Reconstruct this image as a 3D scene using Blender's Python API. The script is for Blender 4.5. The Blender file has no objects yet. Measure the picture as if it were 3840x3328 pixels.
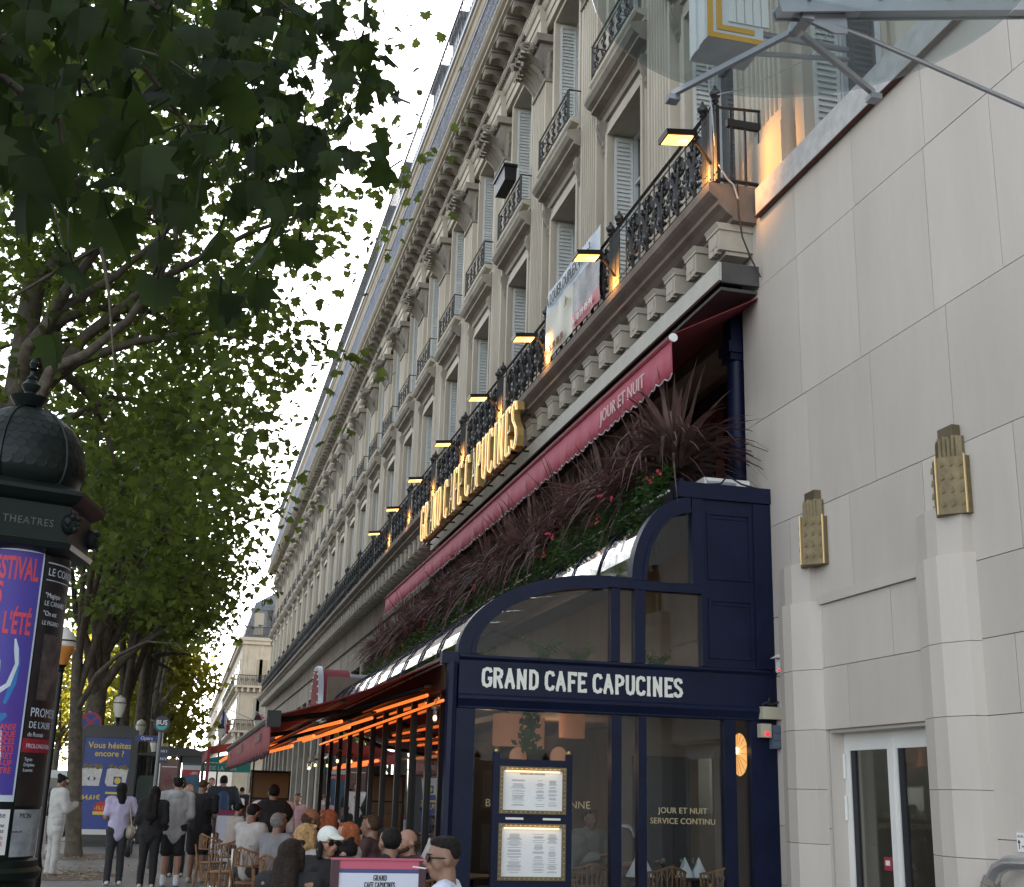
import bpy, math, random
import numpy as np
from mathutils import Vector, Matrix
R = math.radians
random.seed(7)
rng = np.random.default_rng(7)
scn = bpy.context.scene
col = scn.collection
# ---------------------------------------------------------------- camera
cam = bpy.data.cameras.new('camera'); camo = bpy.data.objects.new('camera', cam); col.objects.link(camo)
yaw, pit, rol = R(14.07), R(15.85), R(1.56)
fw = Vector((math.sin(yaw)*math.cos(pit), math.cos(yaw)*math.cos(pit), math.sin(pit)))
r0 = Vector((math.cos(yaw), -math.sin(yaw), 0)); u0 = r0.cross(fw)
rr = r0*math.cos(rol)+u0*math.sin(rol); uu = u0*math.cos(rol)-r0*math.sin(rol)
camo.matrix_world = Matrix(((rr.x, uu.x, -fw.x, 0), (rr.y, uu.y, -fw.y, 0), (rr.z, uu.z, -fw.z, 1.58), (0, 0, 0, 1)))
cam.sensor_width = 36; cam.lens = 43.59; cam.clip_start = .05; cam.clip_end = 3000
scn.camera = camo
# ---------------------------------------------------------------- sky, sun, exposure
SUN_EL, SUN_AZ = R(20), R(20)
w = bpy.data.worlds.new('World'); scn.world = w; w.use_nodes = True
nt = w.node_tree; nt.nodes.clear()
sky = nt.nodes.new('ShaderNodeTexSky'); sky.sky_type = 'NISHITA'; sky.sun_disc = False
sky.sun_elevation = SUN_EL; sky.sun_rotation = SUN_AZ; sky.air_density = 1.0; sky.dust_density = 1.2; sky.ozone_density = 1.0
hs = nt.nodes.new('ShaderNodeHueSaturation'); hs.inputs['Saturation'].default_value = .30
bg = nt.nodes.new('ShaderNodeBackground'); bg.inputs[1].default_value = .15
wo = nt.nodes.new('ShaderNodeOutputWorld')
nt.links.new(sky.outputs[0], hs.inputs['Color']); nt.links.new(hs.outputs[0], bg.inputs[0]); nt.links.new(bg.outputs[0], wo.inputs[0])
sl = bpy.data.lights.new('sun', 'SUN'); sl.energy = 5.0; sl.angle = R(.5); sl.color = (1, .86, .66)
so = bpy.data.objects.new('sun', sl); col.objects.link(so)
sd = Vector((math.sin(SUN_AZ)*math.cos(SUN_EL), math.cos(SUN_AZ)*math.cos(SUN_EL), math.sin(SUN_EL)))
so.rotation_euler = sd.to_track_quat('Z', 'Y').to_euler()
vs = scn.view_settings; vs.view_transform = 'Standard'; vs.look = 'None'; vs.gamma = 1; vs.use_curve_mapping = False
vs.exposure = 1.92
# ---------------------------------------------------------------- materials
MATS = {}
def mat(n, c, r=.6, m=0, var=.12, sc=2.0, bump=0, bsc=30, em=None, es=0, stretch=1, c2=None, spec=.5, trans=0, objvar=0):
    if n in MATS: return MATS[n]
    M = bpy.data.materials.new(n); M.use_nodes = True; t = M.node_tree; N = t.nodes; L = t.links
    b = N['Principled BSDF']; b.inputs['Roughness'].default_value = r; b.inputs['Metallic'].default_value = m
    b.inputs['Specular IOR Level'].default_value = spec
    if len(c) == 3: c = (*c, 1)
    if var or c2 or bump:
        g = N.new('ShaderNodeNewGeometry'); mp = N.new('ShaderNodeMapping'); mp.inputs['Scale'].default_value = (1, 1, stretch)
        L.new(g.outputs['Position'], mp.inputs[0])
    if var or c2:
        no = N.new('ShaderNodeTexNoise'); no.inputs['Scale'].default_value = sc; no.inputs['Detail'].default_value = 6; no.inputs['Roughness'].default_value = .65
        L.new(mp.outputs[0], no.inputs[0])
        rp = N.new('ShaderNodeValToRGB'); e = rp.color_ramp.elements
        e[0].position = .32; e[1].position = .68
        if c2: e[0].color = (*c2, 1); e[1].color = c
        else:
            e[0].color = tuple(x*(1-var) for x in c[:3])+(1,); e[1].color = tuple(min(1, x*(1+var)) for x in c[:3])+(1,)
        L.new(no.outputs[0], rp.inputs[0]); L.new(rp.outputs[0], b.inputs['Base Color'])
    else: b.inputs['Base Color'].default_value = c
    if objvar:
        oi = N.new('ShaderNodeObjectInfo'); ma = N.new('ShaderNodeMath'); ma.operation = 'MULTIPLY_ADD'; ma.inputs[1].default_value = 2*objvar; ma.inputs[2].default_value = 1-objvar
        hv = N.new('ShaderNodeHueSaturation'); L.new(oi.outputs['Random'], ma.inputs[0]); L.new(ma.outputs[0], hv.inputs['Value']); L.new(b.inputs['Base Color'].links[0].from_socket, hv.inputs['Color']); L.new(hv.outputs[0], b.inputs['Base Color'])
    if bump:
        n2 = N.new('ShaderNodeTexNoise'); n2.inputs['Scale'].default_value = bsc; n2.inputs['Detail'].default_value = 4
        L.new(mp.outputs[0], n2.inputs[0])
        bp = N.new('ShaderNodeBump'); bp.inputs['Strength'].default_value = bump; bp.inputs['Distance'].default_value = .02
        L.new(n2.outputs[0], bp.inputs['Height']); L.new(bp.outputs[0], b.inputs['Normal'])
    if em:
        b.inputs['Emission Color'].default_value = (*em, 1); b.inputs['Emission Strength'].default_value = es
    MATS[n] = M; return M
def glass(n, tint=(.9, .93, .92), ior=1.5, rough=.0, boost=1.0):
    if n in MATS: return MATS[n]
    M = bpy.data.materials.new(n); M.use_nodes = True; t = M.node_tree; N = t.nodes; L = t.links
    N.remove(N['Principled BSDF']); o = N['Material Output']
    tr = N.new('ShaderNodeBsdfTransparent'); tr.inputs[0].default_value = (*tint, 1)
    gl = N.new('ShaderNodeBsdfGlossy'); gl.inputs['Roughness'].default_value = rough
    lw_ = N.new('ShaderNodeLayerWeight'); lw_.inputs[0].default_value = .5   # facing term, same from either side of the sheet
    pw = N.new('ShaderNodeMath'); pw.operation = 'POWER'; pw.inputs[1].default_value = 5
    f0 = ((ior-1)/(ior+1))**2
    fr = N.new('ShaderNodeMath'); fr.operation = 'MULTIPLY_ADD'; fr.inputs[1].default_value = 1-f0; fr.inputs[2].default_value = f0
    mu = N.new('ShaderNodeMath'); mu.operation = 'MULTIPLY'; mu.inputs[1].default_value = boost; mu.use_clamp = True
    mx = N.new('ShaderNodeMixShader')
    L.new(lw_.outputs['Facing'], pw.inputs[0]); L.new(pw.outputs[0], fr.inputs[0]); L.new(fr.outputs[0], mu.inputs[0]); L.new(mu.outputs[0], mx.inputs[0]); L.new(tr.outputs[0], mx.inputs[1]); L.new(gl.outputs[0], mx.inputs[2]); L.new(mx.outputs[0], o.inputs[0])
    MATS[n] = M; return M
def leafmat(n, c, tc, var=.35):
    M = bpy.data.materials.new(n); M.use_nodes = True; t = M.node_tree; N = t.nodes; L = t.links
    b = N['Principled BSDF']; b.inputs['Roughness'].default_value = .5; b.inputs['Specular IOR Level'].default_value = .16; o = N['Material Output']
    g = N.new('ShaderNodeNewGeometry'); no = N.new('ShaderNodeTexNoise'); no.inputs['Scale'].default_value = 2.2; no.inputs['Detail'].default_value = 5
    L.new(g.outputs['Position'], no.inputs[0])
    def ramp(c):
        rp = N.new('ShaderNodeValToRGB'); e = rp.color_ramp.elements; e[0].position = .3; e[1].position = .7
        e[0].color = (*[x*(1-var) for x in c], 1); e[1].color = (*[x*(1+var) for x in c], 1); L.new(no.outputs[0], rp.inputs[0]); return rp.outputs[0]
    L.new(ramp(c), b.inputs['Base Color'])
    tr = N.new('ShaderNodeBsdfTranslucent'); L.new(ramp(tc), tr.inputs[0])
    mx = N.new('ShaderNodeMixShader'); mx.inputs[0].default_value = .55
    L.new(b.outputs[0], mx.inputs[1]); L.new(tr.outputs[0], mx.inputs[2]); L.new(mx.outputs[0], o.inputs[0])
    MATS[n] = M; return M
stone = mat('limestone', (.50, .455, .375), .8, var=.0, c2=(.37, .325, .26), sc=1.3, bump=.25, bsc=22, stretch=.25)
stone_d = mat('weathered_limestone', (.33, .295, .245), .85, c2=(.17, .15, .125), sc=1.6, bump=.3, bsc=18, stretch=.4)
stone_w = mat('white_cladding', (.56, .515, .465), .6, c2=(.475, .435, .39), sc=1.0, bump=.12, bsc=45, stretch=.22, objvar=.06)
stone_w2 = mat('pale_ledge_stone', (.55, .55, .55), .8, c2=(.38, .38, .37), sc=5, bump=.3, bsc=14)
creamy = mat('cream_paint', (.62, .58, .48), .6, var=.1, sc=3)
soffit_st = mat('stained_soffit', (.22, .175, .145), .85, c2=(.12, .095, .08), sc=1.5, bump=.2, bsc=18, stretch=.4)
shadebeige = mat('modillion_paint_shaded', (.40, .37, .31), .7, var=.1, sc=3)  # beige paint, darkened in colour for the deep shade under the balcony
shut = mat('shutter_paint', (.60, .62, .60), .5, var=.06)
iron = mat('wrought_iron', (.028, .028, .030), .42, m=.2, var=.3)
ironblk = mat('black_metal', (.009, .009, .011), .4, var=.2, spec=.25)
slate = mat('slate', (.10, .115, .135), .5, var=.25, sc=3)
zinc = mat('zinc', (.34, .38, .42), .4, m=.5, var=.15)
navy = mat('navy_paint', (.0045, .0085, .030), .42, var=.25, sc=3, bump=.04, bsc=60, spec=.22)
winpane = mat('window_glass_dark', (.03, .035, .04), .06, var=.2, spec=.8)
wframe = mat('window_frame_paint', (.5, .52, .53), .5, var=.05)
gterr = glass('terrace_glass', (.86, .88, .88), 1.5, boost=1.15)
gvault = glass('vault_glass', (.50, .57, .57), 1.9, .07, boost=2.4)
gcanopy = glass('canopy_glass', (.80, .85, .86), 1.45, .25, boost=2.6)
burg = mat('burgundy_canvas', (.20, .022, .035), .75, var=.15, sc=4, bump=.1, bsc=12)
burgd = mat('dark_burgundy_canvas', (.14, .010, .017), .8, var=.15, sc=4)
darkwood = mat('dark_wood', (.045, .022, .014), .45, var=.3, sc=6, stretch=.2)
redwood = mat('mahogany_panel', (.13, .035, .02), .4, var=.25, sc=5, stretch=.15)
interior = mat('interior_brown', (.15, .115, .09), .8, var=.2)
interior_g = mat('interior_taupe', (.22, .19, .165), .8, var=.1)
brass = mat('brass', (.17, .135, .075), .5, m=.5, var=.25, sc=9)
brass_l = mat('polished_brass_edge', (.55, .41, .2), .35, m=.8, var=.1)
steel = mat('painted_steel', (.42, .43, .45), .35, m=.6, var=.1)
alu = mat('aluminium', (.62, .63, .66), .3, m=.9, var=.1)
whitep = mat('white_paint', (.72, .72, .70), .5, var=.05)
kgreen = mat('kiosk_green', (.005, .011, .010), .40, spec=.3, var=.25, sc=6)
letterw = mat('sign_letter_cream', (.72, .72, .66), .5, var=.04)
goldtxt = mat('gold_lettering', (.40, .33, .20), .5, var=.05)
black = mat('black_print', (.02, .02, .025), .6, var=0)
neon = mat('warm_neon', (1, .8, .5), .4, var=0, em=(1, .54, .15), es=.40)
goldch = mat('gilded_channel_letter', (.50, .36, .13), .35, m=.5, var=.1)
heat = mat('heater_tube', (1, .3, .08), .4, var=0, em=(1, .19, .03), es=.36)
bulb = mat('bulb_glow', (1, .8, .5), .4, var=0, em=(1, .62, .28), es=1.6)
floodm = mat('floodlight_lens', (1, .8, .5), .4, var=0, em=(1, .47, .09), es=1.1)
ledw = mat('festoon_bulb', (.7, .7, .66), .3, var=0)
redled = mat('red_indicator', (.8, .02, .03), .3, var=0, em=(1, .02, .03), es=.5)
shade = mat('pink_lampshade', (.55, .27, .17), .8, var=.06, em=(1, .38, .16), es=.035)
paper = mat('menu_paper', (.74, .76, .76), .7, var=.03)
bark = mat('plane_bark', (.115, .095, .068), .85, c2=(.04, .032, .024), sc=7, bump=.4, bsc=20)
asph = mat('asphalt_pavement', (.17, .165, .162), .7, c2=(.125, .12, .118), sc=2.2, bump=.2, bsc=70)
soil = mat('dry_soil', (.11, .075, .05), .95, var=.3, sc=8, bump=.5, bsc=25)
litter = mat('dry_leaf_litter', (.30, .24, .17), .9, var=.4, sc=30)
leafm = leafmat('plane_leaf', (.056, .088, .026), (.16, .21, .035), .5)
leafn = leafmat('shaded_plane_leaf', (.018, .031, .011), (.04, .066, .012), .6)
leafy = leafmat('sunlit_yellow_leaf', (.12, .13, .025), (.34, .32, .035), .3)  # autumn yellow variant, its colour pushed further to stand in for sunlight
cord = leafmat('cordyline_leaf', (.20, .135, .125), (.08, .035, .035), .7)
ivy = leafmat('geranium_leaf', (.05, .10, .035), (.06, .11, .025), .45)
fern = leafmat('fern_leaf', (.09, .14, .04), (.08, .12, .03), .3)
petal = mat('red_petal', (.5, .03, .07), .6, var=.2)
rattan = mat('rattan', (.26, .145, .06), .55, c2=(.15, .07, .03), sc=14)
cloth_w = mat('white_napkin', (.75, .77, .80), .8, var=.03)
def skin(t):
    cs = {'l': (.33, .18, .125), 'm': (.22, .12, .08), 'd': (.12, .06, .04)}[t]
    return mat('skin_'+{'l': 'light', 'm': 'medium', 'd': 'deep'}[t], cs, .5, var=.08, sc=9)
def fab(n, c, var=.14): return mat('fabric_'+n, c, .85, var=var, sc=7, bump=.45, bsc=9)
# ---------------------------------------------------------------- mesh helper
KIDS = {}
class MB:
    def __init__(s): s.v = []; s.f = []
    def add(s, vs, fs):
        o = len(s.v); s.v += [tuple(p) for p in vs]; s.f += [tuple(i+o for i in f) for f in fs]; return s
    def box(s, x0, x1, y0, y1, z0, z1):
        if x0 > x1: x0, x1 = x1, x0
        if y0 > y1: y0, y1 = y1, y0
        if z0 > z1: z0, z1 = z1, z0
        return s.add([(x0, y0, z0), (x1, y0, z0), (x1, y1, z0), (x0, y1, z0), (x0, y0, z1), (x1, y0, z1), (x1, y1, z1), (x0, y1, z1)],
              [(0, 3, 2, 1), (4, 5, 6, 7), (0, 1, 5, 4), (1, 2, 6, 5), (2, 3, 7, 6), (3, 0, 4, 7)])
    def obox(s, c, ax, ay, az, hx, hy, hz):
        c = Vector(c); ax = Vector(ax).normalized()*hx; ay = Vector(ay).normalized()*hy; az = Vector(az).normalized()*hz
        p = [c-ax-ay-az, c+ax-ay-az, c+ax+ay-az, c-ax+ay-az, c-ax-ay+az, c+ax-ay+az, c+ax+ay+az, c-ax+ay+az]
        return s.add(p, [(0, 3, 2, 1), (4, 5, 6, 7), (0, 1, 5, 4), (1, 2, 6, 5), (2, 3, 7, 6), (3, 0, 4, 7)])
    def prism(s, pts, axis, a, b):
        n = len(pts)
        def mk(p, q): return {'x': (q, p[0], p[1]), 'y': (p[0], q, p[1]), 'z': (p[0], p[1], q)}[axis]
        return s.add([mk(p, a) for p in pts]+[mk(p, b) for p in pts],
              [tuple(range(n))[::-1], tuple(range(n, 2*n))]+[(i, (i+1) % n, n+(i+1) % n, n+i) for i in range(n)])
    def tube(s, path, r, n=6, cap=True):
        path = [Vector(p) for p in path]; m = len(path); rs = r if isinstance(r, (list, tuple)) else [r]*m
        up = None; vs = []
        for i, p in enumerate(path):
            d = (path[min(i+1, m-1)]-path[max(i-1, 0)])
            if d.length < 1e-9: d = Vector((0, 0, 1))
            d.normalize()
            if up is None:
                up = Vector((0, 0, 1)) if abs(d.z) < .9 else Vector((1, 0, 0))
            a = (up-d*up.dot(d))
            if a.length < 1e-5: a = d.orthogonal()
            a.normalize(); up = a; b = d.cross(a)
            for k in range(n):
                t = 2*math.pi*k/n; vs.append(p+a*(rs[i]*math.cos(t))+b*(rs[i]*math.sin(t)))
        fs = [(i*n+k, i*n+(k+1) % n, (i+1)*n+(k+1) % n, (i+1)*n+k) for i in range(m-1) for k in range(n)]
        if cap: fs += [tuple(range(n))[::-1], tuple((m-1)*n+k for k in range(n))]
        return s.add(vs, fs)
    def lathe(s, prof, c=(0, 0, 0), n=16, a0=0):
        m = len(prof); vs = []
        for r, z in prof:
            for k in range(n):
                t = a0+2*math.pi*k/n; vs.append((c[0]+r*math.cos(t), c[1]+r*math.sin(t), c[2]+z))
        fs = [(i*n+k, i*n+(k+1) % n, (i+1)*n+(k+1) % n, (i+1)*n+k) for i in range(m-1) for k in range(n)]
        return s.add(vs, fs+[tuple(range(n))[::-1], tuple((m-1)*n+k for k in range(n))])
    def cap(s, p, q, r1, r2, n=10):
        p = Vector(p); q = Vector(q); d = q-p; L = d.length
        if L < 1e-6: return s.ell(p, (r1, r1, r1), n=n)
        d /= L; pts = []; rs = []
        for t in (-1, -.92, -.7, -.35, 0): pts.append(p+d*r1*t); rs.append(max(.001, r1*math.sqrt(1-t*t)))
        for t in (0, .35, .7, .92, 1): pts.append(q+d*r2*t); rs.append(max(.001, r2*math.sqrt(1-t*t)))
        return s.tube(pts, rs, n)
    def ell(s, c, rad, n=12, m=8, rot=None):
        c = Vector(c); vs = []
        for i in range(m+1):
            ph = math.pi*i/m
            for k in range(n):
                t = 2*math.pi*k/n; sp = max(math.sin(ph), .004)
                p = Vector((rad[0]*sp*math.cos(t), rad[1]*sp*math.sin(t), -rad[2]*math.cos(ph)))
                if rot: p = rot @ p
                vs.append(c+p)
        fs = [(i*n+k, i*n+(k+1) % n, (i+1)*n+(k+1) % n, (i+1)*n+k) for i in range(m) for k in range(n)]
        return s.add(vs, fs+[tuple(range(n))[::-1], tuple(m*n+k for k in range(n))])
    def quad(s, a, b, c, d): return s.add([a, b, c, d], [(0, 1, 2, 3)])
    def mesh(s, name, m, smooth=True, ang=35):
        me = bpy.data.meshes.new(name); me.from_pydata(s.v, [], s.f); me.update()
        if m: me.materials.append(m)
        if smooth and len(me.polygons):
            me.polygons.foreach_set('use_smooth', [True]*len(me.polygons)); me.set_sharp_from_angle(angle=R(ang))
        return me
    def build(s, name, m, parent=None, **k): return link(name, s.mesh(name, m, **k), parent)
def link(name, me, parent=None):
    o = bpy.data.objects.new(name, me); col.objects.link(o)
    if parent is not None: par(o, parent)
    return o
def par(o, parent):
    o.parent = parent; KIDS.setdefault(parent.name, []).append(o)
    if parent.get('_root') and not parent.get('_local'): o.matrix_parent_inverse = Matrix.Translation(-Vector(parent.location))
def T(name, label, cat, loc=(0, 0, 0), group=None, local=False, rz=0):
    o = bpy.data.objects.new(name, None); col.objects.link(o); o.location = loc; o.rotation_euler = (0, 0, rz)
    o.empty_display_size = .2; o['_root'] = 1
    if local: o['_local'] = 1
    return tag(o, label, cat, group)
def tag(o, label, cat, group=None):
    o['label'] = label; o['category'] = cat
    if group: o['group'] = group
    return o
def struct(name, mb, m, parent=None, **k):
    o = mb.build(name, m, parent, **k)
    if parent is None: o['kind'] = 'structure'
    return o
def cp(o, d=(0, 0, 0), parent=None, moved=True):
    c = o.copy(); col.objects.link(c)
    if parent is not None: c.parent = parent
    if c.parent is not None: KIDS.setdefault(c.parent.name, []).append(c)
    if moved: c.location = Vector(c.location)+Vector(d)
    for ch in list(KIDS.get(o.name, [])):
        cp(ch, parent=c, moved=False)
    return c
def clone(root, loc, rz, label):
    c = root.copy(); col.objects.link(c); c.location = loc; c.rotation_euler = (0, 0, rz); c['label'] = label
    for ch in list(KIDS.get(root.name, [])): cp(ch, parent=c, moved=False)
    return c
_fc = {}
def text(s, size, m, org, right, up, name='lettering', parent=None, ext=.004, align='LEFT', sx=1.0, bold=0.0, space=1.0, wrap=None):
    key = (s, size, ext, align, sx, bold, space)
    if key not in _fc:
        cu = bpy.data.curves.new('t', 'FONT'); cu.body = s; cu.size = size; cu.extrude = ext; cu.align_x = align; cu.offset = bold; cu.space_character = space; cu.resolution_u = 3
        ob = bpy.data.objects.new('t', cu); col.objects.link(ob)
        dg = bpy.context.evaluated_depsgraph_get(); me = bpy.data.meshes.new_from_object(ob.evaluated_get(dg))
        bpy.data.objects.remove(ob)
        _fc[key] = ([v.co.copy() for v in me.vertices], [tuple(p.vertices) for p in me.polygons])
    vs, fs = _fc[key]
    right = Vector(right).normalized(); up = Vector(up).normalized(); nn = right.cross(up); org = Vector(org)
    if size >= .12:   # large lettering: every character is a part of its own
        out = None
        for g_ in split_chars(vs, fs): out = put_text(*g_, m, org, right, up, nn, 'letter', parent, sx, wrap)
        return out
    return put_text(vs, fs, m, org, right, up, nn, name, parent, sx, wrap)
def split_chars(vs, fs):
    pa = list(range(len(vs)))
    def fd(i):
        while pa[i] != i: pa[i] = pa[pa[i]]; i = pa[i]
        return i
    for f in fs:
        for q in f[1:]: pa[fd(q)] = fd(f[0])
    isl = {}
    for f in fs: isl.setdefault(fd(f[0]), []).append(f)
    gs = []
    for ff in isl.values():
        xs = [vs[i].x for f in ff for i in f]; gs.append([min(xs), max(xs), ff])
    gs.sort(key=lambda g_: g_[0]-g_[1]); out = []
    for a, b, ff in gs:
        for g_ in out:
            if min(b, g_[1])-max(a, g_[0]) > .5*(b-a): g_[2] += ff; break
        else: out.append([a, b, list(ff)])
    for a, b, ff in out:
        ids = sorted({i for f in ff for i in f}); mp_ = {j: k for k, j in enumerate(ids)}
        yield [vs[i] for i in ids], [tuple(mp_[i] for i in f) for f in ff]
def put_text(vs, fs, m, org, right, up, nn, name, parent, sx, wrap):
    mb = MB()
    if wrap:  # (centre, radius, angle of text origin) on an upright cylinder
        c, rad, a0 = wrap
        mb.add([(c[0]+(rad+v.z)*math.sin(a0+v.x*sx/rad), c[1]-(rad+v.z)*math.cos(a0+v.x*sx/rad), org.z+v.y) for v in vs], fs)
    else: mb.add([org+right*(v.x*sx)+up*v.y+nn*v.z for v in vs], fs)
    o = mb.build(name, m, parent, smooth=False)
    if name == 'lettering': o['kind'] = 'stuff'
    return o
# narrow slab letters drawn as strokes (unit height), used for the cafe name
GL = {
 'G': (.52, [[(.52, .80), (.44, .97), (.26, 1), (.08, .9), (.04, .7), (.04, .28), (.1, .08), (.27, 0), (.44, .06), (.5, .2), (.5, .44), (.32, .44)]]),
 'R': (.54, [[(.08, 0), (.08, 1), (.3, 1), (.46, .9), (.48, .74), (.42, .58), (.26, .52), (.08, .52)], [(.28, .52), (.48, 0), (.56, 0)], [(0, 0), (.18, 0)], [(0, 1), (.1, 1)]]),
 'A': (.58, [[(.06, 0), (.29, 1), (.54, 0)], [(.15, .36), (.44, .36)], [(0, 0), (.16, 0)], [(.44, 0), (.6, 0)], [(.2, 1), (.34, 1)]]),
 'N': (.60, [[(.1, 0), (.1, 1), (.5, 0), (.5, 1)], [(0, 0), (.2, 0)], [(0, 1), (.12, 1)], [(.42, 1), (.6, 1)]]),
 'D': (.54, [[(.1, 0), (.1, 1), (.3, 1), (.46, .88), (.5, .7), (.5, .3), (.46, .12), (.3, 0), (.1, 0)], [(0, 0), (.12, 0)], [(0, 1), (.12, 1)]]),
 'C': (.50, [[(.5, .78), (.42, .96), (.26, 1), (.1, .93), (.04, .72), (.04, .28), (.1, .07), (.26, 0), (.42, .04), (.5, .22)]]),
 'F': (.48, [[(.1, 0), (.1, 1), (.48, 1), (.48, .86)], [(.1, .5), (.36, .5), (.36, .62)], [(0, 0), (.22, 0)], [(0, 1), (.12, 1)]]),
 'E': (.50, [[(.48, .14), (.48, 0), (.1, 0), (.1, 1), (.48, 1), (.48, .86)], [(.1, .5), (.36, .5), (.36, .62)], [(0, 0), (.12, 0)], [(0, 1), (.12, 1)]]),
 'P': (.52, [[(.1, 0), (.1, 1), (.3, 1), (.46, .9), (.5, .74), (.44, .56), (.28, .48), (.1, .48)], [(0, 0), (.22, 0)], [(0, 1), (.12, 1)]]),
 'U': (.56, [[(.1, 1), (.1, .26), (.16, .06), (.3, 0), (.44, .06), (.5, .26), (.5, 1)], [(0, 1), (.2, 1)], [(.4, 1), (.58, 1)]]),
 'I': (.24, [[(.12, 0), (.12, 1)], [(0, 0), (.24, 0)], [(0, 1), (.24, 1)]]),
 'S': (.48, [[(.46, .78), (.4, .95), (.25, 1), (.1, .94), (.04, .78), (.1, .62), (.4, .4), (.46, .22), (.38, .05), (.22, 0), (.08, .05), (.02, .22)]]),
}
def strokes(s, h, wfac, thick, org, right, up, gap=.16, total=None):
    """letter strokes as lists of 3-d poly-lines, one list per letter"""
    right = Vector(right); up = Vector(up); org = Vector(org); x = 0; out = []
    for ch in s:
        if ch == ' ': x += .34; out.append(None); continue
        wd, ls = GL[ch]; out.append([[(x+a, b) for a, b in l] for l in ls]); x += wd+gap
    k = (total/(x-gap)) if total else wfac*h
    return [None if l is None else [[org+right*(a*k)+up*(b*h) for a, b in p] for p in l] for l in out]
def ribbon(mb, pts, th, nn, dep):
    """a stroke of constant width: one flat bar per segment, each a hair higher than the last so no faces coincide"""
    nn = Vector(nn).normalized(); m = len(pts)
    for i in range(m-1):
        d = pts[i+1]-pts[i]; L = d.length
        if L < 1e-6: continue
        d /= L; e = [0, 0]
        for q, j in ((0, i-1), (1, i+1)):
            if 0 <= j < m-1:
                d2 = (pts[j+1]-pts[j]).normalized(); e[q] = th*.5*min(1, math.sqrt(max(0, 1-max(-1, min(1, d.dot(d2)))))*1.1+.05)
        p = pts[i]-d*e[0]; q_ = pts[i+1]+d*e[1]; t = dep+th*.004*(i % 5)
        mb.obox((p+q_)/2+nn*t/2, d, d.cross(nn), nn, (q_-p).length/2, th/2, t/2)
# ================================================================ ground
struct('ground', MB().quad((-400, -150, -.14), (400, -150, -.14), (400, 900, -.14), (-400, 900, -.14)), mat('road_asphalt', (.055, .055, .058), .8, var=.2, sc=1.5, bump=.2, bsc=60), smooth=False)
pv = MB().box(-3.0, 6.9, -30, 108, -.2, 0)
pv.box(-3.0, 4.4, 121, 260, -.2, 0)
struct('pavement', pv, asph, smooth=False)
struct('kerb', MB().box(-3.3, -3.0, -30, 108, -.2, .004).box(-3.3, -3.0, 121, 260, -.2, .004), mat('granite_kerb', (.3, .29, .28), .8, var=.2, sc=12), smooth=False)
for k, (cx, cy) in enumerate([(-2.1, 30.8), (-1.9, 24.6), (-2.1, 39)]):
    m = MB(); vs = [(cx+.95*math.cos(t*.35)*(1+.12*random.random()), cy+1.25*math.sin(t*.35)*(1+.12*random.random()), .006) for t in range(18)]
    m.add(vs, [tuple(range(18))]); struct('bare_soil', m, soil, smooth=False)
lt = MB()
for k in range(420):
    c = random.choice([(-2.1, 30.8), (-1.9, 24.6), (-1.5, 27), (-1.2, 25.5)]); x = c[0]+random.gauss(0, .7); y = c[1]+random.gauss(0, 1.2)
    a = random.random()*6.3; s = random.uniform(.03, .07); t = random.uniform(-.4, .4)
    ca, sa = math.cos(a)*s, math.sin(a)*s
    if -2.9 < x < .2: lt.add([(x+ca, y+sa, .03+t*.03), (x-sa*.6, y+ca*.6, .012), (x-ca, y-sa, .03), (x+sa*.6, y-ca*.6, .02)], [(0, 1, 2, 3)])
o = lt.build('leaf_litter', litter); o['kind'] = 'stuff'; tag(o, 'dry leaves scattered on the pavement round the tree trunks', 'leaf litter')
# ================================================================ theatre with white stone cladding
XW = 6.25
th = T('theatre_facade', 'smooth white stone theatre wall with tall glass door and two angular buttresses', 'building', (XW, 9, 0))
core = MB()
core.box(6.28, 6.62, 11.62, 13.3, 0, 8.5); core.box(6.28, 6.62, 11.6, 9.72, 2.30, 8.5); core.box(6.28, 6.62, -6, 9.7, 0, 8.5)
core.build('wall', mat('joint_mortar', (.40, .38, .36), .9, var=.1), th, smooth=False)
rows = [0.0, .75, 1.35, 2.3, 2.915, 3.56, 4.6, 5.92, 7.58, 8.5]
rj = random.Random(3)
offs = [.3, .9, 0, .55, .2, .7, .1, .65, 0, .5]
g = .0035
for r in range(len(rows)-1):
    z0, z1 = rows[r], rows[r+1]
    y = 13.3; edges = [13.3]
    base = 13.15-offs[r]*1.31
    ys = [base-1.31*k for k in range(0, 15) if -6 < base-1.31*k < 13.2]
    if r == 7: ys = [13.0-.0, 11.83, 10.56, 9.26, 8.25, 6.95, 5.65, 4.3, 3, 1.7, .4, -.9, -2.2, -3.5, -4.8]
    ys = [13.3]+ys+[-6]
    for a, b in zip(ys[:-1], ys[1:]):
        segs = [(a, b)]
        if z1 <= 2.31:
            segs = []
            if a > 11.61: segs.append((a, max(b, 11.61)))
            if b < 9.71: segs.append((min(a, 9.71), b))
        for s0, s1 in segs:
            if s0-s1 < .03: continue
            d = rj.uniform(0, .0025)
            MB().box(XW-d, 6.279, s1+g, s0-g, z0+g, z1-g).build('stone_block', stone_w, th, smooth=False)
MB().box(XW-.035, XW-.004, 9.75, 11.58, 3.56, 3.66).build('lintel_coping', stone_w, th, smooth=False)
# recess of the door
MB().box(6.29, 6.62, 11.6, 11.66, 0, 2.3).build('door_reveal', stone_w, th, smooth=False)
MB().box(6.29, 6.62, 9.66, 9.715, 0, 2.3).build('door_reveal', stone_w, th, smooth=False)
MB().box(6.29, 6.62, 9.72, 11.6, 2.27, 2.299).build('door_soffit', stone_w, th, smooth=False)
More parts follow.
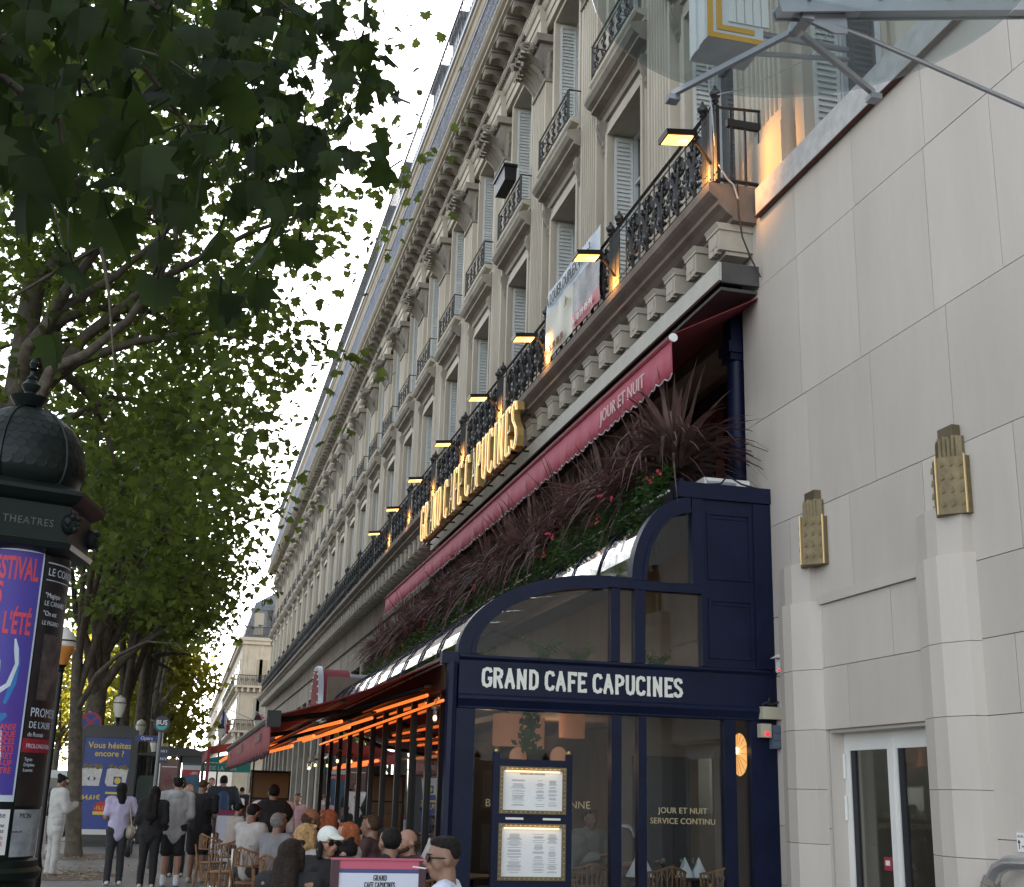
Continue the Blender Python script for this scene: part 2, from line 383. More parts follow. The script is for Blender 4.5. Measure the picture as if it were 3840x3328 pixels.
# ledge of pale peeling stone over the cladding
lg = MB()
lg.prism([(6.18, 8.49), (6.18, 8.84), (6.5, 9.02), (6.7, 9.02), (6.7, 8.49)], 'y', -6, 12.7)
lgo = lg.build('ledge', stone_w2, th, smooth=False)
MB().box(6.172, 6.3, -6, 12.72, 8.476, 8.4895).build('ledge_flashing', mat('rusty_flashing', (.11, .045, .035), .7, var=.3, sc=6), th, smooth=False)
# buttresses: three facets, split in courses, a head block and a brass lamp on each
def buttress(yf, yn, zt):
    w_ = yf-yn
    sec = [(6.249, yf), (6.13, yf-.10*w_), (6.05, yf-.42*w_), (6.05, yf-.66*w_), (6.15, yf-.97*w_), (6.249, yn)]
    sec2 = [(6.249, yf-.05), (6.15, yf-.13*w_), (6.08, yf-.44*w_), (6.08, yf-.64*w_), (6.17, yf-.93*w_), (6.249, yn+.05)]
    zz = [0, .62, 1.2, 1.72, 2.3, 2.9, zt-.42]
    for a, b in zip(zz[:-1], zz[1:]):
        MB().prism(sec, 'z', a+.002, b-.003).build('buttress_block', stone_w, th, smooth=False)
    MB().prism(sec2, 'z', zt-.42, zt-.001).build('buttress_head', stone_w, th, smooth=False)
buttress(12.42, 11.62, 4.02); buttress(9.72, 8.92, 4.06)
def sconce(yc, z, label):   # one metre of stepped brass
    t = T('wall_lamp', label, 'wall lamp', (6.1, yc, z), 'brass lamps on the theatre wall')
    def shell(w0, dp, z0, z1): return [(6.248, yc+w0), (6.2, yc+w0), (6.11-dp*.2, yc+w0*.5), (6.06-dp, yc-w0*.25), (6.2, yc-w0), (6.248, yc-w0)]
    MB().prism(shell(.225, .03, 0, 0), 'z', z, z+.50).build('body', brass, t, smooth=False)
    fl = MB()
    n = 9; w0 = .17
    for k in range(n):
        y = yc-w0+2*w0*(k+.5)/n; x = 6.12+.08*abs((y-yc)/w0)
        fl.prism([(x+.03, y-w0/n), (x-.02, y), (x+.03, y+w0/n), (6.24, y+w0/n), (6.24, y-w0/n)], 'z', z+.50, z+.69+.012*(k % 2))
    fl.build('fluted_crown', brass, t, smooth=False)
    MB().box(6.17, 6.245, yc-.12, yc+.10, z+.70, z+.80).build('top_plate', mat('tarnished_bronze', (.16, .13, .08), .5, m=.6, var=.2), t, smooth=False)
    for s, x in ((-.225, 6.195), (.225, 6.195), (-.056, 6.025)):
        MB().tube([(x, yc+s, z), (x, yc+s, z+.515)], .011, 6).build('edge_bead', brass_l, t)
    dia = MB()
    for j in range(4):
        for k in range(3):
            for sgn in (-1, 1):
                f = (k+.5)/3; y = (yc-.056-.16*f) if sgn < 0 else (yc-.056+.26*f); x = (6.03+.165*f if sgn < 0 else 6.03+.115*f)-.004; zz = z+.06+.115*j
                dia.add([(x-.004, y, zz), (x+.012, y-.03, zz+.02), (x+.012, y+.03, zz+.02), (x+.004, y, zz+.075)], [(0, 1, 3), (0, 3, 2), (1, 2, 3)])
    dia.build('diamond_relief', mat('relief_brass', (.20, .14, .06), .5, m=.5, var=.1), t, smooth=False)['kind'] = 'stuff'  # slightly redder brass tone for the relief
sconce(11.62, 3.96, 'brass art deco wall lamp on the far buttress beside the dark blue terrace')
sconce(9.13, 3.97, 'brass art deco wall lamp on the near buttress at the right, larger of the two')
# glass door
dr = T('theatre_door', 'tall white framed glass double door between the stone buttresses', 'door', (6.5, 10.65, 0))
f = MB()
for y0, y1 in ((11.50, 11.6), (9.72, 9.80), (10.63, 10.80)): f.box(6.44, 6.50, y0, y1, 0, 2.27)
f.box(6.44, 6.5, 9.80, 10.63, 2.10, 2.27); f.box(6.44, 6.5, 10.80, 11.5, 2.10, 2.27); f.box(6.425, 6.44, 10.69, 10.72, 0, 2.2)
f.build('frame', whitep, dr, smooth=False)
for a, b in ((11.42, 11.5), (10.55, 10.63)): MB().box(6.452, 6.488, a, b, 0, 2.1).build('edge_seal', black, dr, smooth=False)
for a, b in ((10.80, 11.42), (9.80, 10.55)): MB().box(6.465, 6.475, a, b, 0, 2.1).build('pane', glass('door_glass', (.75, .77, .74), 1.6, boost=1.6), dr, smooth=False)
for z in (1.95, 1.55): MB().tube([(6.425, 11.585, z-.12), (6.425, 11.585, z+.12)], .016, 8).build('hinge', whitep, dr)
MB().box(6.455, 6.462, 10.84, 10.98, 1.00, 1.12).build('sticker', mat('red_sticker', (.3, .03, .05), .5, var=0), dr, smooth=False)
MB().box(6.449, 6.454, 10.875, 10.945, 1.045, 1.09).build('sticker_print', whitep, dr, smooth=False)
rm = T('theatre_lobby', 'dim grey lobby walls seen through the white framed glass door', 'room', (7.3, 10.6, 0))
MB().box(7.9, 8.0, 8.6, 12.4, 0, 2.6).build('back_wall', interior_g, rm, smooth=False)
MB().box(6.64, 8.0, 12.3, 12.4, 0, 2.6).build('side_wall', interior_g, rm, smooth=False)
MB().box(6.64, 8.0, 8.6, 12.4, 2.6, 2.7).build('ceiling_panel', interior_g, rm, smooth=False)
ntc = T('notice_plate', 'small white notice plate with a black up arrow on the white wall', 'sign', (6.24, 8.62, 1.34))
MB().box(6.236, 6.2475, 8.50, 8.665, 1.27, 1.41).build('plate', whitep, ntc, smooth=False)
MB().box(6.233, 6.2355, 8.636, 8.642, 1.29, 1.34).add([(6.234, 8.622, 1.335), (6.234, 8.656, 1.335), (6.234, 8.639, 1.362)], [(0, 1, 2)]).build('arrow', black, ntc, smooth=False)
text('ACCES', .024, black, (6.2355, 8.655, 1.375), (0, -1, 0), (0, 0, 1), parent=ntc, ext=.001)
text('PMR', .024, black, (6.2355, 8.61, 1.30), (0, -1, 0), (0, 0, 1), parent=ntc, ext=.001)
pp = T('flexible_duct', 'silver metal pipe elbow with taped joint near the pavement at right', 'pipe', (6.1, 8.6, 0))
MB().tube([(6.1, 8.86, .9), (6.1, 8.83, 1.04), (6.1, 8.74, 1.14), (6.1, 8.6, 1.19), (6.1, 8.3, 1.2)], [.055]*5, 12).build('pipe_elbow', alu, pp)
m = MB()
for k in range(5): m.tube([(6.1, 8.9-.016*k, .86+.042*k), (6.1, 8.885-.016*k, .9+.042*k)], .066+.008*(k % 2), 10)
m.build('taped_joint', mat('duct_tape', (.22, .2, .17), .6, var=.3, sc=20), pp)
MB().tube([(6.1, 8.9, 0), (6.1, 8.9, .86)], .055, 12).build('pipe_leg', alu, pp)
sn = T('alarm_sensor', 'small white wall sensor with a red light beside the navy terrace', 'sensor', (6.2, 12.45, 3.0))
MB().box(6.16, 6.247, 12.38, 12.50, 2.94, 3.08).build('housing', whitep, sn, smooth=False)
MB().prism([(6.1, 3.09), (6.247, 3.09), (6.247, 3.17)], 'y', 12.38, 12.52).build('bracket', whitep, sn, smooth=False)
MB().ell((6.15, 12.40, 2.955), (.02, .02, .015)).build('indicator', redled, sn)
# ================================================================ long stone apartment building
PB = 3.64; P0 = 15.89; NB = 25; I0 = -4
hb = T('haussmann_building', 'long pale stone apartment building with fluted pilasters, shutters and iron balconies', 'building', (6.5, 60, 0))
YE = P0+PB*NB+1.0; YS = P0+PB*I0
def bays(o, first=I0, n=NB, start=None):
    """o is modelled for bay 0; copy it to all others"""
    for i in range(first, n):
        if i: cp(o, (0, PB*i, 0))
wl = MB()
for i in range(I0, NB):
    p = P0+PB*i
    wl.box(6.5, 7.0, p-PB+3.2, p+1.45, 8.9, 18.05)
    for z0, z1 in ((8.9, 8.95), (13.15, 14.3), (17.9, 18.05)): wl.box(6.5, 7.0, p+1.45, p+3.2, z0, z1)
wl.box(6.5, 7.0, P0+PB*NB-.44, YE, 8.9, 18.05)
wl.box(7.0, 16, YE-.4, YE, 0, 22.4)
wl.box(6.45, 7.0, YS, YE, 18.05, 19.6)
wl.build('wall', stone, hb, smooth=False)
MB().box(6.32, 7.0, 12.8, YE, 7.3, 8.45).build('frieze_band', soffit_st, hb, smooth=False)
# pilaster of bay 0 with grooves
sec = [(6.52, P0)]
n = 7; wd = 1.0; sec.append((6.35, P0)); e0 = .07
for k in range(n):
    a = P0+e0+(wd-2*e0)*k/n; b = P0+e0+(wd-2*e0)*(k+1)/n; q = (b-a)
    sec += [(6.35, a+.16*q), (6.40, a+.26*q), (6.42, a+.5*q), (6.40, a+.74*q), (6.35, a+.84*q)]
sec += [(6.35, P0+wd), (6.52, P0+wd)]
pil = MB().prism(sec, 'z', 9.75, 16.72).box(6.3, 6.52, P0-.05, P0+wd+.05, 8.93, 9.55).box(6.33, 6.52, P0-.02, P0+wd+.02, 9.55, 9.75).build('pilaster', stone, hb, smooth=False)
cpm = MB()  # leafy capital
cpm.box(6.33, 6.52, P0-.03, P0+wd+.03, 16.68, 16.76)
cpm.prism([(6.36, 16.76), (6.34, 17.2), (6.22, 17.66), (6.5, 17.66), (6.5, 16.76)], 'y', P0+.04, P0+wd-.04)
for row, (z, ht, pr_, cnt) in enumerate(((16.76, .42, .10, 5), (17.02, .42, .13, 4))):
    for k in range(cnt):
        y = P0+.08+(wd-.16)*(k+.5)/cnt; hw = .10
        pts = [(6.35, z, 1), (6.31-pr_*.3, z+ht*.5, 1.15), (6.27-pr_*.9, z+ht*.86, .9), (6.2-pr_*1.3, z+ht*.9, .5), (6.2-pr_*1.25, z+ht*.72, .3)]
        vs = []
        for x, zz, s in pts: vs += [(x, y-hw*s, zz), (x-.03, y, zz), (x, y+hw*s, zz)]
        cpm.add(vs, [(3*j+q, 3*j+q+1, 3*j+q+4, 3*j+q+3) for j in range(4) for q in range(2)])
    for yy, sg in ((P0+.02, -1), (P0+wd-.02, 1)):   # leaves on the return faces
        vs = []
        for x, zz, s in pts: vs += [(6.44-.08*s, yy+sg*(6.36-x)*.5, zz), (6.41, yy+sg*((6.36-x)*.5+.03), zz), (6.44+.05*s, yy+sg*(6.36-x)*.5, zz)]
        cpm.add(vs, [(3*j+q, 3*j+q+1, 3*j+q+4, 3*j+q+3) for j in range(4) for q in range(2)])
for yy, sg in ((P0+.06, 1), (P0+wd-.06, -1)):   # volutes
    cpm.tube([(6.17+.11*(1-t/14)*math.cos(t*.75)-.06, yy+sg*.02, 17.5+.13*(1-t/14)*math.sin(t*.75)) for t in range(13)], .035, 5)
    cpm.tube([(6.16, yy+.12*(1-t/14)*math.cos(t*.75)*sg, 17.48+.13*(1-t/14)*math.sin(t*.75)) for t in range(13)], .035, 5)
cpm.ell((6.15, P0+.5, 17.55), (.07, .1, .1), 8, 6)
cpm.prism([(6.14, 17.66), (6.10, 17.72), (6.10, 17.84), (6.52, 17.84), (6.52, 17.66)], 'y', P0-.07, P0+wd+.07)
cpm.v = [(6.35-(6.35-x)*1.75 if x < 6.35 and z < 17.66 else x, y, z) for x, y, z in cpm.v]
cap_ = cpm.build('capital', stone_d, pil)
# window surrounds, hood, consoles (bay 0: opening P0+1.45 .. P0+3.2)
a, b = P0+1.45, P0+3.2
sr = MB()
for k, (w_, x) in enumerate(((.30, 6.455), (.20, 6.43), (.09, 6.40))):
    for yy0, yy1 in ((a-w_, a-w_+.105), (b+w_-.105, b+w_)): sr.box(x, 6.505, yy0, yy1, 8.95, 13.12+w_-.003*k)
    sr.box(x, 6.505, a-w_+.105, b+w_-.105, 13.15+w_-.105, 13.15+w_)
sr.box(6.47, 6.505, a+.1, b-.1, 13.5, 13.52)
sur = sr.build('window_surround', stone, hb, smooth=False)
hd = MB()
hd.prism([(6.48, 13.50), (6.42, 13.52), (6.42, 13.66), (6.36, 13.70), (6.22, 13.74), (6.22, 13.80), (6.14, 13.84), (6.08, 13.92), (6.08, 13.99), (6.11, 14.02), (6.5, 14.09), (6.5, 13.50)], 'y', a-.42, b+.40)
for yc in (a-.24, b+.24):   # scrolled consoles
    hd.prism([(6.5, 12.95), (6.44, 12.93), (6.40, 13.02), (6.41, 13.12), (6.35, 13.22), (6.30, 13.36), (6.30, 13.50), (6.5, 13.50)], 'y', yc-.085, yc+.085)
    hd.prism([(6.43, 12.97), (6.38, 13.03), (6.40, 13.12), (6.33, 13.24), (6.275, 13.38), (6.28, 13.46), (6.5, 13.46), (6.5, 12.97)], 'y', yc-.04, yc+.04)
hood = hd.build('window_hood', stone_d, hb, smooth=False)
sl_ = MB()
sl_.prism([(6.48, 14.10), (6.34, 14.13), (6.34, 14.2), (6.2, 14.24), (6.16, 14.28), (6.16, 14.33), (6.5, 14.34)], 'y', a-.38, b+.36)
sill = sl_.build('window_sill', stone, hb, smooth=False)
s2 = MB()
for k, (w_, x) in enumerate(((.24, 6.45), (.12, 6.42))):
    for yy0, yy1 in ((a-w_, a-w_+.125), (b+w_-.125, b+w_)): s2.box(x, 6.505, yy0, yy1, 14.34, 17.86+w_-.003*k)
    s2.box(x, 6.505, a-w_+.125, b+w_-.125, 17.9+w_-.125, 17.9+w_)
sur2 = s2.build('window_surround', stone, hb, smooth=False)
def window(z0, z1, mul):
    m = MB()
    for yy0, yy1 in ((a, a+.08), (b-.08, b), ((a+b)/2-.06, (a+b)/2+.06)): m.box(6.90, 6.97, yy0, yy1, z0, z1)
    for z in mul: m.box(6.91, 6.965, a+.08, b-.08, z-.03, z+.03)
    m.box(6.9, 6.97, a+.08, b-.08, z1-.08, z1-.001)
    w_ = m.build('window', wframe, hb, smooth=False)
    MB().box(6.972, 6.985, a, b, z0, z1).build('pane', winpane, w_, smooth=False)
    for side, yj in ((1, b-.03), (0, a+.0)):   # shutters folded against the jambs
        sm = MB(); y0, y1 = yj, yj+.03; zb = z0+.1
        for x0, x1 in ((6.545, 6.59), (6.845, 6.89)): sm.box(x0, x1, y0, y1, zb, z1-.05)
        for z in (zb, (zb+z1)/2, z1-.13): sm.box(6.59, 6.845, y0+.001, y1-.001, z, z+.08)
        z = zb+.1
        while z < z1-.2:
            sm.add([(6.59, y0, z), (6.845, y0, z), (6.845, y1, z+.045), (6.59, y1, z+.045), (6.59, y0, z+.012), (6.845, y0, z+.012), (6.845, y1, z+.057), (6.59, y1, z+.057)],
                   [(0, 3, 2, 1), (4, 5, 6, 7), (0, 1, 5, 4), (2, 3, 7, 6)]); z += .082
        sm.box(6.55, 6.885, (y0 if not side else y1-.004), (y0+.004 if not side else y1), zb, z1-.06)
        sm.build('shutter', shut, w_, smooth=False)
    return w_
w1 = window(8.95, 13.15, (9.5, 12.2)); w2 = window(14.34, 17.9, (14.9, 17.0))
# iron guards
def scroll(mb, c, r, turns, d, ax, r0=.012, n=14, flip=1):
    """flat spiral in the (ax, z) plane"""
    pts = []
    for t in range(n+1):
        q = t/n; rad = r*(1-.82*q); an = d+flip*turns*2*math.pi*q
        pts.append(Vector(c)+Vector(ax)*(rad*math.cos(an))+Vector((0, 0, rad*math.sin(an))))
    mb.tube(pts, [r0*(1-.35*i/n) for i in range(n+1)], 4)
Yv = (0, 1, 0)
gd = MB(); gx = 6.17; g0, g1 = a-.22, b+.20
gd.tube([(gx, g0, 15.02), (gx, g1, 15.02)], .022, 4).tube([(gx, g0, 14.42), (gx, g1, 14.42)], .016, 4).tube([(gx, g0, 14.9), (gx, g1, 14.9)], .010, 4)
for y in (g0, g0+.1, g1-.1, g1): gd.tube([(gx, y, 14.34), (gx, y, 15.02)], .014, 4)
for y in (g0, g1): gd.tube([(gx, y, 15.02), (6.5, y, 15.02)], .018, 4).tube([(gx, y, 14.42), (6.5, y, 14.42)], .012, 4)
for k in range(5):
    y = g0+.26+(g1-g0-.52)*k/4
    for s in (-1, 1):
        scroll(gd, (gx, y+s*.075, 14.78), .085, 1.3, math.pi/2, Yv, .016, 12, s); scroll(gd, (gx, y+s*.075, 14.56), .08, 1.3, -math.pi/2, Yv, .016, 12, -s)
    gd.tube([(gx, y, 14.42), (gx, y, 14.9)], .014, 4); gd.ell((gx-.01, y, 14.67), (.03, .05, .06), 6, 4)
guard = gd.build('window_guard', iron, hb, smooth=False)
# long balcony: slab, console blocks, railing
slab = MB()
slab.prism([(6.33, 8.45), (5.93, 8.45), (5.93, 8.50), (5.86, 8.54), (5.80, 8.60), (5.74, 8.64), (5.74, 8.70), (5.66, 8.76), (5.62, 8.80), (5.62, 8.92), (6.5, 8.94), (6.5, 8.45)], 'y', 12.82, YE)
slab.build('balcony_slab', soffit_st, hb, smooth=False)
def console():
    m = MB(); y = 13.11; h = .165
    m.prism([(6.32, 8.10), (5.80, 8.10), (5.80, 8.36), (6.32, 8.36)], 'y', y-h, y+h)
    m.prism([(6.32, 8.36), (5.785, 8.36), (5.785, 8.39), (5.755, 8.449), (6.32, 8.449)], 'y', y-h-.025, y+h+.025)
    m.box(5.785, 5.80, y-.10, y+.10, 8.16, 8.33); m.box(5.79, 5.86, y-.09, y-.015, 8.075, 8.17); m.box(5.79, 5.86, y+.015, y+.09, 8.075, 8.17)
    m.box(5.90, 6.2, y-h+.03, y+h-.03, 8.05, 8.099)
    return m.build('console_block', shadebeige, hb, smooth=False)
cb = console()
for k in range(1, 128): cp(cb, (0, .728*k, 0))
rl = MB(); rx = 5.70; r0_, r1_ = P0+.45, P0+.45+PB
rl.tube([(rx, r0_, 9.98), (rx, r1_, 9.98)], .030, 4).tube([(rx, r0_, 9.02), (rx, r1_, 9.02)], .018, 4).tube([(rx, r0_, 9.88), (rx, r1_, 9.88)], .010, 4).tube([(rx, r0_, 9.12), (rx, r1_, 9.12)], .010, 4)
for k in range(9): rl.tube([(rx, r0_+.06+.05*k, 8.93), (rx, r0_+.06+.05*k, 9.98)], .011 if k % 4 else .02, 4)
for y in (r0_+.06, r0_+.46):
    rl.lathe([(.02, 0), (.05, .03), (.035, .06), (.07, .10), (.075, .14), (.05, .18), (.02, .21), (.025, .23), (.004, .26)], (rx, y, 9.99), 8)
yy = r0_+.75
for k in range(5):
    y = yy+.58*k
    for s in (-1, 1):
        scroll(rl, (rx, y+s*.14, 9.68), .15, 1.5, math.pi/2, Yv, .028, 14, s); scroll(rl, (rx+.02, y+s*.22, 9.49), .09, 1.3, 0, Yv, .022, 10, s); rl.ell((rx-.03, y+s*.13, 9.67), (.03, .045, .05), 6, 4); rl.ell((rx-.03, y+s*.15, 9.3), (.03, .045, .05), 6, 4)
        scroll(rl, (rx, y+s*.14, 9.28), .15, 1.5, -math.pi/2, Yv, .028, 14, -s)
        scroll(rl, (rx-.01, y+s*.06, 9.50), .075, 1.1, 0 if s < 0 else math.pi, Yv, .022, 9, s)
        rl.tube([(rx, y+s*.02, 9.05), (rx-.03, y+s*.07, 9.2), (rx-.02, y+s*.03, 9.42), (rx-.03, y+s*.10, 9.6), (rx, y+s*.22, 9.78)], [.02, .028, .03, .024, .012], 4)
    rl.ell((rx-.03, y, 9.76), (.04, .06, .085), 6, 5); rl.ell((rx-.03, y, 9.22), (.04, .07, .06), 6, 5); rl.tube([(rx, y+.29, 9.02), (rx, y+.29, 9.96)], .012, 4)
rail = rl.build('balcony_railing', iron, hb, smooth=False)
for i in range(-1, NB-1):
    if i: cp(rail, (0, PB*i, 0))
re_ = MB()   # return railing at the near end, plain bars
re_.tube([(5.70, 12.86, 10.0), (6.45, 12.86, 10.05)], .022, 4).tube([(5.7, 12.86, 9.0), (6.45, 12.86, 9.0)], .03, 4).box(5.9, 6.45, 12.84, 12.9, 9.76, 9.86)
for x in (5.72, 5.95, 6.14, 6.33): re_.box(x-.014, x+.014, 12.845, 12.875, 8.94, 10.03)
re_.box(5.68, 5.78, 12.82, 12.90, 8.94, 10.02)
re_.build('balcony_railing', iron, hb, smooth=False)
# entablature above the pilasters
en = MB()
en.prism([(6.46, 18.0), (6.34, 18.0), (6.34, 18.2), (6.31, 18.21), (6.31, 18.42), (6.27, 18.44), (6.22, 18.52), (6.22, 18.56), (6.46, 18.56)], 'y', YS, YE)
en.prism([(6.46, 18.86), (6.30, 18.86), (6.24, 18.93), (6.20, 18.95), (6.20, 19.06), (6.46, 19.06)], 'y', YS, YE)
en.prism([(6.46, 19.34), (5.78, 19.34), (5.78, 19.36), (5.71, 19.38), (5.71, 19.46), (5.64, 19.49), (5.58, 19.55), (5.58, 19.60), (6.46, 19.7)], 'y', YS, YE)
en.build('cornice', stone, hb, smooth=False)
rs = MB().prism([(6.35, 17.86), (6.20, 17.86), (6.20, 18.2), (6.17, 18.21), (6.17, 18.42), (6.13, 18.44), (6.08, 18.52), (6.08, 18.559), (6.35, 18.559)], 'y', P0-.03, P0+1.03).build('entablature_block', stone, hb, smooth=False)
dn = MB()
for k in range(26): dn.box(6.17, 6.25, P0+.14*k, P0+.14*k+.085, 18.72, 18.86)
dn.box(6.25, 6.4501, P0, P0+PB-.001, 18.66, 18.859)
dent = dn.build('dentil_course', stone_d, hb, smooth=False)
def modillion():
    m = MB(); y = P0+.3
    m.prism([(6.3, 19.02), (6.22, 19.02), (6.13, 19.05), (6.02, 19.12), (5.92, 19.12), (5.84, 19.08), (5.80, 19.13), (5.80, 19.26), (6.3, 19.26)], 'y', y-.13, y+.13)
    m.box(5.78, 6.3, y-.17, y+.17, 19.26, 19.338)
    m.tube([(5.84, y-.14, 19.13), (5.84, y+.14, 19.13)], .055, 7); m.tube([(6.2, y-.14, 19.06), (6.2, y+.14, 19.06)], .05, 7)
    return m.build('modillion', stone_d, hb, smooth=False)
md = modillion()
for k in range(1, 118): cp(md, (0, .728*k, 0))
# attic balcony rail, attic, upper cornice
ar = MB(); ax_ = 5.72
ar.box(ax_-.03, ax_+.03, P0, P0+PB-.001, 20.86, 20.92).box(ax_-.02, ax_+.02, P0, P0+PB-.001, 19.62, 19.70)
for k in range(13):
    y = P0+.14+.28*k
    for s in (-1, 1): scroll(ar, (ax_, y+s*.06, 19.98), .09, 1.2, math.pi/2, Yv, .012, 9, -s); scroll(ar, (ax_, y+s*.06, 20.62), .09, 1.2, math.pi/2, Yv, .012, 9, s); scroll(ar, (ax_, y+s*.06, 20.28), .09, 1.2, -math.pi/2, Yv, .012, 9, -s)
    ar.tube([(ax_, y, 19.68), (ax_, y, 20.88)], .010, 4); ar.tube([(ax_, y+.14, 19.68), (ax_, y+.14, 20.88)], .008, 4)
arail = ar.build('attic_railing', mat('grey_iron', (.26, .28, .34), .45, m=.3, var=.2), hb, smooth=False)
at = MB().box(6.75, 7.2, YS, YE, 19.6, 22.5)
at.build('attic_wall', stone, hb, smooth=False)
ac = MB()
ac.prism([(6.8, 22.45), (6.62, 22.45), (6.62, 22.62), (6.54, 22.64), (6.50, 22.8), (6.36, 22.84), (6.36, 23.06), (6.30, 23.1), (6.26, 23.3), (6.2, 23.34), (6.2, 23.52), (6.8, 23.52)], 'y', YS, YE)
ac.build('attic_cornice', mat('warm_limestone', (.44, .38, .29), .8, c2=(.33, .28, .21), sc=1.5, bump=.2), hb, smooth=False)
ab = MB()
for k in range(2): ab.box(6.27, 6.5, P0+.2+1.82*k, P0+1.3+1.82*k, 22.66, 22.835)
abl = ab.build('attic_bracket', stone, hb, smooth=False)
MB().box(6.14, 6.8, YS, YE, 23.52, 23.66).build('gutter', zinc, hb, smooth=False)
MB().prism([(6.8, 23.6), (7.9, 27.4), (12, 28.4), (16, 28.4), (16, 22), (6.8, 22)], 'y', YS+6, YE-.1).build('roof', slate, hb, smooth=False)
rr_ = MB(); 
for k in range(16): rr_.box(6.16, 6.185, P0+PB*k/16, P0+PB*k/16+.025, 23.66, 24.95)
rr_.box(6.15, 6.195, P0, P0+PB-.001, 24.95, 25.0).box(6.15, 6.195, P0, P0+PB-.001, 23.75, 23.8)
rrail = rr_.build('roof_railing', iron, hb, smooth=False)
dm = MB().box(6.62, 8.6, P0+.2, P0+1.7, 23.66, 26.0).box(6.52, 8.6, P0+.1, P0+1.8, 26.0, 26.22)
dor = dm.build('dormer', slate, hb, smooth=False)
MB().box(6.60, 6.619, P0+.45, P0+1.45, 23.9, 25.7).build('pane', winpane, dor, smooth=False)
for o in (pil, sur, hood, sill, sur2, w1, w2): bays(o)
bays(guard)
for o in (rs, dent, arail, abl, rrail): bays(o, first=-2)
for i in range(-1, NB):
    if i and i % 3 != 1: cp(dor, (0, PB*i+.4*(i % 2), 0))
# storeys below the balcony: dark cafe front upstairs, then shop fronts beyond
lo = MB()
lo.box(6.42, 6.9, 12.9, 13.3, 0, 7.3)
for k in range(20):
    y = 37.2+PB*k; lo.box(6.4, 6.9, y, y+.9, 0, 7.3)
lo.box(6.41, 6.9, 37.2, YE, 6.3, 7.3)
lo.build('pier', stone_d, hb, smooth=False)
jt = MB()
for z in (5.35, 5.75, 6.15, 6.55, 6.95): jt.box(6.40, 6.43, 12.89, 13.31, z, z+.38)
jt.build('stone_course', stone_d, hb, smooth=False)
MB().prism([(6.5, 5.05), (6.25, 5.05), (6.2, 5.12), (6.12, 5.2), (6.12, 5.3), (6.5, 5.34)], 'y', 37.2, YE).build('string_course', stone_d, hb, smooth=False)
sw = MB()
for x0 in (6.62,):
    for yy0 in (38.1, 39.42, 40.75): sw.box(6.6, 6.66, yy0, yy0+.1, 0, 6.3)
    sw.box(6.6, 6.66, 38.2, 40.75, 2.9, 3.3); sw.box(6.6, 6.66, 38.2, 40.75, 5.0, 5.15)
shopw = sw.build('shop_window', mat('shop_frame', (.10, .11, .11), .5, var=.1), hb, smooth=False)
MB().box(6.68, 6.7, 38.1, 40.85, 0, 6.3).build('pane', winpane, shopw, smooth=False)
for k in range(1, 19): cp(shopw, (0, PB*k, 0))
cf = MB().box(6.95, 7.2, 13.3, 37.2, 4.5, 7.5)
cf.build('cafe_wall', mat('dark_mahogany', (.035, .012, .010), .5, var=.2), hb, smooth=False)
for k in range(13):
    y = 13.55+1.83*k
    f = MB(); f.box(6.80, 6.9, y, y+.07, 4.9, 6.9); f.box(6.8, 6.9, y+1.1, y+1.17, 4.9, 6.9); f.box(6.8, 6.9, y+.07, y+1.1, 6.8, 6.9)
    fo = f.build('cafe_window', redwood, hb, smooth=False)
    MB().box(6.86, 6.87, y+.07, y+1.1, 4.9, 6.8).build('pane', winpane, fo, smooth=False)
MB().box(6.72, 6.80, 13.42, 13.46, 4.95, 6.5).build('door_edge', alu, hb, smooth=False)
cl = MB().lathe([(.16, 4.95), (.16, 5.15), (.125, 5.2), (.11, 6.85)], (6.24, 13.5, 0), 14).box(6.08, 6.40, 13.34, 13.66, 6.94, 7.08).box(6.11, 6.37, 13.37, 13.63, 6.85, 6.94).box(6.13, 6.35, 13.39, 13.61, 7.08, 7.5)
cl.build('iron_column', navy, hb)
MB().tube([(6.36, 13.15, 7.35), (6.34, 13.12, 6.4), (6.34, 13.14, 6.0), (6.36, 13.1, 4.95)], .035, 8).build('drain_pipe', stone_d, hb)
# cream awning housing with dark soffit
fs = MB()
y = 12.8
while y < 31: fs.box(5.72, 5.76, y+.004, min(y+2.3, 31.2)-.004, 7.62, 7.86); y += 2.3
fs.build('fascia', mat('pale_fascia', (.40, .395, .35), .6, var=.1, sc=2), hb, smooth=False)
MB().box(5.76, 6.4, 12.8, 31.2, 7.80, 7.86).box(5.765, 6.4, 12.8, 12.84, 7.60, 7.80).box(5.77, 6.42, 12.86, 31.2, 7.52, 7.56).build('awning_box', mat('grimy_metal', (.06, .055, .055), .7, var=.3), hb, smooth=False)
# cables at the near corner
cw = T('hanging_cable', 'loose grey cables hanging from the near corner of the iron balcony', 'cable', (5.66, 12.8, 8.9))
MB().tube([(5.66, 12.80, 10.9), (5.62, 12.79, 10.5), (5.66, 12.79, 10.05), (5.69, 12.79, 9.6), (5.72, 12.79, 9.2), (5.85, 12.78, 8.98), (5.93, 12.77, 8.9), (5.99, 12.77, 8.7)], .012, 5).build('cable', mat('grey_cable', (.4, .4, .42), .6, var=.1), cw)
MB().tube([(5.98, 12.77, 8.93), (5.99, 12.77, 8.5), (6.02, 12.75, 8.2), (6.12, 12.72, 7.9), (6.22, 12.7, 7.68)], .012, 5).build('cable', black, cw)
MB().tube([(5.66, 12.79, 10.1), (5.9, 12.4, 10.02), (6.3, 11.6, 9.98), (6.48, 10.6, 10.15)], .008, 5).build('cable', wframe, cw)
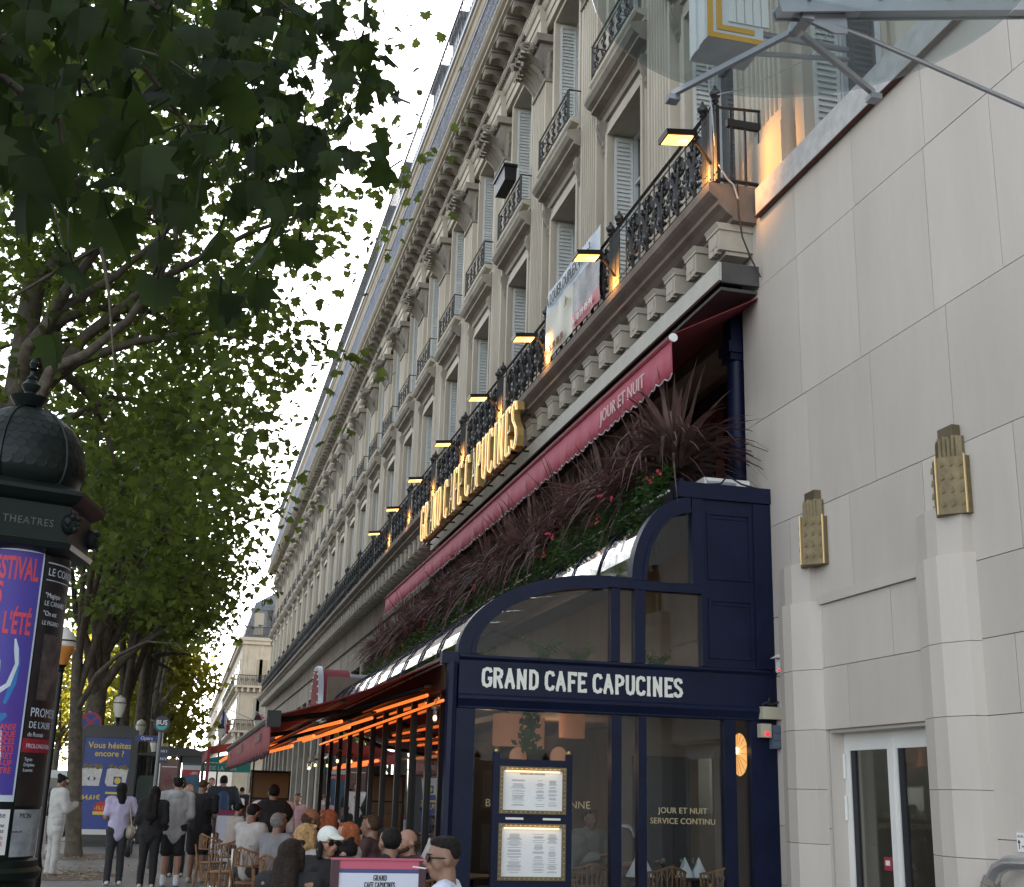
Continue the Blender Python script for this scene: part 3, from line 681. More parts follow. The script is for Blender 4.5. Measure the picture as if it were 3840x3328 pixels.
# ================================================================ glazed cafe terrace, navy end wall
YT = 12.7
tr = T('cafe_terrace', 'dark blue glazed cafe terrace with curved glass roof and cream painted name', 'building', (4.4, 18, 0))
def fb(x0, x1, z0, z1, name='frame', y0=YT, y1=YT+.12, m=navy): return MB().box(x0, x1, y0, y1, z0, z1).build(name, m, tr, smooth=False)
for x0, x1 in ((2.65, 2.87), (4.35, 4.46), (4.65, 4.74), (5.63, 5.76), (5.94, 6.245)): fb(x0, x1, .38, 2.43)
fb(2.65, 6.245, 0, .38, 'kick_panel', YT-.02, YT+.14)
MB().box(2.70, 6.24, YT-.012, YT+.0, 2.44, 2.5).box(2.9, 6.0, YT-.008, YT, 2.458, 2.47).build('moulding', navy, tr, smooth=False)
MB().prism([(YT, 2.43), (YT-.05, 2.53), (YT-.05, 2.56), (YT-.03, 2.58), (YT-.03, 2.92), (YT-.06, 2.95), (YT-.06, 2.975), (YT+.12, 2.985), (YT+.12, 2.43)], 'x', 2.68, 6.245).build('sign_fascia', navy, tr, smooth=False)
def win(poly, name='pane', m=gterr, y=YT+.05): return MB().prism(poly, 'y', y, y+.012).build(name, m, tr, smooth=False)
for x0, x1 in ((2.87, 4.35), (4.46, 4.65), (4.74, 5.63), (5.76, 5.94)): win([(x0, .38), (x1, .38), (x1, 2.43), (x0, 2.43)])
def arc(cx, cz, rx_, rz, a0, a1, n=18): return [(cx+rx_*math.cos(R(a0+(a1-a0)*k/n)), cz+rz*math.sin(R(a0+(a1-a0)*k/n))) for k in range(n+1)]
C1 = (4.28, 2.99); C2 = (5.27, 3.88)
win(arc(*C1, 1.45, .79, 180, 90)+[(4.34, 3.78), (4.34, 2.99)])
win([(4.44, 2.99), (4.61, 2.99), (4.61, 3.78), (4.44, 3.78)]); win([(4.73, 2.99), (5.39, 2.99), (5.39, 3.78), (4.73, 3.78)])
win(arc(*C2, .545, .82, 180, 90)+[(5.285, 3.9)])
def band(o, i, y0, y1, name):
    m = MB(); n = len(o)
    for k in range(n-1): m.prism([o[k], o[k+1], i[k+1], i[k]], 'y', y0, y1)
    return m.build(name, navy, tr, smooth=False)
band(arc(*C1, 1.62, .915, 180, 90), arc(*C1, 1.45, .79, 180, 90), YT-.02, YT+.14, 'arched_frame')
band(arc(*C1, 1.48, .815, 180, 90), arc(*C1, 1.43, .77, 180, 90), YT-.035, YT-.021, 'arch_bead')
band(arc(*C2, .70, .98, 180, 90), arc(*C2, .545, .82, 180, 90), YT-.02, YT+.14, 'arched_frame')
band(arc(*C2, .575, .85, 180, 90), arc(*C2, .53, .80, 180, 90), YT-.035, YT-.021, 'arch_bead')
fb(4.28, 4.575, 3.785, 3.905, y0=YT-.018, y1=YT+.138); fb(4.34, 4.44, 2.99, 3.78); fb(4.61, 4.73, 2.99, 3.78); fb(4.575, 5.39, 3.78, 3.878, y0=YT-.015)
fb(5.285, 5.42, 3.88, 4.86, y0=YT-.014); fb(5.39, 5.43, 2.99, 3.88, y0=YT-.012)
fb(5.43, 6.245, 2.986, 4.86, 'end_panel', YT+.01, YT+.12)
m = MB()
for (x0, x1, z0, z1) in ((5.47, 6.0, 3.08, 3.74), (5.47, 6.0, 3.95, 4.72)):
    m.box(x0, x1, YT-.006, YT+.011, z1-.03, z1).box(x0, x1, YT-.006, YT+.011, z0, z0+.03).box(x0, x0+.03, YT-.006, YT+.011, z0+.03, z1-.03).box(x1-.03, x1, YT-.006, YT+.011, z0+.03, z1-.03)
    m.box(x0+.05, x1-.05, YT+.0, YT+.0105, z1-.075, z1-.05)
m.box(6.03, 6.245, YT-.01, YT+.0105, 2.99, 4.85)
m.build('panel_moulding', navy, tr, smooth=False)
fb(5.12, 6.245, 4.862, 5.04, 'parapet', YT-.03, YT+.14)
# painted name
lw = strokes('GRAND CAFE CAPUCINES', .175, 1, 1, (2.93, YT-.031, 2.665), (1, 0, -.006), (0, 0, 1), total=2.2)
for l in lw:
    if l:
        mb = MB()
        for i_, p in enumerate(l): ribbon(mb, p, .034, (0, -1, 0), .004+.0009*i_)
        mb.build('letter', letterw, tr, smooth=False)
for s, x, z, sz in (('JOUR ET NUIT', 5.19, 1.447, .084), ('SERVICE CONTINU', 5.19, 1.34, .084)): text(s, sz, goldtxt, (x-.03, YT+.046, z), (1, 0, 0), (0, 0, 1), align='CENTER', parent=tr, space=1.03)
text('BRASSERIE PARISIENNE', .105, goldtxt, (3.575, YT+.046, 1.47), (1, 0, 0), (0, 0, 1), align='CENTER', parent=tr, space=1.05)
# curved glass roofs
def vault(C, rx_, rz, ya, yb, step, rad):
    y = ya
    while y < yb-.01:
        y1 = min(y+step, yb); m = MB(); A = arc(*C, rx_, rz, 180, 90, 10)
        for k in range(10): m.quad((A[k][0], y+.012, A[k][1]), (A[k+1][0], y+.012, A[k+1][1]), (A[k+1][0], y1-.012, A[k+1][1]), (A[k][0], y1-.012, A[k][1]))
        m.build('roof_pane', gvault, tr, ang=60)
        MB().tube([(p[0]-.01, y1, p[1]+.01) for p in A], rad, 5).build('rib', navy, tr)
        y = y1
vault(C1, 1.58, .88, YT+.14, 25.2, 1.21, .011); vault(C2, .67, .95, YT+.14, 25.2, 1.21, .010)
MB().box(2.58, 2.70, YT+.1, 25.3, 2.90, 2.99).box(4.28, 4.62, YT+.14, 25.2, 3.83, 3.875).build('roof_rail', navy, tr, smooth=False)
MB().box(2.50, 2.9, YT-.012, YT+.1, 2.88, 3.0).build('roof_rail', navy, tr, smooth=False)
m = MB()
for k in range(150):
    if random.random() < .9: m.ell((2.55, 12.9+.082*k+random.uniform(-.01, .01), 2.90), (.014, .014, .014), 6, 4)
    if random.random() < .95: m.ell((5.03, 12.75+.082*k+random.uniform(-.01, .01), 4.93), (.016, .016, .016), 6, 4)
o = m.build('festoon_bulbs', ledw, tr); o['kind'] = 'stuff'
MB().box(5.05, 5.2, YT+.14, 37, 4.80, 4.98).build('roof_gutter', ironblk, tr, smooth=False)
MB().box(5.2, 6.41, YT+.14, 37, 4.82, 4.9).box(5.2, 5.25, YT+.14, 37, 4.9, 5.12).build('flat_roof', navy, tr, smooth=False)
# interior seen through the glass
MB().box(6.3, 6.4, YT+.14, 26, .03, 4.8).build('back_wall', mat('amber_wood_wall', (.13, .06, .02), .5, var=.25, sc=3, stretch=.3), tr, smooth=False)
MB().box(2.7, 6.3, 25.5, 25.6, .03, 3.8).build('far_wall', interior, tr, smooth=False)
MB().box(4.7, 6.28, 13.6, 13.7, .03, 2.6).build('timber_screen', interior, tr, smooth=False)
MB().box(4.9, 5.55, 13.5, 13.59, .03, 2.05).build('dark_doorway', black, tr, smooth=False)
MB().box(3.05, 4.7, 18.0, 18.1, .03, 2.1).build('dark_bar', mat('bar_black', (.02, .018, .017), .6, var=.2), tr, smooth=False)
MB().box(2.75, 6.28, YT+.2, 25.4, .004, .03).build('dining_floor', mat('dark_floor', (.06, .045, .035), .5, var=.2), tr, smooth=False)
MB().box(4.3, 6.28, 13.0, 25.4, 2.62, 2.7).build('dining_ceiling', interior, tr, smooth=False)
# street side: folding doors
ym = [13.2, 13.95, 14.95, 16.0, 17.15, 18.3, 19.55, 20.9, 22.2, 23.6, 25.0]
for k, y in enumerate(ym):
    m = MB().box(2.60, 2.68, y-.035, y+.035, .02, 2.62)
    if k % 2: m.box(2.68, 2.85, y-.02, y+.02, .02, 2.6)
    m.build('door_mullion', ironblk, tr, smooth=False)
    if k < len(ym)-1: MB().box(2.635, 2.645, y+.035, ym[k+1]-.035, .05, 2.6).build('pane', glass('street_glass', (.6, .62, .62), 1.6, boost=1.6), tr, smooth=False)
MB().box(2.56, 2.69, YT+.14, 25.3, 2.63, 2.9).build('lintel', darkwood, tr, smooth=False)
MB().tube([(2.57, 12.9, 2.515), (2.57, 25.0, 2.44)], .016, 6).build('light_strip', heat, tr)
MB().tube([(2.62, YT+.02, 2.9), (2.62, YT+.02, 0)], .06, 8).build('corner_post', navy, tr)
# ------------------------------------------------ lamps and table things inside
for x, y, z, e in ((3.7, 15.5, 2.2, 5), (5.0, 17, 2.3, 4), (3.6, 19, 3.0, 5)):  # warm fill lights added to brighten the interior, away from the pendants
    pl = bpy.data.lights.new('interior_fill_light', 'POINT'); pl.energy = e; pl.color = (1, .58, .32); pl.shadow_soft_size = .15
    po = bpy.data.objects.new('interior_fill_light', pl); col.objects.link(po); po.location = (x, y, z)
def pendant(x, y, z, r, h, label):
    t = T('pendant_lamp', label, 'lamp', (x, y, z+h), 'pink drum lamps hanging inside the terrace')
    MB().lathe([(r, z), (r, z+h), (r-.01, z+h), (r-.01, z+.005)], (x, y, 0), 16).build('lamp_shade', shade, t)
    MB().tube([(x, y, z+h*.3), (x, y, z+h+.5)], .008, 4).build('cord', black, t)
pendant(3.62, 14.3, 2.13, .17, .36, 'pale pink drum lampshade nearest the ivy strand behind the large window')
pendant(3.98, 14.6, 2.12, .17, .36, 'warm pink drum lampshade right of the ivy strand')
pendant(3.25, 15.2, 2.10, .17, .36, 'pink drum lampshade at the left side of the large window')
pendant(4.62, 15.0, 2.28, .16, .30, 'pink drum lampshade cut by the mullion of the large window')
def disclamp(x, y, z, label):
    t = T('disc_lamp', label, 'lamp', (x, y, z-.12), 'round table lamps behind the menu board')
    MB().ell((x, y, z), (.10, .06, .11), 14, 8).build('lamp_shade', shade, t); MB().tube([(x, y, z-.45), (x, y, z-.1)], .012, 6).build('stem', brass, t)
disclamp(3.52, 13.4, 1.98, 'round glowing lamp above the top left of the menu frame'); disclamp(3.98, 13.4, 2.0, 'round glowing lamp above the top right of the menu frame')
t = T('fan_lamp', 'round pleated paper wall lamp glowing amber in the narrow window', 'lamp', (5.9, 13.0, 2.1))
m = MB(); n = 28; ctr = (5.90, 13.0, 2.1); vs = [ctr]
for k in range(n):
    a = 2*math.pi*k/n; vs.append((5.93+.04*math.cos(a), 12.98-.13*math.cos(a)+(.008 if k % 2 else 0), 2.08+.23*math.sin(a)))
m.add(vs, [(0, 1+k, 1+(k+1) % n) for k in range(n)]); m.build('paper_disc', mat('paper_lamp', (.6, .4, .2), .8, var=.1, em=(1, .45, .12), es=.35), t, smooth=False)
MB().ell((5.89, 12.97, 2.12), (.025, .025, .04), 10, 8).build('bulb', bulb, t)
m = MB()
for k in range(0, n, 2):
    a = 2*math.pi*k/n; m.tube([ctr, (5.928+.04*math.cos(a), 12.975-.13*math.cos(a), 2.08+.23*math.sin(a))], .0022, 3)
m.build('rib', darkwood, t)
def plant_ferns(x, y, z, s, label, n=14):
    t = T('fern', label, 'fern', (x, y, z)); m = MB()
    for k in range(n):
        a = random.uniform(0, 6.28); L = s*random.uniform(.6, 1); e = random.uniform(.6, 1.3)
        pts = []
        for q in range(9):
            f = q/8; pts.append(Vector((x+math.cos(a)*L*.6*f, y+math.sin(a)*L*.3*f, z+L*(math.sin(e)*f-.35*f*f))))
        for q in range(1, 9):
            d = (pts[q]-pts[q-1]); sd = d.cross(Vector((0, -1, .2))).normalized()*(.16*s*(1-q/9)+.012)
            for sg in (-1, 1): m.add([pts[q-1], pts[q-1]+sd*sg+d*.6, pts[q-1]+d*.5], [(0, 1, 2)])
    o = m.build('fronds', fern, t, smooth=False); o['kind'] = 'stuff'; MB().lathe([(.09, z-.16), (.12, z), (.02, z)], (x, y, 0), 10).build('pot', black, t)
plant_ferns(3.72, 13.2, 3.02, .55, 'tall dark fern behind the middle of the curved upper window'); plant_ferns(4.1, 13.1, 3.0, .42, 'bright green fern spreading right inside the curved upper window'); plant_ferns(5.0, 13.1, 3.0, .45, 'pale fern behind the upper right pane of the terrace')
plant_ferns(3.2, 13.4, 3.0, .3, 'low fern at the left corner of the curved upper window')
t = T('ivy_strand', 'dark ivy strand hanging at the top of the large terrace window', 'ivy', (3.55, 13.05, 2.4)); m = MB()
for k in range(90):
    f = random.random(); x = 3.55+random.gauss(0, .04+.02*f); z = 2.45-.42*f; a = random.uniform(0, 6.28); s = random.uniform(.03, .055); y = 13.05+random.uniform(-.04, .04)
    ca, sa = math.cos(a)*s, math.sin(a)*s
    m.add([(x+ca, y, z+sa), (x-sa*.6, y+.02, z+ca*.6), (x-ca, y, z-sa), (x+sa*.6, y-.02, z-ca*.6)], [(0, 1, 2, 3)])
o = m.build('leaves', ivy, t, smooth=False); o['kind'] = 'stuff'
# ------------------------------------------------ menu board in front of the glass
mn = T('menu_board', 'freestanding navy and brass menu board with two lit framed menus', 'menu board', (3.4, 12.3, 0)); ymn = 12.3
m = MB()
m.box(2.985, 3.05, ymn, ymn+.05, 0, 1.99).box(3.735, 3.80, ymn, ymn+.05, 0, 1.99).box(3.05, 3.735, ymn+.002, ymn+.048, 1.86, 1.93).box(3.05, 3.735, ymn+.002, ymn+.048, 1.32, 1.41).box(3.05, 3.735, ymn+.002, ymn+.048, .68, .79)
m.build('frame', navy, mn, smooth=False)
for x in (3.017, 3.767): MB().ell((x, ymn+.025, 2.005), (.022, .022, .022), 10, 8).build('finial', brass_l, mn)
for z0, z1, hd_ in ((1.41, 1.86, 1), (.79, 1.32, 0)):
    f = MB(); f.box(3.05, 3.735, ymn-.015, ymn+.03, z0, z0+.035).box(3.05, 3.735, ymn-.015, ymn+.03, z1-.035, z1).box(3.05, 3.085, ymn-.015, ymn+.03, z0+.035, z1-.035).box(3.70, 3.735, ymn-.015, ymn+.03, z0+.035, z1-.035)
    fo = f.build('menu_frame', brass, mn, smooth=False)
    st = MB()
    for k in range(14):
        for zz in (z0+.018, z1-.018): st.ell((3.075+.049*k, ymn-.016, zz), (.006, .004, .006), 6, 4)
    for k in range(9):
        for xx in (3.068, 3.717): st.ell((xx, ymn-.016, z0+.06+(z1-z0-.12)*k/8), (.006, .004, .006), 6, 4)
    st.build('stud', brass_l, fo)
    MB().box(3.085, 3.70, ymn+.015, ymn+.02, z0+.035, z1-.035).build('menu_sheet', paper, mn, smooth=False)
    MB().tube([(3.11, ymn+.0, z1-.045), (3.67, ymn+.0, z1-.045)], .007, 6).build('light_strip', mat('picture_light', (1, .8, .5), .4, var=0, em=(1, .62, .3), es=.5), mn)
    ln = MB(); gr = mat('print_grey', (.30, .31, .33), .8, var=0); rnd = random.Random(int(z0*100))
    cols = ((3.14, 3.30), (3.40, 3.53), (3.55, 3.66)) if not hd_ else ((3.16, 3.33), (3.42, 3.52), (3.55, 3.65))
    for c0, c1 in cols:
        z = z1-.10-(.03 if hd_ else 0)
        while z > z0+.07:
            w_ = (c1-c0)*rnd.uniform(.5, 1); ce = (c0+c1)/2
            if rnd.random() < .82: ln.box(ce-w_/2, ce+w_/2, ymn+.0135, ymn+.0148, z, z+rnd.choice((.0035, .0045)))
            z -= rnd.choice((.0085, .0085, .0105, .02))
    o = ln.build('menu_print', gr, mn, smooth=False); o['kind'] = 'stuff'
text('GRAND CAFE CAPUCINES', .022, black, (3.39, ymn+.013, 1.785), (1, 0, 0), (0, 0, 1), align='CENTER', parent=mn, ext=.0008)
for x in (3.12, 3.5): MB().box(x, x+.18, ymn-.006, ymn+.001, 1.355, 1.375).build('label_holder', whitep, mn, smooth=False)
for dz, e in ((1.84, 3), (1.30, 3)):
    al = bpy.data.lights.new('menu_light', 'AREA'); al.energy = .045; al.size = .55; al.size_y = .02; al.shape = 'RECTANGLE'; al.color = (1, .62, .3)
    ao = bpy.data.objects.new('menu_light', al); col.objects.link(ao); ao.location = (3.39, ymn-.03, dz); ao.rotation_euler = (R(25), 0, 0)
# boxes on the navy end
t = T('electric_box', 'beige junction box with wires on top at the navy corner', 'box', (6.16, 12.65, 2.4))
MB().box(6.03, 6.27, 12.58, 12.69, 2.45, 2.58).build('housing', mat('beige_plastic', (.46, .43, .33), .5, var=.05), t, smooth=False)
MB().tube([(6.05, 12.64, 2.60), (6.1, 12.63, 2.63), (6.17, 12.64, 2.61), (6.24, 12.63, 2.64)], .012, 5).tube([(6.12, 12.64, 2.6), (6.14, 12.64, 2.68)], .008, 5).build('wire', black, t)
t = T('alarm_siren', 'beige alarm box with a round red light under the junction box', 'alarm', (6.08, 12.65, 2.3))
MB().box(6.01, 6.135, 12.60, 12.69, 2.255, 2.40).build('housing', MATS['beige_plastic'], t, smooth=False); MB().ell((6.085, 12.595, 2.295), (.027, .02, .027), 10, 8).build('red_light', redled, t)
t = T('key_box', 'slim grey box with three lids beside the alarm box', 'box', (6.2, 12.65, 2.3))
MB().box(6.15, 6.25, 12.61, 12.69, 2.14, 2.39).build('housing', mat('grey_plastic', (.10, .13, .19), .4, var=.05), t, smooth=False)
for k in range(3): MB().box(6.156, 6.244, 12.600, 12.61, 2.15+.08*k, 2.215+.08*k).build('lid', MATS['grey_plastic'], t, smooth=False)
# ------------------------------------------------ upper awning with lettering
aw = T('upper_awning', 'burgundy roller awning lettered JOUR ET NUIT under the balcony', 'awning', (5.6, 23, 6.8))
MB().tube([(5.12, 12.80, 6.80), (5.12, 34.5, 6.80)], .045, 8).build('roller_bar', burg, aw)
m = MB(); m.tube([(5.12, 12.775, 6.80), (5.12, 12.80, 6.80)], .052, 14); m.build('end_cap', whitep, aw)
m = MB(); m.prism([(5.10, 6.84), (6.36, 7.52), (6.36, 7.535), (5.10, 6.855)], 'y', 12.84, 34.5); m.build('canvas', burgd, aw, smooth=False)
def valance(x, y0, y1, zt, zb, sc_, mtl, parent, wave=.012, trim=None):
    m = MB(); n = int((y1-y0)/.04); tp = []; bt = []
    for k in range(n+1):
        y = y0+(y1-y0)*k/n; ph = (y-y0)/sc_*math.pi
        xw = x+wave*math.sin(y*5.1)+wave*.7*math.sin(y*11.3); z = zb-.05*abs(math.sin(ph))
        tp.append((x, y, zt)); bt.append((xw, y, z))
    vs = tp+[((a[0]+b[0]*2)/3, a[1], (a[2]+b[2]*2)/3) for a, b in zip(tp, bt)]+bt; n += 1
    m.add(vs, [(r*n+k, r*n+k+1, (r+1)*n+k+1, (r+1)*n+k) for r in range(2) for k in range(n-1)])
    v = m.build('valance', mtl, parent)
    md_ = v.modifiers.new('thick', 'SOLIDIFY'); md_.thickness = .006
    if trim: MB().tube([(p[0]-.004, p[1], p[2]) for p in bt], .009, 4).build('scallop_trim', trim, parent)
    return v
valance(5.10, 12.80, 34.4, 6.77, 6.36, .22, mat('rose_canvas', (.36, .055, .09), .75, var=.12, sc=5, bump=.1, bsc=12), aw, trim=mat('grey_braid', (.45, .43, .45), .8, var=.1))
text('JOUR ET NUIT', .25, mat('pale_pink_print', (.62, .46, .46), .7, var=.05), (5.075, 15.35, 6.47), (0, -1, 0), (0, 0, 1), parent=aw, sx=1.02, space=1.05)
# ------------------------------------------------ letters on the balcony
nl = T('illuminated_name_sign', 'glowing gold channel letters GRAND CAFE CAPUCINES in front of the balcony', 'sign', (5.5, 26, 7.7))
lw = strokes('GRAND CAFE CAPUCINES', .90, 1, 1, (5.40, 31.0, 7.78), (0, -1, 0), (0, 0, 1), total=9.7, gap=.2)
for l in lw:
    if not l: continue
    mb = MB(); tb = MB()
    for i_, p in enumerate(l):
        ribbon(mb, [q+Vector((.16, 0, 0)) for q in p], .052, (-1, 0, 0), .13+.002*i_)
        if (p[-1]-p[0]).length > .35 or len(p) > 3: tb.tube(p, .011, 5)
    lo_ = mb.build('letter', goldch, nl, smooth=False); tb.build('neon_tube', neon, lo_)
m = MB()
for z in (7.74, 8.45): m.box(5.56, 5.60, 21.2, 31.1, z, z+.03)
for k in range(11): m.box(5.58, 5.9, 21.5+.95*k, 21.53+.95*k, 7.74, 7.77); m.box(5.58, 5.75, 21.5+.95*k, 21.53+.95*k, 8.45, 8.48)
m.build('mounting_rail', ironblk, nl, smooth=False)
# floodlights clamped to the balcony posts
FL = []
ordn = ['nearest the white wall', 'above the right end of the white banner', 'above the left end of the white banner', 'above the last letters of the gold sign', 'above the middle of the gold sign', 'above the first letters of the gold sign', 'second from the far end of the lit row', 'farthest and smallest of the lit row']
def flood(y, label):
    t = T('floodlight', label, 'floodlight', (5.66, y, 9.5), 'warm floodlights along the balcony rail')
    MB().tube([(5.68, y+.12, 9.2), (5.5, y+.10, 9.42), (5.36, y+.05, 9.47)], .022, 5).build('arm', ironblk, t)
    m = MB(); m.obox((5.19, y, 9.42), (1, 0, .12), (0, 1, 0), (-.12, 0, 1), .2, .15, .035); m.build('housing', ironblk, t, smooth=False)
    m = MB(); m.obox((5.185, y, 9.38), (1, 0, .12), (0, 1, 0), (-.12, 0, 1), .165, .12, .006); m.build('lens', floodm, t, smooth=False)
    pl = bpy.data.lights.new('flood_glow', 'SPOT'); pl.energy = 62; pl.color = (1, .44, .11); pl.spot_size = R(95); pl.spot_blend = .8; pl.shadow_soft_size = .12
    po = bpy.data.objects.new('flood_glow', pl); col.objects.link(po); po.location = (5.19, y, 9.33); po.rotation_euler = (0, R(-84), 0)
for k in range(8): flood(r0_-PB+.0+PB*k+.05, 'lit warm floodlight on the balcony rail, '+ordn[k])
# rental banner on the railing
bn = T('rental_banner', 'white and red rental banner tied over the balcony railing', 'banner', (5.6, 18.5, 9))
def sheet(y0, y1, z0, z1, mtl, name, x=5.60):
    m = MB(); n = 16; vs = []
    for j in range(5):
        for k in range(n+1):
            y = y0+(y1-y0)*k/n; z = z0+(z1-z0)*j/4; vs.append((x+.008*math.sin(y*6+z*3)+.006*math.sin(y*13-z*7), y, z))
    m.add(vs, [(j*(n+1)+k, j*(n+1)+k+1, (j+1)*(n+1)+k+1, (j+1)*(n+1)+k) for j in range(4) for k in range(n)]); return m.build(name, mtl, bn)
sheet(17.0, 20.05, 9.86, 10.28, mat('banner_white', (.40, .47, .55), .5, var=.08, sc=3), 'headline_strip')
sheet(18.45, 20.05, 9.0, 9.86, mat('banner_cream', (.46, .44, .34), .5, var=.12, sc=3), 'contact_panel')
sheet(17.0, 18.449, 9.27, 9.86, mat('banner_photo', (.32, .33, .34), .5, c2=(.035, .03, .035), sc=2.2), 'photo_panel')
sheet(17.0, 18.449, 9.0, 9.27, mat('banner_red', (.40, .012, .035), .5, var=.08), 'phone_strip')
text('À LOUER DUPLEX 410 m²', .30, black, (5.565, 19.95, 9.96), (0, -1, 0), (0, 0, 1), parent=bn, sx=.76)
text('.fr', .24, mat('print_olive', (.2, .2, .06), .7, var=0), (5.565, 18.85, 9.58), (0, -1, 0), (0, 0, 1), parent=bn)
text('06 70 19 49 94', .19, whitep, (5.565, 18.4, 9.06), (0, -1, 0), (0, 0, 1), parent=bn, sx=.95)
text('06 76 90 88 90', .19, mat('print_brown', (.2, .12, .1), .7, var=0), (5.565, 19.98, 9.06), (0, -1, 0), (0, 0, 1), parent=bn, sx=.95)
# dark flower box on the third window guard
wb = T('window_box', 'black wooden flower box hung on an upper window guard', 'flower box', (6.0, 25.1, 15))
MB().prism([(5.86, 15.02), (6.12, 15.02), (6.14, 15.36), (5.84, 15.36)], 'y', P0+2*PB+1.55, P0+2*PB+2.5).box(5.81, 6.15, P0+2*PB+1.52, P0+2*PB+2.53, 15.36, 15.42).build('box_body', ironblk, wb, smooth=False)
# ------------------------------------------------ planting along the terrace roof
def blade(m, base, az, el, L, wd, droop, n=6):
    dx, dy = math.cos(az), math.sin(az); P = []
    for q in range(n+1):
        f = q/n; h = L*f; P.append(Vector((base[0]+dx*math.cos(el)*h, base[1]+dy*math.cos(el)*h, base[2]+math.sin(el)*h-droop*L*f*f*f)))
    sd = Vector((-dy, dx, 0)); vs = []
    for q in range(n+1):
        f = q/n; w_ = wd*min(1, 3.2*f+.35)*(1-f**2.2)+.001
        vs += [P[q]-sd*w_, P[q]+sd*w_]
    m.add(vs, [(2*q, 2*q+1, 2*q+3, 2*q+2) for q in range(n)])
def cordy(seed):
    global random
    rs_ = random.Random(seed); m = MB()
    for k in range(165):
        az = rs_.uniform(0, 6.283); el = R(rs_.choice((rs_.uniform(-5, 35), rs_.uniform(10, 85)))); L = rs_.uniform(.6, 1.1)
        blade(m, (rs_.uniform(-.05, .05), rs_.uniform(-.05, .05), rs_.uniform(0, .18)), az, el, L, rs_.uniform(.014, .026), rs_.uniform(.15, .8) if el < 1 else .1)
    return m.mesh('blades', cord, smooth=False)
def geran(seed):
    rs_ = random.Random(seed); m = MB(); fl = MB()
    for k in range(480):
        a = rs_.uniform(-.7, .7); d = rs_.random()
        p = Vector((-.34*d-.05+rs_.gauss(0, .08), a+rs_.gauss(0, .05), .08-.52*d*d+rs_.gauss(0, .09)))
        az = rs_.uniform(0, 6.28); s = rs_.uniform(.022, .045); u = Vector((math.cos(az), math.sin(az), rs_.uniform(-.6, .6))).normalized(); v = u.cross(Vector((rs_.uniform(-1, 0), rs_.uniform(-.5, .5), 1))).normalized()
        m.add([p+u*s, p+(u*.3+v*.9)*s, p+(-u*.8+v*.4)*s, p+(-u*.8-v*.4)*s, p+(u*.3-v*.9)*s], [(0, 1, 2, 3, 4)])
    for k in range(46):   # trailing stems
        y = rs_.uniform(-.7, .7); L = rs_.uniform(.3, .75); x = -.3+rs_.gauss(0, .06)
        m.add([(x, y-.006, .0), (x, y+.006, .0), (x-.05, y+.01+rs_.gauss(0, .05), -L)], [(0, 1, 2)])
    for k in range(2):
        c = Vector((-.3*rs_.random()-.2, rs_.uniform(-.6, .6), rs_.uniform(-.2, .3)))
        for j in range(5):
            q = c+Vector((rs_.gauss(0, .03), rs_.gauss(0, .03), rs_.gauss(0, .03))); az = rs_.uniform(0, 6.28); s = .022
            fl.add([q+Vector((s*math.cos(az), s*math.sin(az), 0)), q+Vector((0, -s*math.sin(az), s)), q-Vector((s*math.cos(az), s*math.sin(az), .01)), q+Vector((0, s*math.sin(az), -s))], [(0, 1, 2, 3)])
    return m.mesh('foliage', ivy, smooth=False), fl.mesh('flowers', petal, smooth=False)
cvar = [cordy(k) for k in range(4)]; gvar = [geran(k+20) for k in range(3)]
y = 13.35; k = 0; ng = 0
ORD = 'first second third fourth fifth sixth seventh eighth ninth tenth eleventh twelfth thirteenth fourteenth fifteenth sixteenth seventeenth eighteenth nineteenth twentieth twenty-first twenty-second twenty-third twenty-fourth twenty-fifth twenty-sixth twenty-seventh twenty-eighth twenty-ninth thirtieth thirty-first thirty-second'.split()
tr_o = T('planter_trough', 'long black planter trough on the terrace roof', 'planter', (5.4, 25, 4.98))
yy_ = 13.15
while yy_ < 36.5: MB().prism([(5.27, 4.91), (5.60, 4.91), (5.66, 5.16), (5.26, 5.16)], 'y', yy_, yy_+1.08).build('trough', navy, tr_o, smooth=False); yy_ += 1.12
while y < 36.8 and k < 300:
    r1 = rng.uniform(-.1, .1)
    o = link('cordyline', cvar[k % 4]); o.location = (5.34+r1, y, 5.24+rng.uniform(-.02, .14)); o.rotation_euler = (0, R(-12), rng.uniform(0, 6.28)); s = rng.uniform(1.0, 1.3)*(1.0 if k else 1.2); o.scale = (s, s, s*1.05); o['kind'] = 'thing'
    tag(o, 'spiky dark red cordyline in the planters above the terrace', 'plant', 'cordylines in the planters above the terrace')
    o['label'] = 'spiky dark red cordyline, tallest and nearest to the navy column' if k == 0 else 'spiky dark red cordyline above the terrace, %s from the navy column' % ORD[k]
    if k % 2 == 0 or k < 6:
        gm, fm = gvar[k % 3]; t = T('geranium', 'green trailing geranium with red flowers hanging from the planters', 'plant', (5.26, y+.1, 5.14), 'trailing geraniums in the planters above the terrace', local=True, rz=R(rng.uniform(-6, 6)))
        o = link('foliage', gm, t); o['kind'] = 'stuff'; o = link('flowers', fm, t); o['kind'] = 'stuff'
        t['label'] = 'green geranium bush at the near end of the planters by the navy parapet' if k == 0 else 'green trailing geranium in the roof planters, %s from the navy parapet' % ORD[ng]
        ng += 1
    y += .82; k += 1
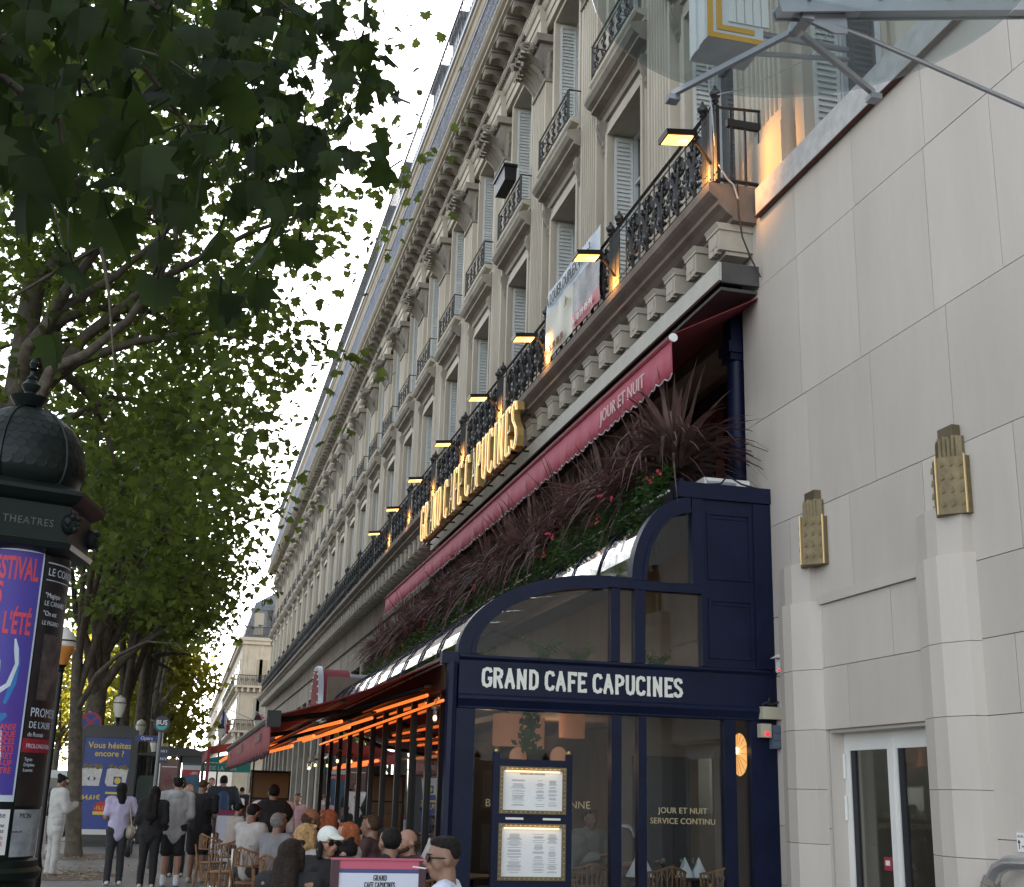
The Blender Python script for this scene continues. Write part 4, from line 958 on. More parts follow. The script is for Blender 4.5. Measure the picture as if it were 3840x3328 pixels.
# air-conditioning box behind the parapet
t = T('roof_cabinet', 'small white slatted cabinet with loose wires on the terrace roof', 'cabinet', (5.75, 12.95, 4.9))
MB().box(5.55, 6.12, 12.95, 13.25, 4.905, 5.19).build('cabinet_body', whitep, t, smooth=False)
m = MB()
for k in range(3): m.box(5.58, 5.95, 12.94, 12.949, 5.0+.06*k, 5.03+.06*k)
m.build('slat', zinc, t, smooth=False)
MB().tube([(5.5, 12.8, 5.06), (5.7, 12.82, 5.09), (5.8, 12.85, 5.2), (5.95, 12.8, 5.1), (6.2, 12.82, 5.06)], .012, 5).build('wire', black, t)
# ------------------------------------------------ big street awning with heaters
sa = T('street_awning', 'large burgundy awning over the pavement tables with glowing heater tubes', 'awning', (1.7, 18, 2.9))
m = MB(); n = 14
for k in range(n):   # slightly sagging cloth
    f0, f1 = k/n, (k+1)/n
    def zz(f): return 2.94-.66*f-.05*math.sin(math.pi*f)
    m.prism([(2.58-1.74*f0, zz(f0)), (2.58-1.74*f1, zz(f1)), (2.58-1.74*f1, zz(f1)+.012), (2.58-1.74*f0, zz(f0)+.012)], 'y', 12.95, 24.7)
m.build('canvas', burgd, sa)
MB().tube([(.84, 12.92, 2.27), (.84, 24.75, 2.27)], .05, 8).build('front_bar', ironblk, sa)
m = MB(); m.box(.78, .92, 12.86, 12.96, 2.18, 2.34); m.build('end_cap', ironblk, sa, smooth=False)
valance(.82, 12.9, 24.7, 2.27, 1.94, .16, burg, sa, .01, trim=mat('fringe', (.05, .02, .02), .8, var=.2))
pink = MATS['pale_pink_print']
text('JOUR ET NUIT', .13, mat('faded_print', (.30, .20, .18), .8, var=.1), (.795, 15.0, 2.08), (0, -1, 0), (0, 0, 1), parent=sa)
text('GRAND CAFE', .19, MATS['faded_print'], (.795, 19.6, 2.06), (0, -1, 0), (0, 0, 1), parent=sa); text('CAPUCINES', .14, MATS['faded_print'], (.795, 23.3, 2.08), (0, -1, 0), (0, 0, 1), parent=sa)
for k, (x, y0, z0, y1, z1) in enumerate(((2.50, 13.45, 2.60, 19.3, 2.66), (1.60, 13.5, 2.29, 23.3, 2.47), (2.1, 14.75, 2.41, 19.8, 2.44), (1.3, 13.3, 2.12, 20.3, 2.22), (1.75, 14.0, 2.26, 19.5, 2.29), (1.1, 13.5, 2.02, 17.0, 2.05))):
    h = MB().tube([(x, y0, z0), (x, y1, z1)], .019, 7).build('heater_tube', heat, sa)
    MB().box(x-.03, x+.05, y0, y1, max(z0, z1)+.03, max(z0, z1)+.05).build('reflector', ironblk, h, smooth=False)
for y in (13.6, 18.5, 23.5):
    m = MB(); m.tube([(2.58, y, 2.72), (1.7, y+.35, 2.42), (.86, y, 2.27)], .03, 6); m.build('folding_arm', ironblk, sa)
for k, (x, y, e) in enumerate(((2.0, 15, .5), (1.7, 19, .5), (2.0, 23, .4))):
    al = bpy.data.lights.new('heater_glow', 'AREA'); al.energy = e; al.shape = 'RECTANGLE'; al.size = .3; al.size_y = 3; al.color = (1, .27, .07)
    ao = bpy.data.objects.new('heater_glow', al); col.objects.link(ao); ao.location = (x, y, 2.1)
def jar(y, z, label, x=2.52):
    t = T('jar_lamp', label, 'lamp', (x+.08, y, z+.1), 'glass jar lamps along the terrace front')
    MB().tube([(x+.08, y, z+.14), (x+.02, y, z+.17), (x, y, z+.13)], .008, 5).build('bracket', brass_l, t); MB().lathe([(.045, z+.07), (.045, z+.1), (.012, z+.12)], (x, y, 0), 12).build('lamp_cap', brass, t)
    MB().lathe([(.036, z-.06), (.04, z+.07)], (x, y, 0), 12).build('jar', gterr, t); MB().ell((x, y, z-.02), (.021, .021, .03), 8, 6).build('bulb', bulb, t)
jar(13.05, 2.36, 'glass jar lamp with brass cap beside the navy corner post'); jar(21.5, 2.08, 'lit jar lamp in the middle of the terrace front'); jar(25.1, 2.07, 'lit jar lamp next to the farthest one'); jar(26.3, 2.03, 'farthest lit jar lamp of the terrace front')
# round-topped sign box with bulbs at the end of the terrace
rs_ = T('round_top_sign', 'round topped dark red sign box edged with bulbs above the terrace end', 'sign', (3.0, 26.6, 2.9))
def rt(w): return [(26.6-w, 2.9), (26.6-w, 3.3)]+[(26.6-w*math.cos(math.pi*k/14), 3.3+w*math.sin(math.pi*k/14)) for k in range(1, 14)]+[(26.6+w, 3.3), (26.6+w, 2.9)]
MB().prism(rt(.74), 'x', 2.66, 3.22).build('sign_box', burg, rs_, ang=50)
MB().prism(rt(.80), 'x', 2.56, 2.66).build('rim', zinc, rs_, ang=50); MB().prism(rt(.70), 'x', 2.55, 2.56).build('face', burg, rs_, ang=50)
m = MB()
for p in rt(.75): m.ell((2.545, p[0], p[1]), (.02, .02, .02), 6, 4)
m.build('bulbs', ledw, rs_)['kind'] = 'stuff'
dd = T('barrel_roof', 'grey barrel roofed bay between the glass roof and the round sign', 'roof', (4.6, 26.6, 2.9))
MB().prism(rt(.66), 'x', 3.24, 6.2).build('barrel_shell', mat('grey_blue_metal', (.12, .14, .18), .35, m=.4, var=.1), dd, ang=40)
# second awning and green parasol further on
s3 = T('street_awning', 'smaller burgundy awning farther along the pavement with two heater tubes', 'awning', (1.8, 30, 2.6))
MB().prism([(2.7, 2.85), (.55, 2.42), (.55, 2.43), (2.7, 2.865)], 'y', 28.5, 36).box(.53, .56, 28.5, 36, 2.2, 2.42).build('canvas', burg, s3, smooth=False)
MB().box(.52, .58, 28.45, 28.52, 1.55, 2.43).build('side_flap', burg, s3, smooth=False)
for x, z in ((1.0, 2.26), (1.25, 2.17)): MB().tube([(x, 28.7, z), (x, 35, z)], .04, 6).build('heater_tube', heat, s3)
gp = T('green_awning', 'teal green cafe awning with white lettering far down the pavement', 'awning', (1.6, 46, 2.2))
grn = mat('teal_canvas', (.03, .22, .19), .8, var=.1)
MB().prism([(2.3, 2.8), (.3, 2.4), (.3, 2.42), (2.3, 2.83)], 'y', 44.9, 50).build('canvas', grn, gp, smooth=False)
MB().prism([(.3, 2.4), (2.3, 2.4), (2.3, 2.8)], 'y', 44.92, 44.95).box(.3, 2.3, 44.88, 44.91, 2.1, 2.395).build('side_cloth', grn, gp, smooth=False)
text('CAFE DE LA PAIX', .18, whitep, (.45, 44.875, 2.16), (1, 0, 0), (0, 0, 1), parent=gp)
# ================================================================ theatre canopy glass overhead and hanging box sign
cn = T('glass_canopy', 'round glass canopy disc held by grey steel arms at the top right', 'canopy', (6.25, 4.4, 5.0))
MB().lathe([(.97, -.010), (.975, 0), (.97, .010)], (2.35, 4.2, 5.06), 56).build('glass_disc', gcanopy, cn, ang=60)
MB().obox((4.27, 4.4, 5.42), (1, 0, .209), (0, 1, 0), (-.209, 0, 1), 2.03, .03, .02).build('beam', steel, cn, smooth=False)
MB().obox((4.27, 4.362, 5.42), (1, 0, .209), (0, 1, 0), (-.209, 0, 1), 2.04, .003, .03).obox((4.27, 4.438, 5.42), (1, 0, .209), (0, 1, 0), (-.209, 0, 1), 2.04, .003, .03).build('beam_flange', steel, cn, smooth=False)
m = MB()
for k in range(6):
    x = 2.42+.36*k; m.tube([(x, 4.355, 5.02+.209*(x-2.28)+.02), (x, 4.345, 5.02+.209*(x-2.28)+.02)], .012, 8)
m.build('bolt', steel, cn)
MB().tube([(2.52, 4.4, 4.99), (2.72, 4.4, 4.95)], [.008, .013], 8).tube([(2.72, 4.4, 4.95), (6.24, 4.4, 4.02)], .011, 8).build('strut', steel, cn)
MB().prism([(2.35, 5.0), (2.62, 5.05), (2.62, 4.95), (2.55, 4.94)], 'y', 4.392, 4.408).build('gusset', steel, cn, smooth=False)
MB().obox((2.25, 4.835, 5.0), (-.34, .67, 0), (.67, .34, 0), (0, 0, 1), .375, .012, .014).obox((2.725, 4.685, 5.0), (.61, .37, 0), (-.37, .61, 0), (0, 0, 1), .355, .012, .014).build('glass_arm', steel, cn, smooth=False)
MB().lathe([(.012, -.03), (.035, -.02), (.035, .02), (.02, .04)], (2.42, 4.5, 5.0), 12).box(2.39, 2.45, 4.38, 4.5, 4.98, 5.03).build('hub', steel, cn)
for x, y in ((2.08, 5.17), (3.03, 4.87)): MB().box(x-.03, x+.03, y-.03, y+.03, 4.955, 4.985).build('clamp', steel, cn, smooth=False)
hbx = T('hanging_box_sign', 'white lantern box sign with double yellow stripes hung on an arm', 'sign', (6.3, 10.9, 9.5))
yel = mat('yellow_paint', (.62, .34, .03), .5, var=.05)
X0, X1, Y0, Y1, Z0, Z1 = 4.62, 5.26, 10.5, 10.98, 9.28, 10.4
MB().box(X0, X1, Y0, Y1, Z0, Z1).build('box_body', mat('grey_white_box', (.62, .64, .66), .5, var=.04), hbx, smooth=False)
m = MB()
for k in (0, 1):
    e = .0+.105*k; b_ = .062; y1 = Y0-.002-.001*k
    m.box(X0+e, X1-e, Y0-.012, Y0-.001, Z0+e, Z0+e+b_); m.box(X0+e, X0+e+b_, Y0-.012, Y0-.001, Z0+e+b_, Z1-e)
m.build('yellow_stripe', yel, hbx, smooth=False)
for k in range(5): MB().box(X0+.24+.095*k, X0+.32+.095*k, Y0-.02, Y0-.001, Z0+.22, Z1).build('slat', whitep, hbx, smooth=False)
MB().box(X0-.012, X0-.001, Y0+.05, Y0+.2, Z0, Z1).box(X0-.012, X0-.001, Y1-.2, Y1-.05, Z0, Z1).build('corner_strip', whitep, hbx, smooth=False)
MB().tube([(X1, 10.9, 9.72), (6.49, 10.9, 9.72)], .035, 8).build('support_arm', steel, hbx)
MB().tube([(5.24, 10.9, 9.45), (6.49, 10.9, 9.6)], .03, 8).build('support_arm', steel, hbx)
# ================================================================ advertising column
kc = (-1.93, 13.5)
ks = T('advertising_column', 'dark green domed advertising column with theatre posters', 'advertising column', (kc[0], kc[1], 0))
C = (kc[0], kc[1], 0)
MB().lathe([(.70, 0), (.70, .12), (.66, .16), (.66, .30), (.69, .33), (.69, .40), (.65, .44), (.64, .66), (.69, .70), (.70, .76), (.66, .80), (.655, .86), (.62, .88)], C, 40).build('base', kgreen, ks)
MB().lathe([(.612, .86), (.612, 4.02)], C, 48).build('drum', kgreen, ks)
h0 = R(-90+20); hexr = lambda r, z: [(r*1.0, z)]
m = MB().lathe([(.60, 3.76), (.84, 3.83), (.86, 3.88), (.80, 3.90), (.80, 4.27), (.88, 4.31), (.94, 4.37), (.94, 4.41), (.66, 4.51), (.58, 4.53)], C, 6, h0-R(30))
m.build('cornice', kgreen, ks, ang=25)
fa = R(20)   # lettered face of the cornice
nf = Vector((math.sin(fa), -math.cos(fa), 0)); rt_ = Vector((math.cos(fa), math.sin(fa), 0)); apo = .80*math.cos(R(30))
text('THEATRES', .105, mat('worn_gilt', (.10, .12, .10), .5, var=.2), Vector(C)+nf*(apo+.004)+Vector((0, 0, 4.04)), rt_, (0, 0, 1), align='CENTER', parent=ks, space=1.15, sx=.9)
for k in range(6):
    a = h0-R(30)+k*math.pi/3; p = (C[0]+.80*math.cos(a), C[1]+.80*math.sin(a), 4.09)
    m = MB().ell(p, (.085, .085, .11), 9, 7)
    for q in range(5): m.ell((p[0]+.075*math.cos(a+q*.5-1), p[1]+.075*math.sin(a+q*.5-1), 4.09+.07*math.sin(q*2.1)), (.035, .035, .035), 6, 4)
    m.build('lion_mask', kgreen, ks)
prof = [(.56, 4.50), (.62, 4.58), (.65, 4.70), (.645, 4.84), (.605, 5.0), (.52, 5.15), (.40, 5.27), (.26, 5.35), (.11, 5.40)]
dome = MB().lathe(prof, C, 36); dome.build('dome', kgreen, ks)
m = MB()
for k in range(6):
    a = h0-R(30)+k*math.pi/3; m.tube([(C[0]+(r+.008)*math.cos(a), C[1]+(r+.008)*math.sin(a), z) for r, z in prof], .018, 5)
m.build('dome_rib', kgreen, ks)
m = MB()   # fish-scale cladding
def rad_at(z):
    for (r1, z1), (r2, z2) in zip(prof, prof[1:]):
        if z1 <= z <= z2: return r1+(r2-r1)*(z-z1)/(z2-z1)
    return .1
for j in range(8):
    z1 = 5.34-.085*j; z0 = z1-.10
    for k in range(36):
        a = (k+.5*(j % 2))*2*math.pi/36; hw = math.pi/36
        P = []
        for da, zz, e in ((-hw, z1, .002), (hw, z1, .002), (hw, z0+.045, .004), (hw*.55, z0+.012, .005), (0, z0, .006), (-hw*.55, z0+.012, .005), (-hw, z0+.045, .004)):
            r = rad_at(zz)+e; P.append((C[0]+r*math.cos(a+da), C[1]+r*math.sin(a+da), zz))
        m.add(P, [(6, 5, 4, 3, 2, 1, 0)])
o = m.build('dome_scales', kgreen, ks, smooth=False); o['kind'] = 'stuff'
MB().lathe([(r, z-.16) for r, z in [(.13, 5.57), (.15, 5.60), (.19, 5.66), (.20, 5.68), (.08, 5.70), (.06, 5.74), (.09, 5.79), (.10, 5.82), (.05, 5.88), (.06, 5.90), (.03, 5.93), (.025, 5.98), (.07, 6.0), (.03, 6.02), (.05, 6.07), (.03, 6.11), (.004, 6.18)]], C, 14).build('finial', kgreen, ks)
def patch(a0, a1, z0, z1, r, mtl, name, rows=1, n=18):
    m = MB(); vs = []
    for j in range(2):
        for k in range(n+1):
            a = R(a0+(a1-a0)*k/n); vs.append((C[0]+r*math.sin(a), C[1]-r*math.cos(a), (z0, z1)[j]))
    m.add(vs, [(k, k+1, n+2+k, n+1+k) for k in range(n)]); return m.build(name, mtl, ks)
def ctext(s, size, mtl, a, z, r=.632, align='LEFT', bold=0.0, sx=1.0, name='lettering', space=1.0): return text(s, size, mtl, (0, 0, z), (1, 0, 0), (0, 0, 1), name=name, parent=ks, ext=.0006, align=align, bold=bold, sx=sx, wrap=(C, r, R(a)), space=space)
purple = mat('poster_purple', (.085, .035, .30), .45, c2=(.06, .06, .36), sc=1.2); coral = mat('poster_coral', (.62, .07, .11), .5, var=.05); pblue = mat('poster_blue', (.03, .19, .50), .5, var=.15); pale = mat('poster_pale', (.60, .68, .78), .5, var=.06)
patch(-52, 41.5, 1.40, 3.80, .6265, pale, 'poster_border'); patch(-50, 40, 1.46, 3.78, .628, purple, 'festival_poster')
ctext('FESTIVAL', .31, coral, 37, 3.50, bold=.008, sx=.385, align='RIGHT'); ctext('PARIS', .29, coral, 8, 3.26, bold=.008, sx=.40, align='RIGHT'); ctext("L'ÉTÉ", .29, coral, 36, 2.97, bold=.008, sx=.41, align='RIGHT')
for k, s in enumerate(('DANSE', 'CIRQUE', 'PERFORMANCES', 'CONCERTS', 'CABARET', 'STAND-UP', 'THÉÂTRE')): ctext(s, .078, coral, 35, 2.06-.067*k, align='RIGHT', bold=.002, sx=.85)
ctext('18', .2, coral, -18, 1.60, bold=.006, sx=.8)
def limbs(paths, w_, mtl, name, r=.6295):
    """flat printed figure made of tapering bands on the poster"""
    m = MB()
    for pts in paths:
        vs = []; n_ = len(pts)
        for i, (a, z, ww) in enumerate(pts):
            j = max(0, i-1); k = min(n_-1, i+1); da = (pts[k][0]-pts[j][0])*.011; dz = pts[k][1]-pts[j][1]; L_ = math.hypot(da, dz)+1e-6
            for sg in (-1, 1):
                aa = R(a)+sg*ww*w_*(-dz/L_)/.62; zz = z+sg*ww*w_*da/L_; vs.append((C[0]+r*math.sin(aa), C[1]-r*math.cos(aa), zz))
        m.add(vs, [(2*i, 2*i+1, 2*i+3, 2*i+2) for i in range(n_-1)])
    return m.build(name, mtl, ks, smooth=False)
limbs([[(-40, 2.2, .5), (-20, 2.28, 1.3), (-5, 2.30, 1.6), (8, 2.22, 1.5), (18, 2.15, 1.1), (25, 2.2, .3)], [(-20, 1.95, .5), (-5, 2.12, 1.8), (10, 2.14, 2), (22, 2.06, .8)], [(-30, 1.95, .6), (-12, 1.82, 1), (0, 1.74, .9), (9, 1.66, .6)], [(22, 2.3, .3), (27, 2.50, .55), (29, 2.70, .4), (26, 2.86, .35)]], .055, pblue, 'dancer_print')
limbs([[(0, 2.36, .6), (14, 2.40, .5), (23, 2.48, .45), (28, 2.68, .35), (26, 2.82, .45), (24, 2.92, .15)], [(2, 2.36, .5), (9, 2.48, .45), (13, 2.62, .35), (12, 2.70, .4), (10, 2.74, .1)], [(-36, 2.28, .3), (-15, 2.36, .6), (0, 2.34, .5)], [(-8, 1.90, .2), (4, 1.76, .6), (11, 1.68, .5), (14, 1.55, .5)], [(-20, 2.22, .2), (0, 2.26, .4), (10, 2.2, .15)]], .05, pale, 'dancer_print', r=.6305)
limbs([[(22, 2.05, .1), (23.5, 1.8, .25), (20, 1.6, .7), (22, 1.44, 1.1)]], .07, pale, 'torn_edge', r=.6312)
patch(40.6, 41.6, 1.4, 3.75, .631, MATS['poster_pale'], 'poster_edge')
bkp = mat('poster_black', (.012, .011, .013), .35, c2=(.03, .026, .024), sc=4); redp = mat('poster_red', (.35, .02, .04), .45, var=.05)
patch(43, 118, 1.36, 3.88, .6265, bkp, 'theatre_poster'); patch(43, 118, 1.86, 1.99, .6285, redp, 'red_band')
for s, z, sz, sx_ in (('LE CONTRAT', 3.58, .11, .9), ('"Magique', 3.36, .07, .9), ('LE CANARD', 3.28, .07, .9), ('"On est', 3.18, .07, .9), ('LE FIGARO', 3.09, .06, .9), ('PROMESSE', 2.20, .12, .95), ("DE L'AUBE", 2.09, .09, .9), ('de Romain', 2.01, .06, .9), ('PROLONGATION', 1.90, .06, .9), ('Tigran', 1.78, .045, .9), ('Delphine', 1.73, .045, .9), ('Laurent', 1.68, .045, .9)): ctext(s, sz, pale, 47, z, sx=sx_)
patch(46, 112, 3.70, 3.712, .6285, pale, 'rule_line'); patch(46, 112, 3.53, 3.538, .6285, pale, 'rule_line')
ghost = mat('poster_portrait', (.16, .13, .12), .5, c2=(.02, .018, .018), sc=5)
patch(52, 100, 2.36, 3.0, .628, ghost, 'portrait_print')
patch(-50, 40, .92, 1.33, .628, paper, 'small_poster'); patch(44, 86, .90, 1.33, .628, mat('poster_grey', (.4, .45, .48), .6, c2=(.2, .22, .25), sc=6), 'small_poster')
for s, z, sz, mt in (('Impasse', 1.255, .08, mat('ink_purple', (.09, .05, .2), .6, var=0)), ('Une Femme', 1.17, .055, black), ("n'aimait pas", 1.12, .055, black), ('les lundis', 1.06, .05, mat('ink_orange', (.5, .12, .04), .6, var=0)), ('SINGULIÈRES', 1.0, .055, redp)): ctext(s, sz, mt, 36, z, align='RIGHT', sx=.9)
ctext('MON', .07, black, 50, 1.25); ctext('premier rdv', .03, black, 42, 1.12)
patch(4, 34, .945, .975, .6285, redp, 'red_band')
# ================================================================ street lamps, signs, ad panel, bus stop
def lantern(x, y, z, s, label, amber=False):
    t = T('street_lantern', label, 'street lamp', (x, y, 0), 'white glass lanterns along the boulevard')
    MB().lathe([(.10*s, 0), (.10*s, .5), (.05*s, .7), (.045*s, z-.42*s), (.08*s, z-.40*s), (.05*s, z-.36*s), (.09*s, z-.30*s)], (x, y, 0), 12).build('pole', ironblk, t)
    if amber:
        MB().lathe([(.09*s, z-.3*s), (.15*s, z-.12*s), (.19*s, z-.02*s), (.19*s, z), (.19*s, z+.02*s)], (x, y, 0), 18).build('amber_bowl', mat('amber_globe', (.55, .22, .05), .3, var=.1), t)
        MB().lathe([(.19*s, z+.02*s), (.20*s, z+.12*s), (.17*s, z+.18*s)], (x, y, 0), 18).build('globe', mat('opal_glass', (.62, .60, .54), .35, var=.05), t)
    else: MB().lathe([(.10*s, z-.3*s), (.155*s, z-.1*s), (.19*s, z+.10*s), (.17*s, z+.16*s)], (x, y, 0), 18).build('globe', mat('opal_glass', (.62, .60, .54), .35, var=.05), t)
    MB().lathe([(.205*s, z+.10*s), (.20*s, z+.125*s)], (x, y, 0), 18).build('ring', ironblk, t)
    MB().lathe([(.17*s, z+.165*s), (.15*s, z+.24*s), (.10*s, z+.29*s), (.06*s, z+.30*s), (.02*s, z+.34*s)], (x, y, 0), 18).build('lid', MATS['opal_glass'], t)
lantern(-1.70, 18, 3.36, .78, 'lantern with an orange lower half right of the advertising column', True)
lantern(-1.93, 39, 3.79, 1.0, 'white lantern above the right end of the blue advertising panel')
lantern(-1.46, 45, 3.45, .9, 'white lantern above the blue Opera plate'); lantern(-1.27, 60, 3.36, 1.0, 'small white lantern below the blue Opera plate')
def old_lantern(x, y, z, label):
    t = T('street_lantern', label, 'street lamp', (x, y, 0), 'old four sided lanterns far down the street')
    MB().lathe([(.14, 0), (.1, .8), (.05, 1), (.045, z-.4)], (x, y, 0), 8).build('pole', ironblk, t)
    MB().lathe([(.12, z-.4), (.26, z+.25)], (x, y, 0), 4, .78).build('glass_body', MATS['opal_glass'], t, smooth=False); MB().lathe([(.3, z+.25), (.16, z+.5), (.05, z+.55), (.03, z+.75)], (x, y, 0), 4, .78).build('lid', ironblk, t, smooth=False)
old_lantern(2.0, 75, 4.6, 'old square lantern between the trees and the far stone building'); old_lantern(3.75, 70, 4.9, 'old square lantern just under the near end of the long balcony')
mu = T('advertising_panel', 'tall dark framed advertising panel with a blue supermarket poster', 'advertising panel', (-1.5, 27, 0)); ym_ = 27.0
bluead = mat('ad_blue', (.012, .035, .20), .35, var=.12, sc=2); ylw = mat('ad_yellow', (.55, .42, .05), .5, var=.04)
m = MB(); m.box(-2.04, -1.93, ym_, ym_+.18, .5, 2.66).box(-1.03, -.90, ym_, ym_+.18, .5, 2.66).box(-1.93, -1.03, ym_, ym_+.18, 2.5, 2.66).box(-1.93, -1.03, ym_, ym_+.18, .5, .62).box(-2.02, -.92, ym_+.02, ym_+.17, .43, .4995).box(-2.08, -.86, ym_-.03, ym_+.2, .396, .43)
m.prism([(-1.98, 2.66), (-.95, 2.66), (-1.05, 2.74), (-1.88, 2.74)], 'y', ym_+.01, ym_+.17); m.build('frame', mat('anthracite', (.022, .023, .024), .4, var=.1), mu, smooth=False)
MB().box(-1.93, -1.03, ym_+.03, ym_+.04, .72, 2.5).build('poster', bluead, mu, smooth=False); MB().box(-1.93, -1.03, ym_+.028, ym_+.039, .62, .72).build('white_band', mat('dim_white', (.5, .5, .48), .5, var=.05), mu, smooth=False)
m = MB()
for k in range(22): m.box(-2.0+.05*k, -1.975+.05*k, ym_+.005, ym_+.019, .432, .485)
m.build('ribbed_base', MATS['anthracite'], mu, smooth=False)
tx = lambda s, sz, mt, x, z, al='CENTER', **k: text(s, sz, mt, (x, ym_+.026, z), (1, 0, 0), (0, 0, 1), align=al, parent=mu, ext=.001, **k)
tx('Vous hésitez', .165, ylw, -1.43, 2.29, bold=.003); tx('encore ?', .165, ylw, -1.43, 2.13, bold=.003)
tx('64,61€', .125, ylw, -1.70, 1.29, bold=.003); tx('49,50€', .13, ylw, -1.22, 1.27, bold=.003); tx('-15,11€', .09, ylw, -1.47, 1.10, bold=.002)
tx('Cityz', .06, mat('dim_white2', (.35, .35, .35), .5, var=0), -1.5, .53)
MB().box(-1.43, -1.05, ym_+.027, ym_+.0295, 1.40, 1.44).box(-1.63, -1.40, ym_+.027, ym_+.0295, 1.0, 1.06).build('yellow_strip', ylw, mu, smooth=False)
st_ = MB(); cs = (-1.47, 1.12); st_.add([(cs[0]+(.2 if k % 2 else .14)*math.cos(k*math.pi/12)*.85, ym_+.0285, cs[1]+(.16 if k % 2 else .11)*math.sin(k*math.pi/12)) for k in range(24)], [tuple(range(24))]); st_.build('red_burst', mat('ad_red', (.42, .02, .02), .5, var=.05), mu, smooth=False)
for x in (-1.72, -1.22):
    b_ = MB().add([(x-.19, ym_+.026, 1.55), (x+.15, ym_+.026, 1.55), (x+.19, ym_+.026, 1.90), (x-.16, ym_+.026, 1.90), (x-.24, ym_+.026, 1.62), (x-.22, ym_+.026, 1.88)], [(0, 1, 2, 3), (4, 0, 3, 5)]).build('shopping_bag', mat('bag_white', (.5, .5, .48), .6, var=.15, sc=9), mu, smooth=False)
    m = MB()
    for k in range(16): m.ell((x-.17+.35*random.random(), ym_+.024, 1.90+.06*random.random()), (.03, .004, .03), 6, 4)
    m.build('groceries', mat('groceries_mix', (.25, .16, .08), .7, c2=(.06, .10, .03), sc=30), mu)
MB().box(-1.30, -1.14, ym_+.022, ym_+.025, 1.58, 1.74).build('blue_square', mat('logo_blue', (.02, .04, .2), .5, var=0), mu, smooth=False)
MB().add([(-1.22+.062*math.cos(k*.524), ym_+.020, 1.66+.062*math.sin(k*.524)) for k in range(12)], [tuple(range(12))]).build('yellow_disc', ylw, mu, smooth=False)
m = MB(); m.add([(-1.81, ym_+.022, 1.69), (-1.75, ym_+.022, 1.74), (-1.76, ym_+.022, 1.69), (-1.75, ym_+.022, 1.64)], [(0, 1, 2, 3)]).add([(-1.63, ym_+.022, 1.69), (-1.69, ym_+.022, 1.74), (-1.68, ym_+.022, 1.69), (-1.69, ym_+.022, 1.64)], [(0, 1, 2, 3)])
m.build('arrow_logo', MATS['logo_blue'], mu, smooth=False)
mu.location = (-2.0, 36, -.5265); mu.scale = (1.3333, 1.3333, 1.3333)   # full size panel a little farther along
ns = T('no_stopping_sign', 'round blue no stopping sign with red cross above the advertising panel', 'sign', (-2.03, 29, 0))
MB().tube([(-2.03, 29.02, .38), (-2.03, 29.02, 3.1)], .03, 8).build('post', steel, ns)
def disc(x, y, z, r, mt, name, par_, th=.01): return MB().prism([(x+r*math.cos(k*.2618), z+r*math.sin(k*.2618)) for k in range(24)], 'y', y-th, y).build(name, mt, par_, smooth=False)
sgr = mat('sign_red', (.30, .025, .05), .5, var=.05)
disc(-2.0, 29.0, 2.86, .235, sgr, 'rim', ns); disc(-2.0, 28.988, 2.86, .19, mat('sign_blue', (.02, .05, .22), .5, var=.05), 'face', ns, .004)
m = MB(); m.obox((-2.0, 28.981, 2.86), (1, 0, 1), (0, 1, 0), (-1, 0, 1), .19, .002, .025).obox((-2.0, 28.9775, 2.86), (1, 0, -1), (0, 1, 0), (1, 0, 1), .19, .0012, .025); m.build('cross', sgr, ns, smooth=False)
ns.location = (-2.03*1.31, 38, 1.58*(1-1.31)); ns.scale = (1.31, 1.31, 1.31)
bs = T('bus_stop_pole', 'grey bus stop pole with a round BUS sign and line number plate', 'bus stop', (-.45, 27, 0))
MB().tube([(-.47, 27, 0), (-.47, 27, 2.75)], .05, 8).build('pole', mat('bus_grey', (.10, .11, .12), .4, m=.3, var=.1), bs)
disc(-.47, 26.95, 2.80, .165, mat('bus_navy', (.02, .025, .06), .4, var=.05), 'disc', bs, .03); text('BUS', .13, whitep, (-.47, 26.915, 2.79), (1, 0, 0), (0, 0, 1), align='CENTER', parent=bs, bold=.002, ext=.001)
m = MB(); m.add([(-.47+.12*math.cos(R(200+14*k)), 26.914, 2.80+.12*math.sin(R(200+14*k))) for k in range(11)]+[(-.47+.12*math.cos(R(340-14*k)), 26.914, 2.835+.08*math.sin(R(340-14*k))) for k in range(11)], [tuple(range(22))]); m.build('green_swoosh', mat('bus_teal', (.06, .35, .30), .5, var=0), bs, smooth=False)
MB().box(-.46, -.28, 26.93, 26.96, 2.03, 2.42).build('line_plate', mat('plate_navy', (.012, .02, .055), .4, var=.05), bs, smooth=False)
MB().box(-.44, -.30, 26.92, 26.929, 2.36, 2.42).build('gold_cap', mat('plate_gold', (.35, .26, .05), .5, var=0), bs, smooth=False)
for s, z in (('20', 2.36), ('N11', 2.24), ('N16', 2.09)): text(s, .075, black if s == '20' else whitep, (-.37, 26.915 if s == '20' else 26.925, z), (1, 0, 0), (0, 0, 1), align='CENTER', parent=bs, ext=.001)
op = T('stop_name_plate', 'small blue plate reading Opéra beside the bus stop', 'sign', (-.8, 29, 2.57))
MB().box(-1.03, -.55, 28.98, 29.02, 2.51, 2.64).build('plate', mat('opera_blue', (.01, .03, .16), .4, var=.05), op, smooth=False); text('Opéra', .10, whitep, (-.79, 28.975, 2.545), (1, 0, 0), (0, 0, 1), align='CENTER', parent=op, ext=.001)
MB().tube([(-.6, 29.05, 2.58), (-.47, 29.05, 2.58), (-.47, 29.05, 0)], .03, 6).build('bracket', MATS['bus_grey'], op)
sh = T('bus_shelter', 'dark bus shelter with rounded roof and lit posters', 'bus shelter', (-.35, 42, 0)); anth = MATS['anthracite']
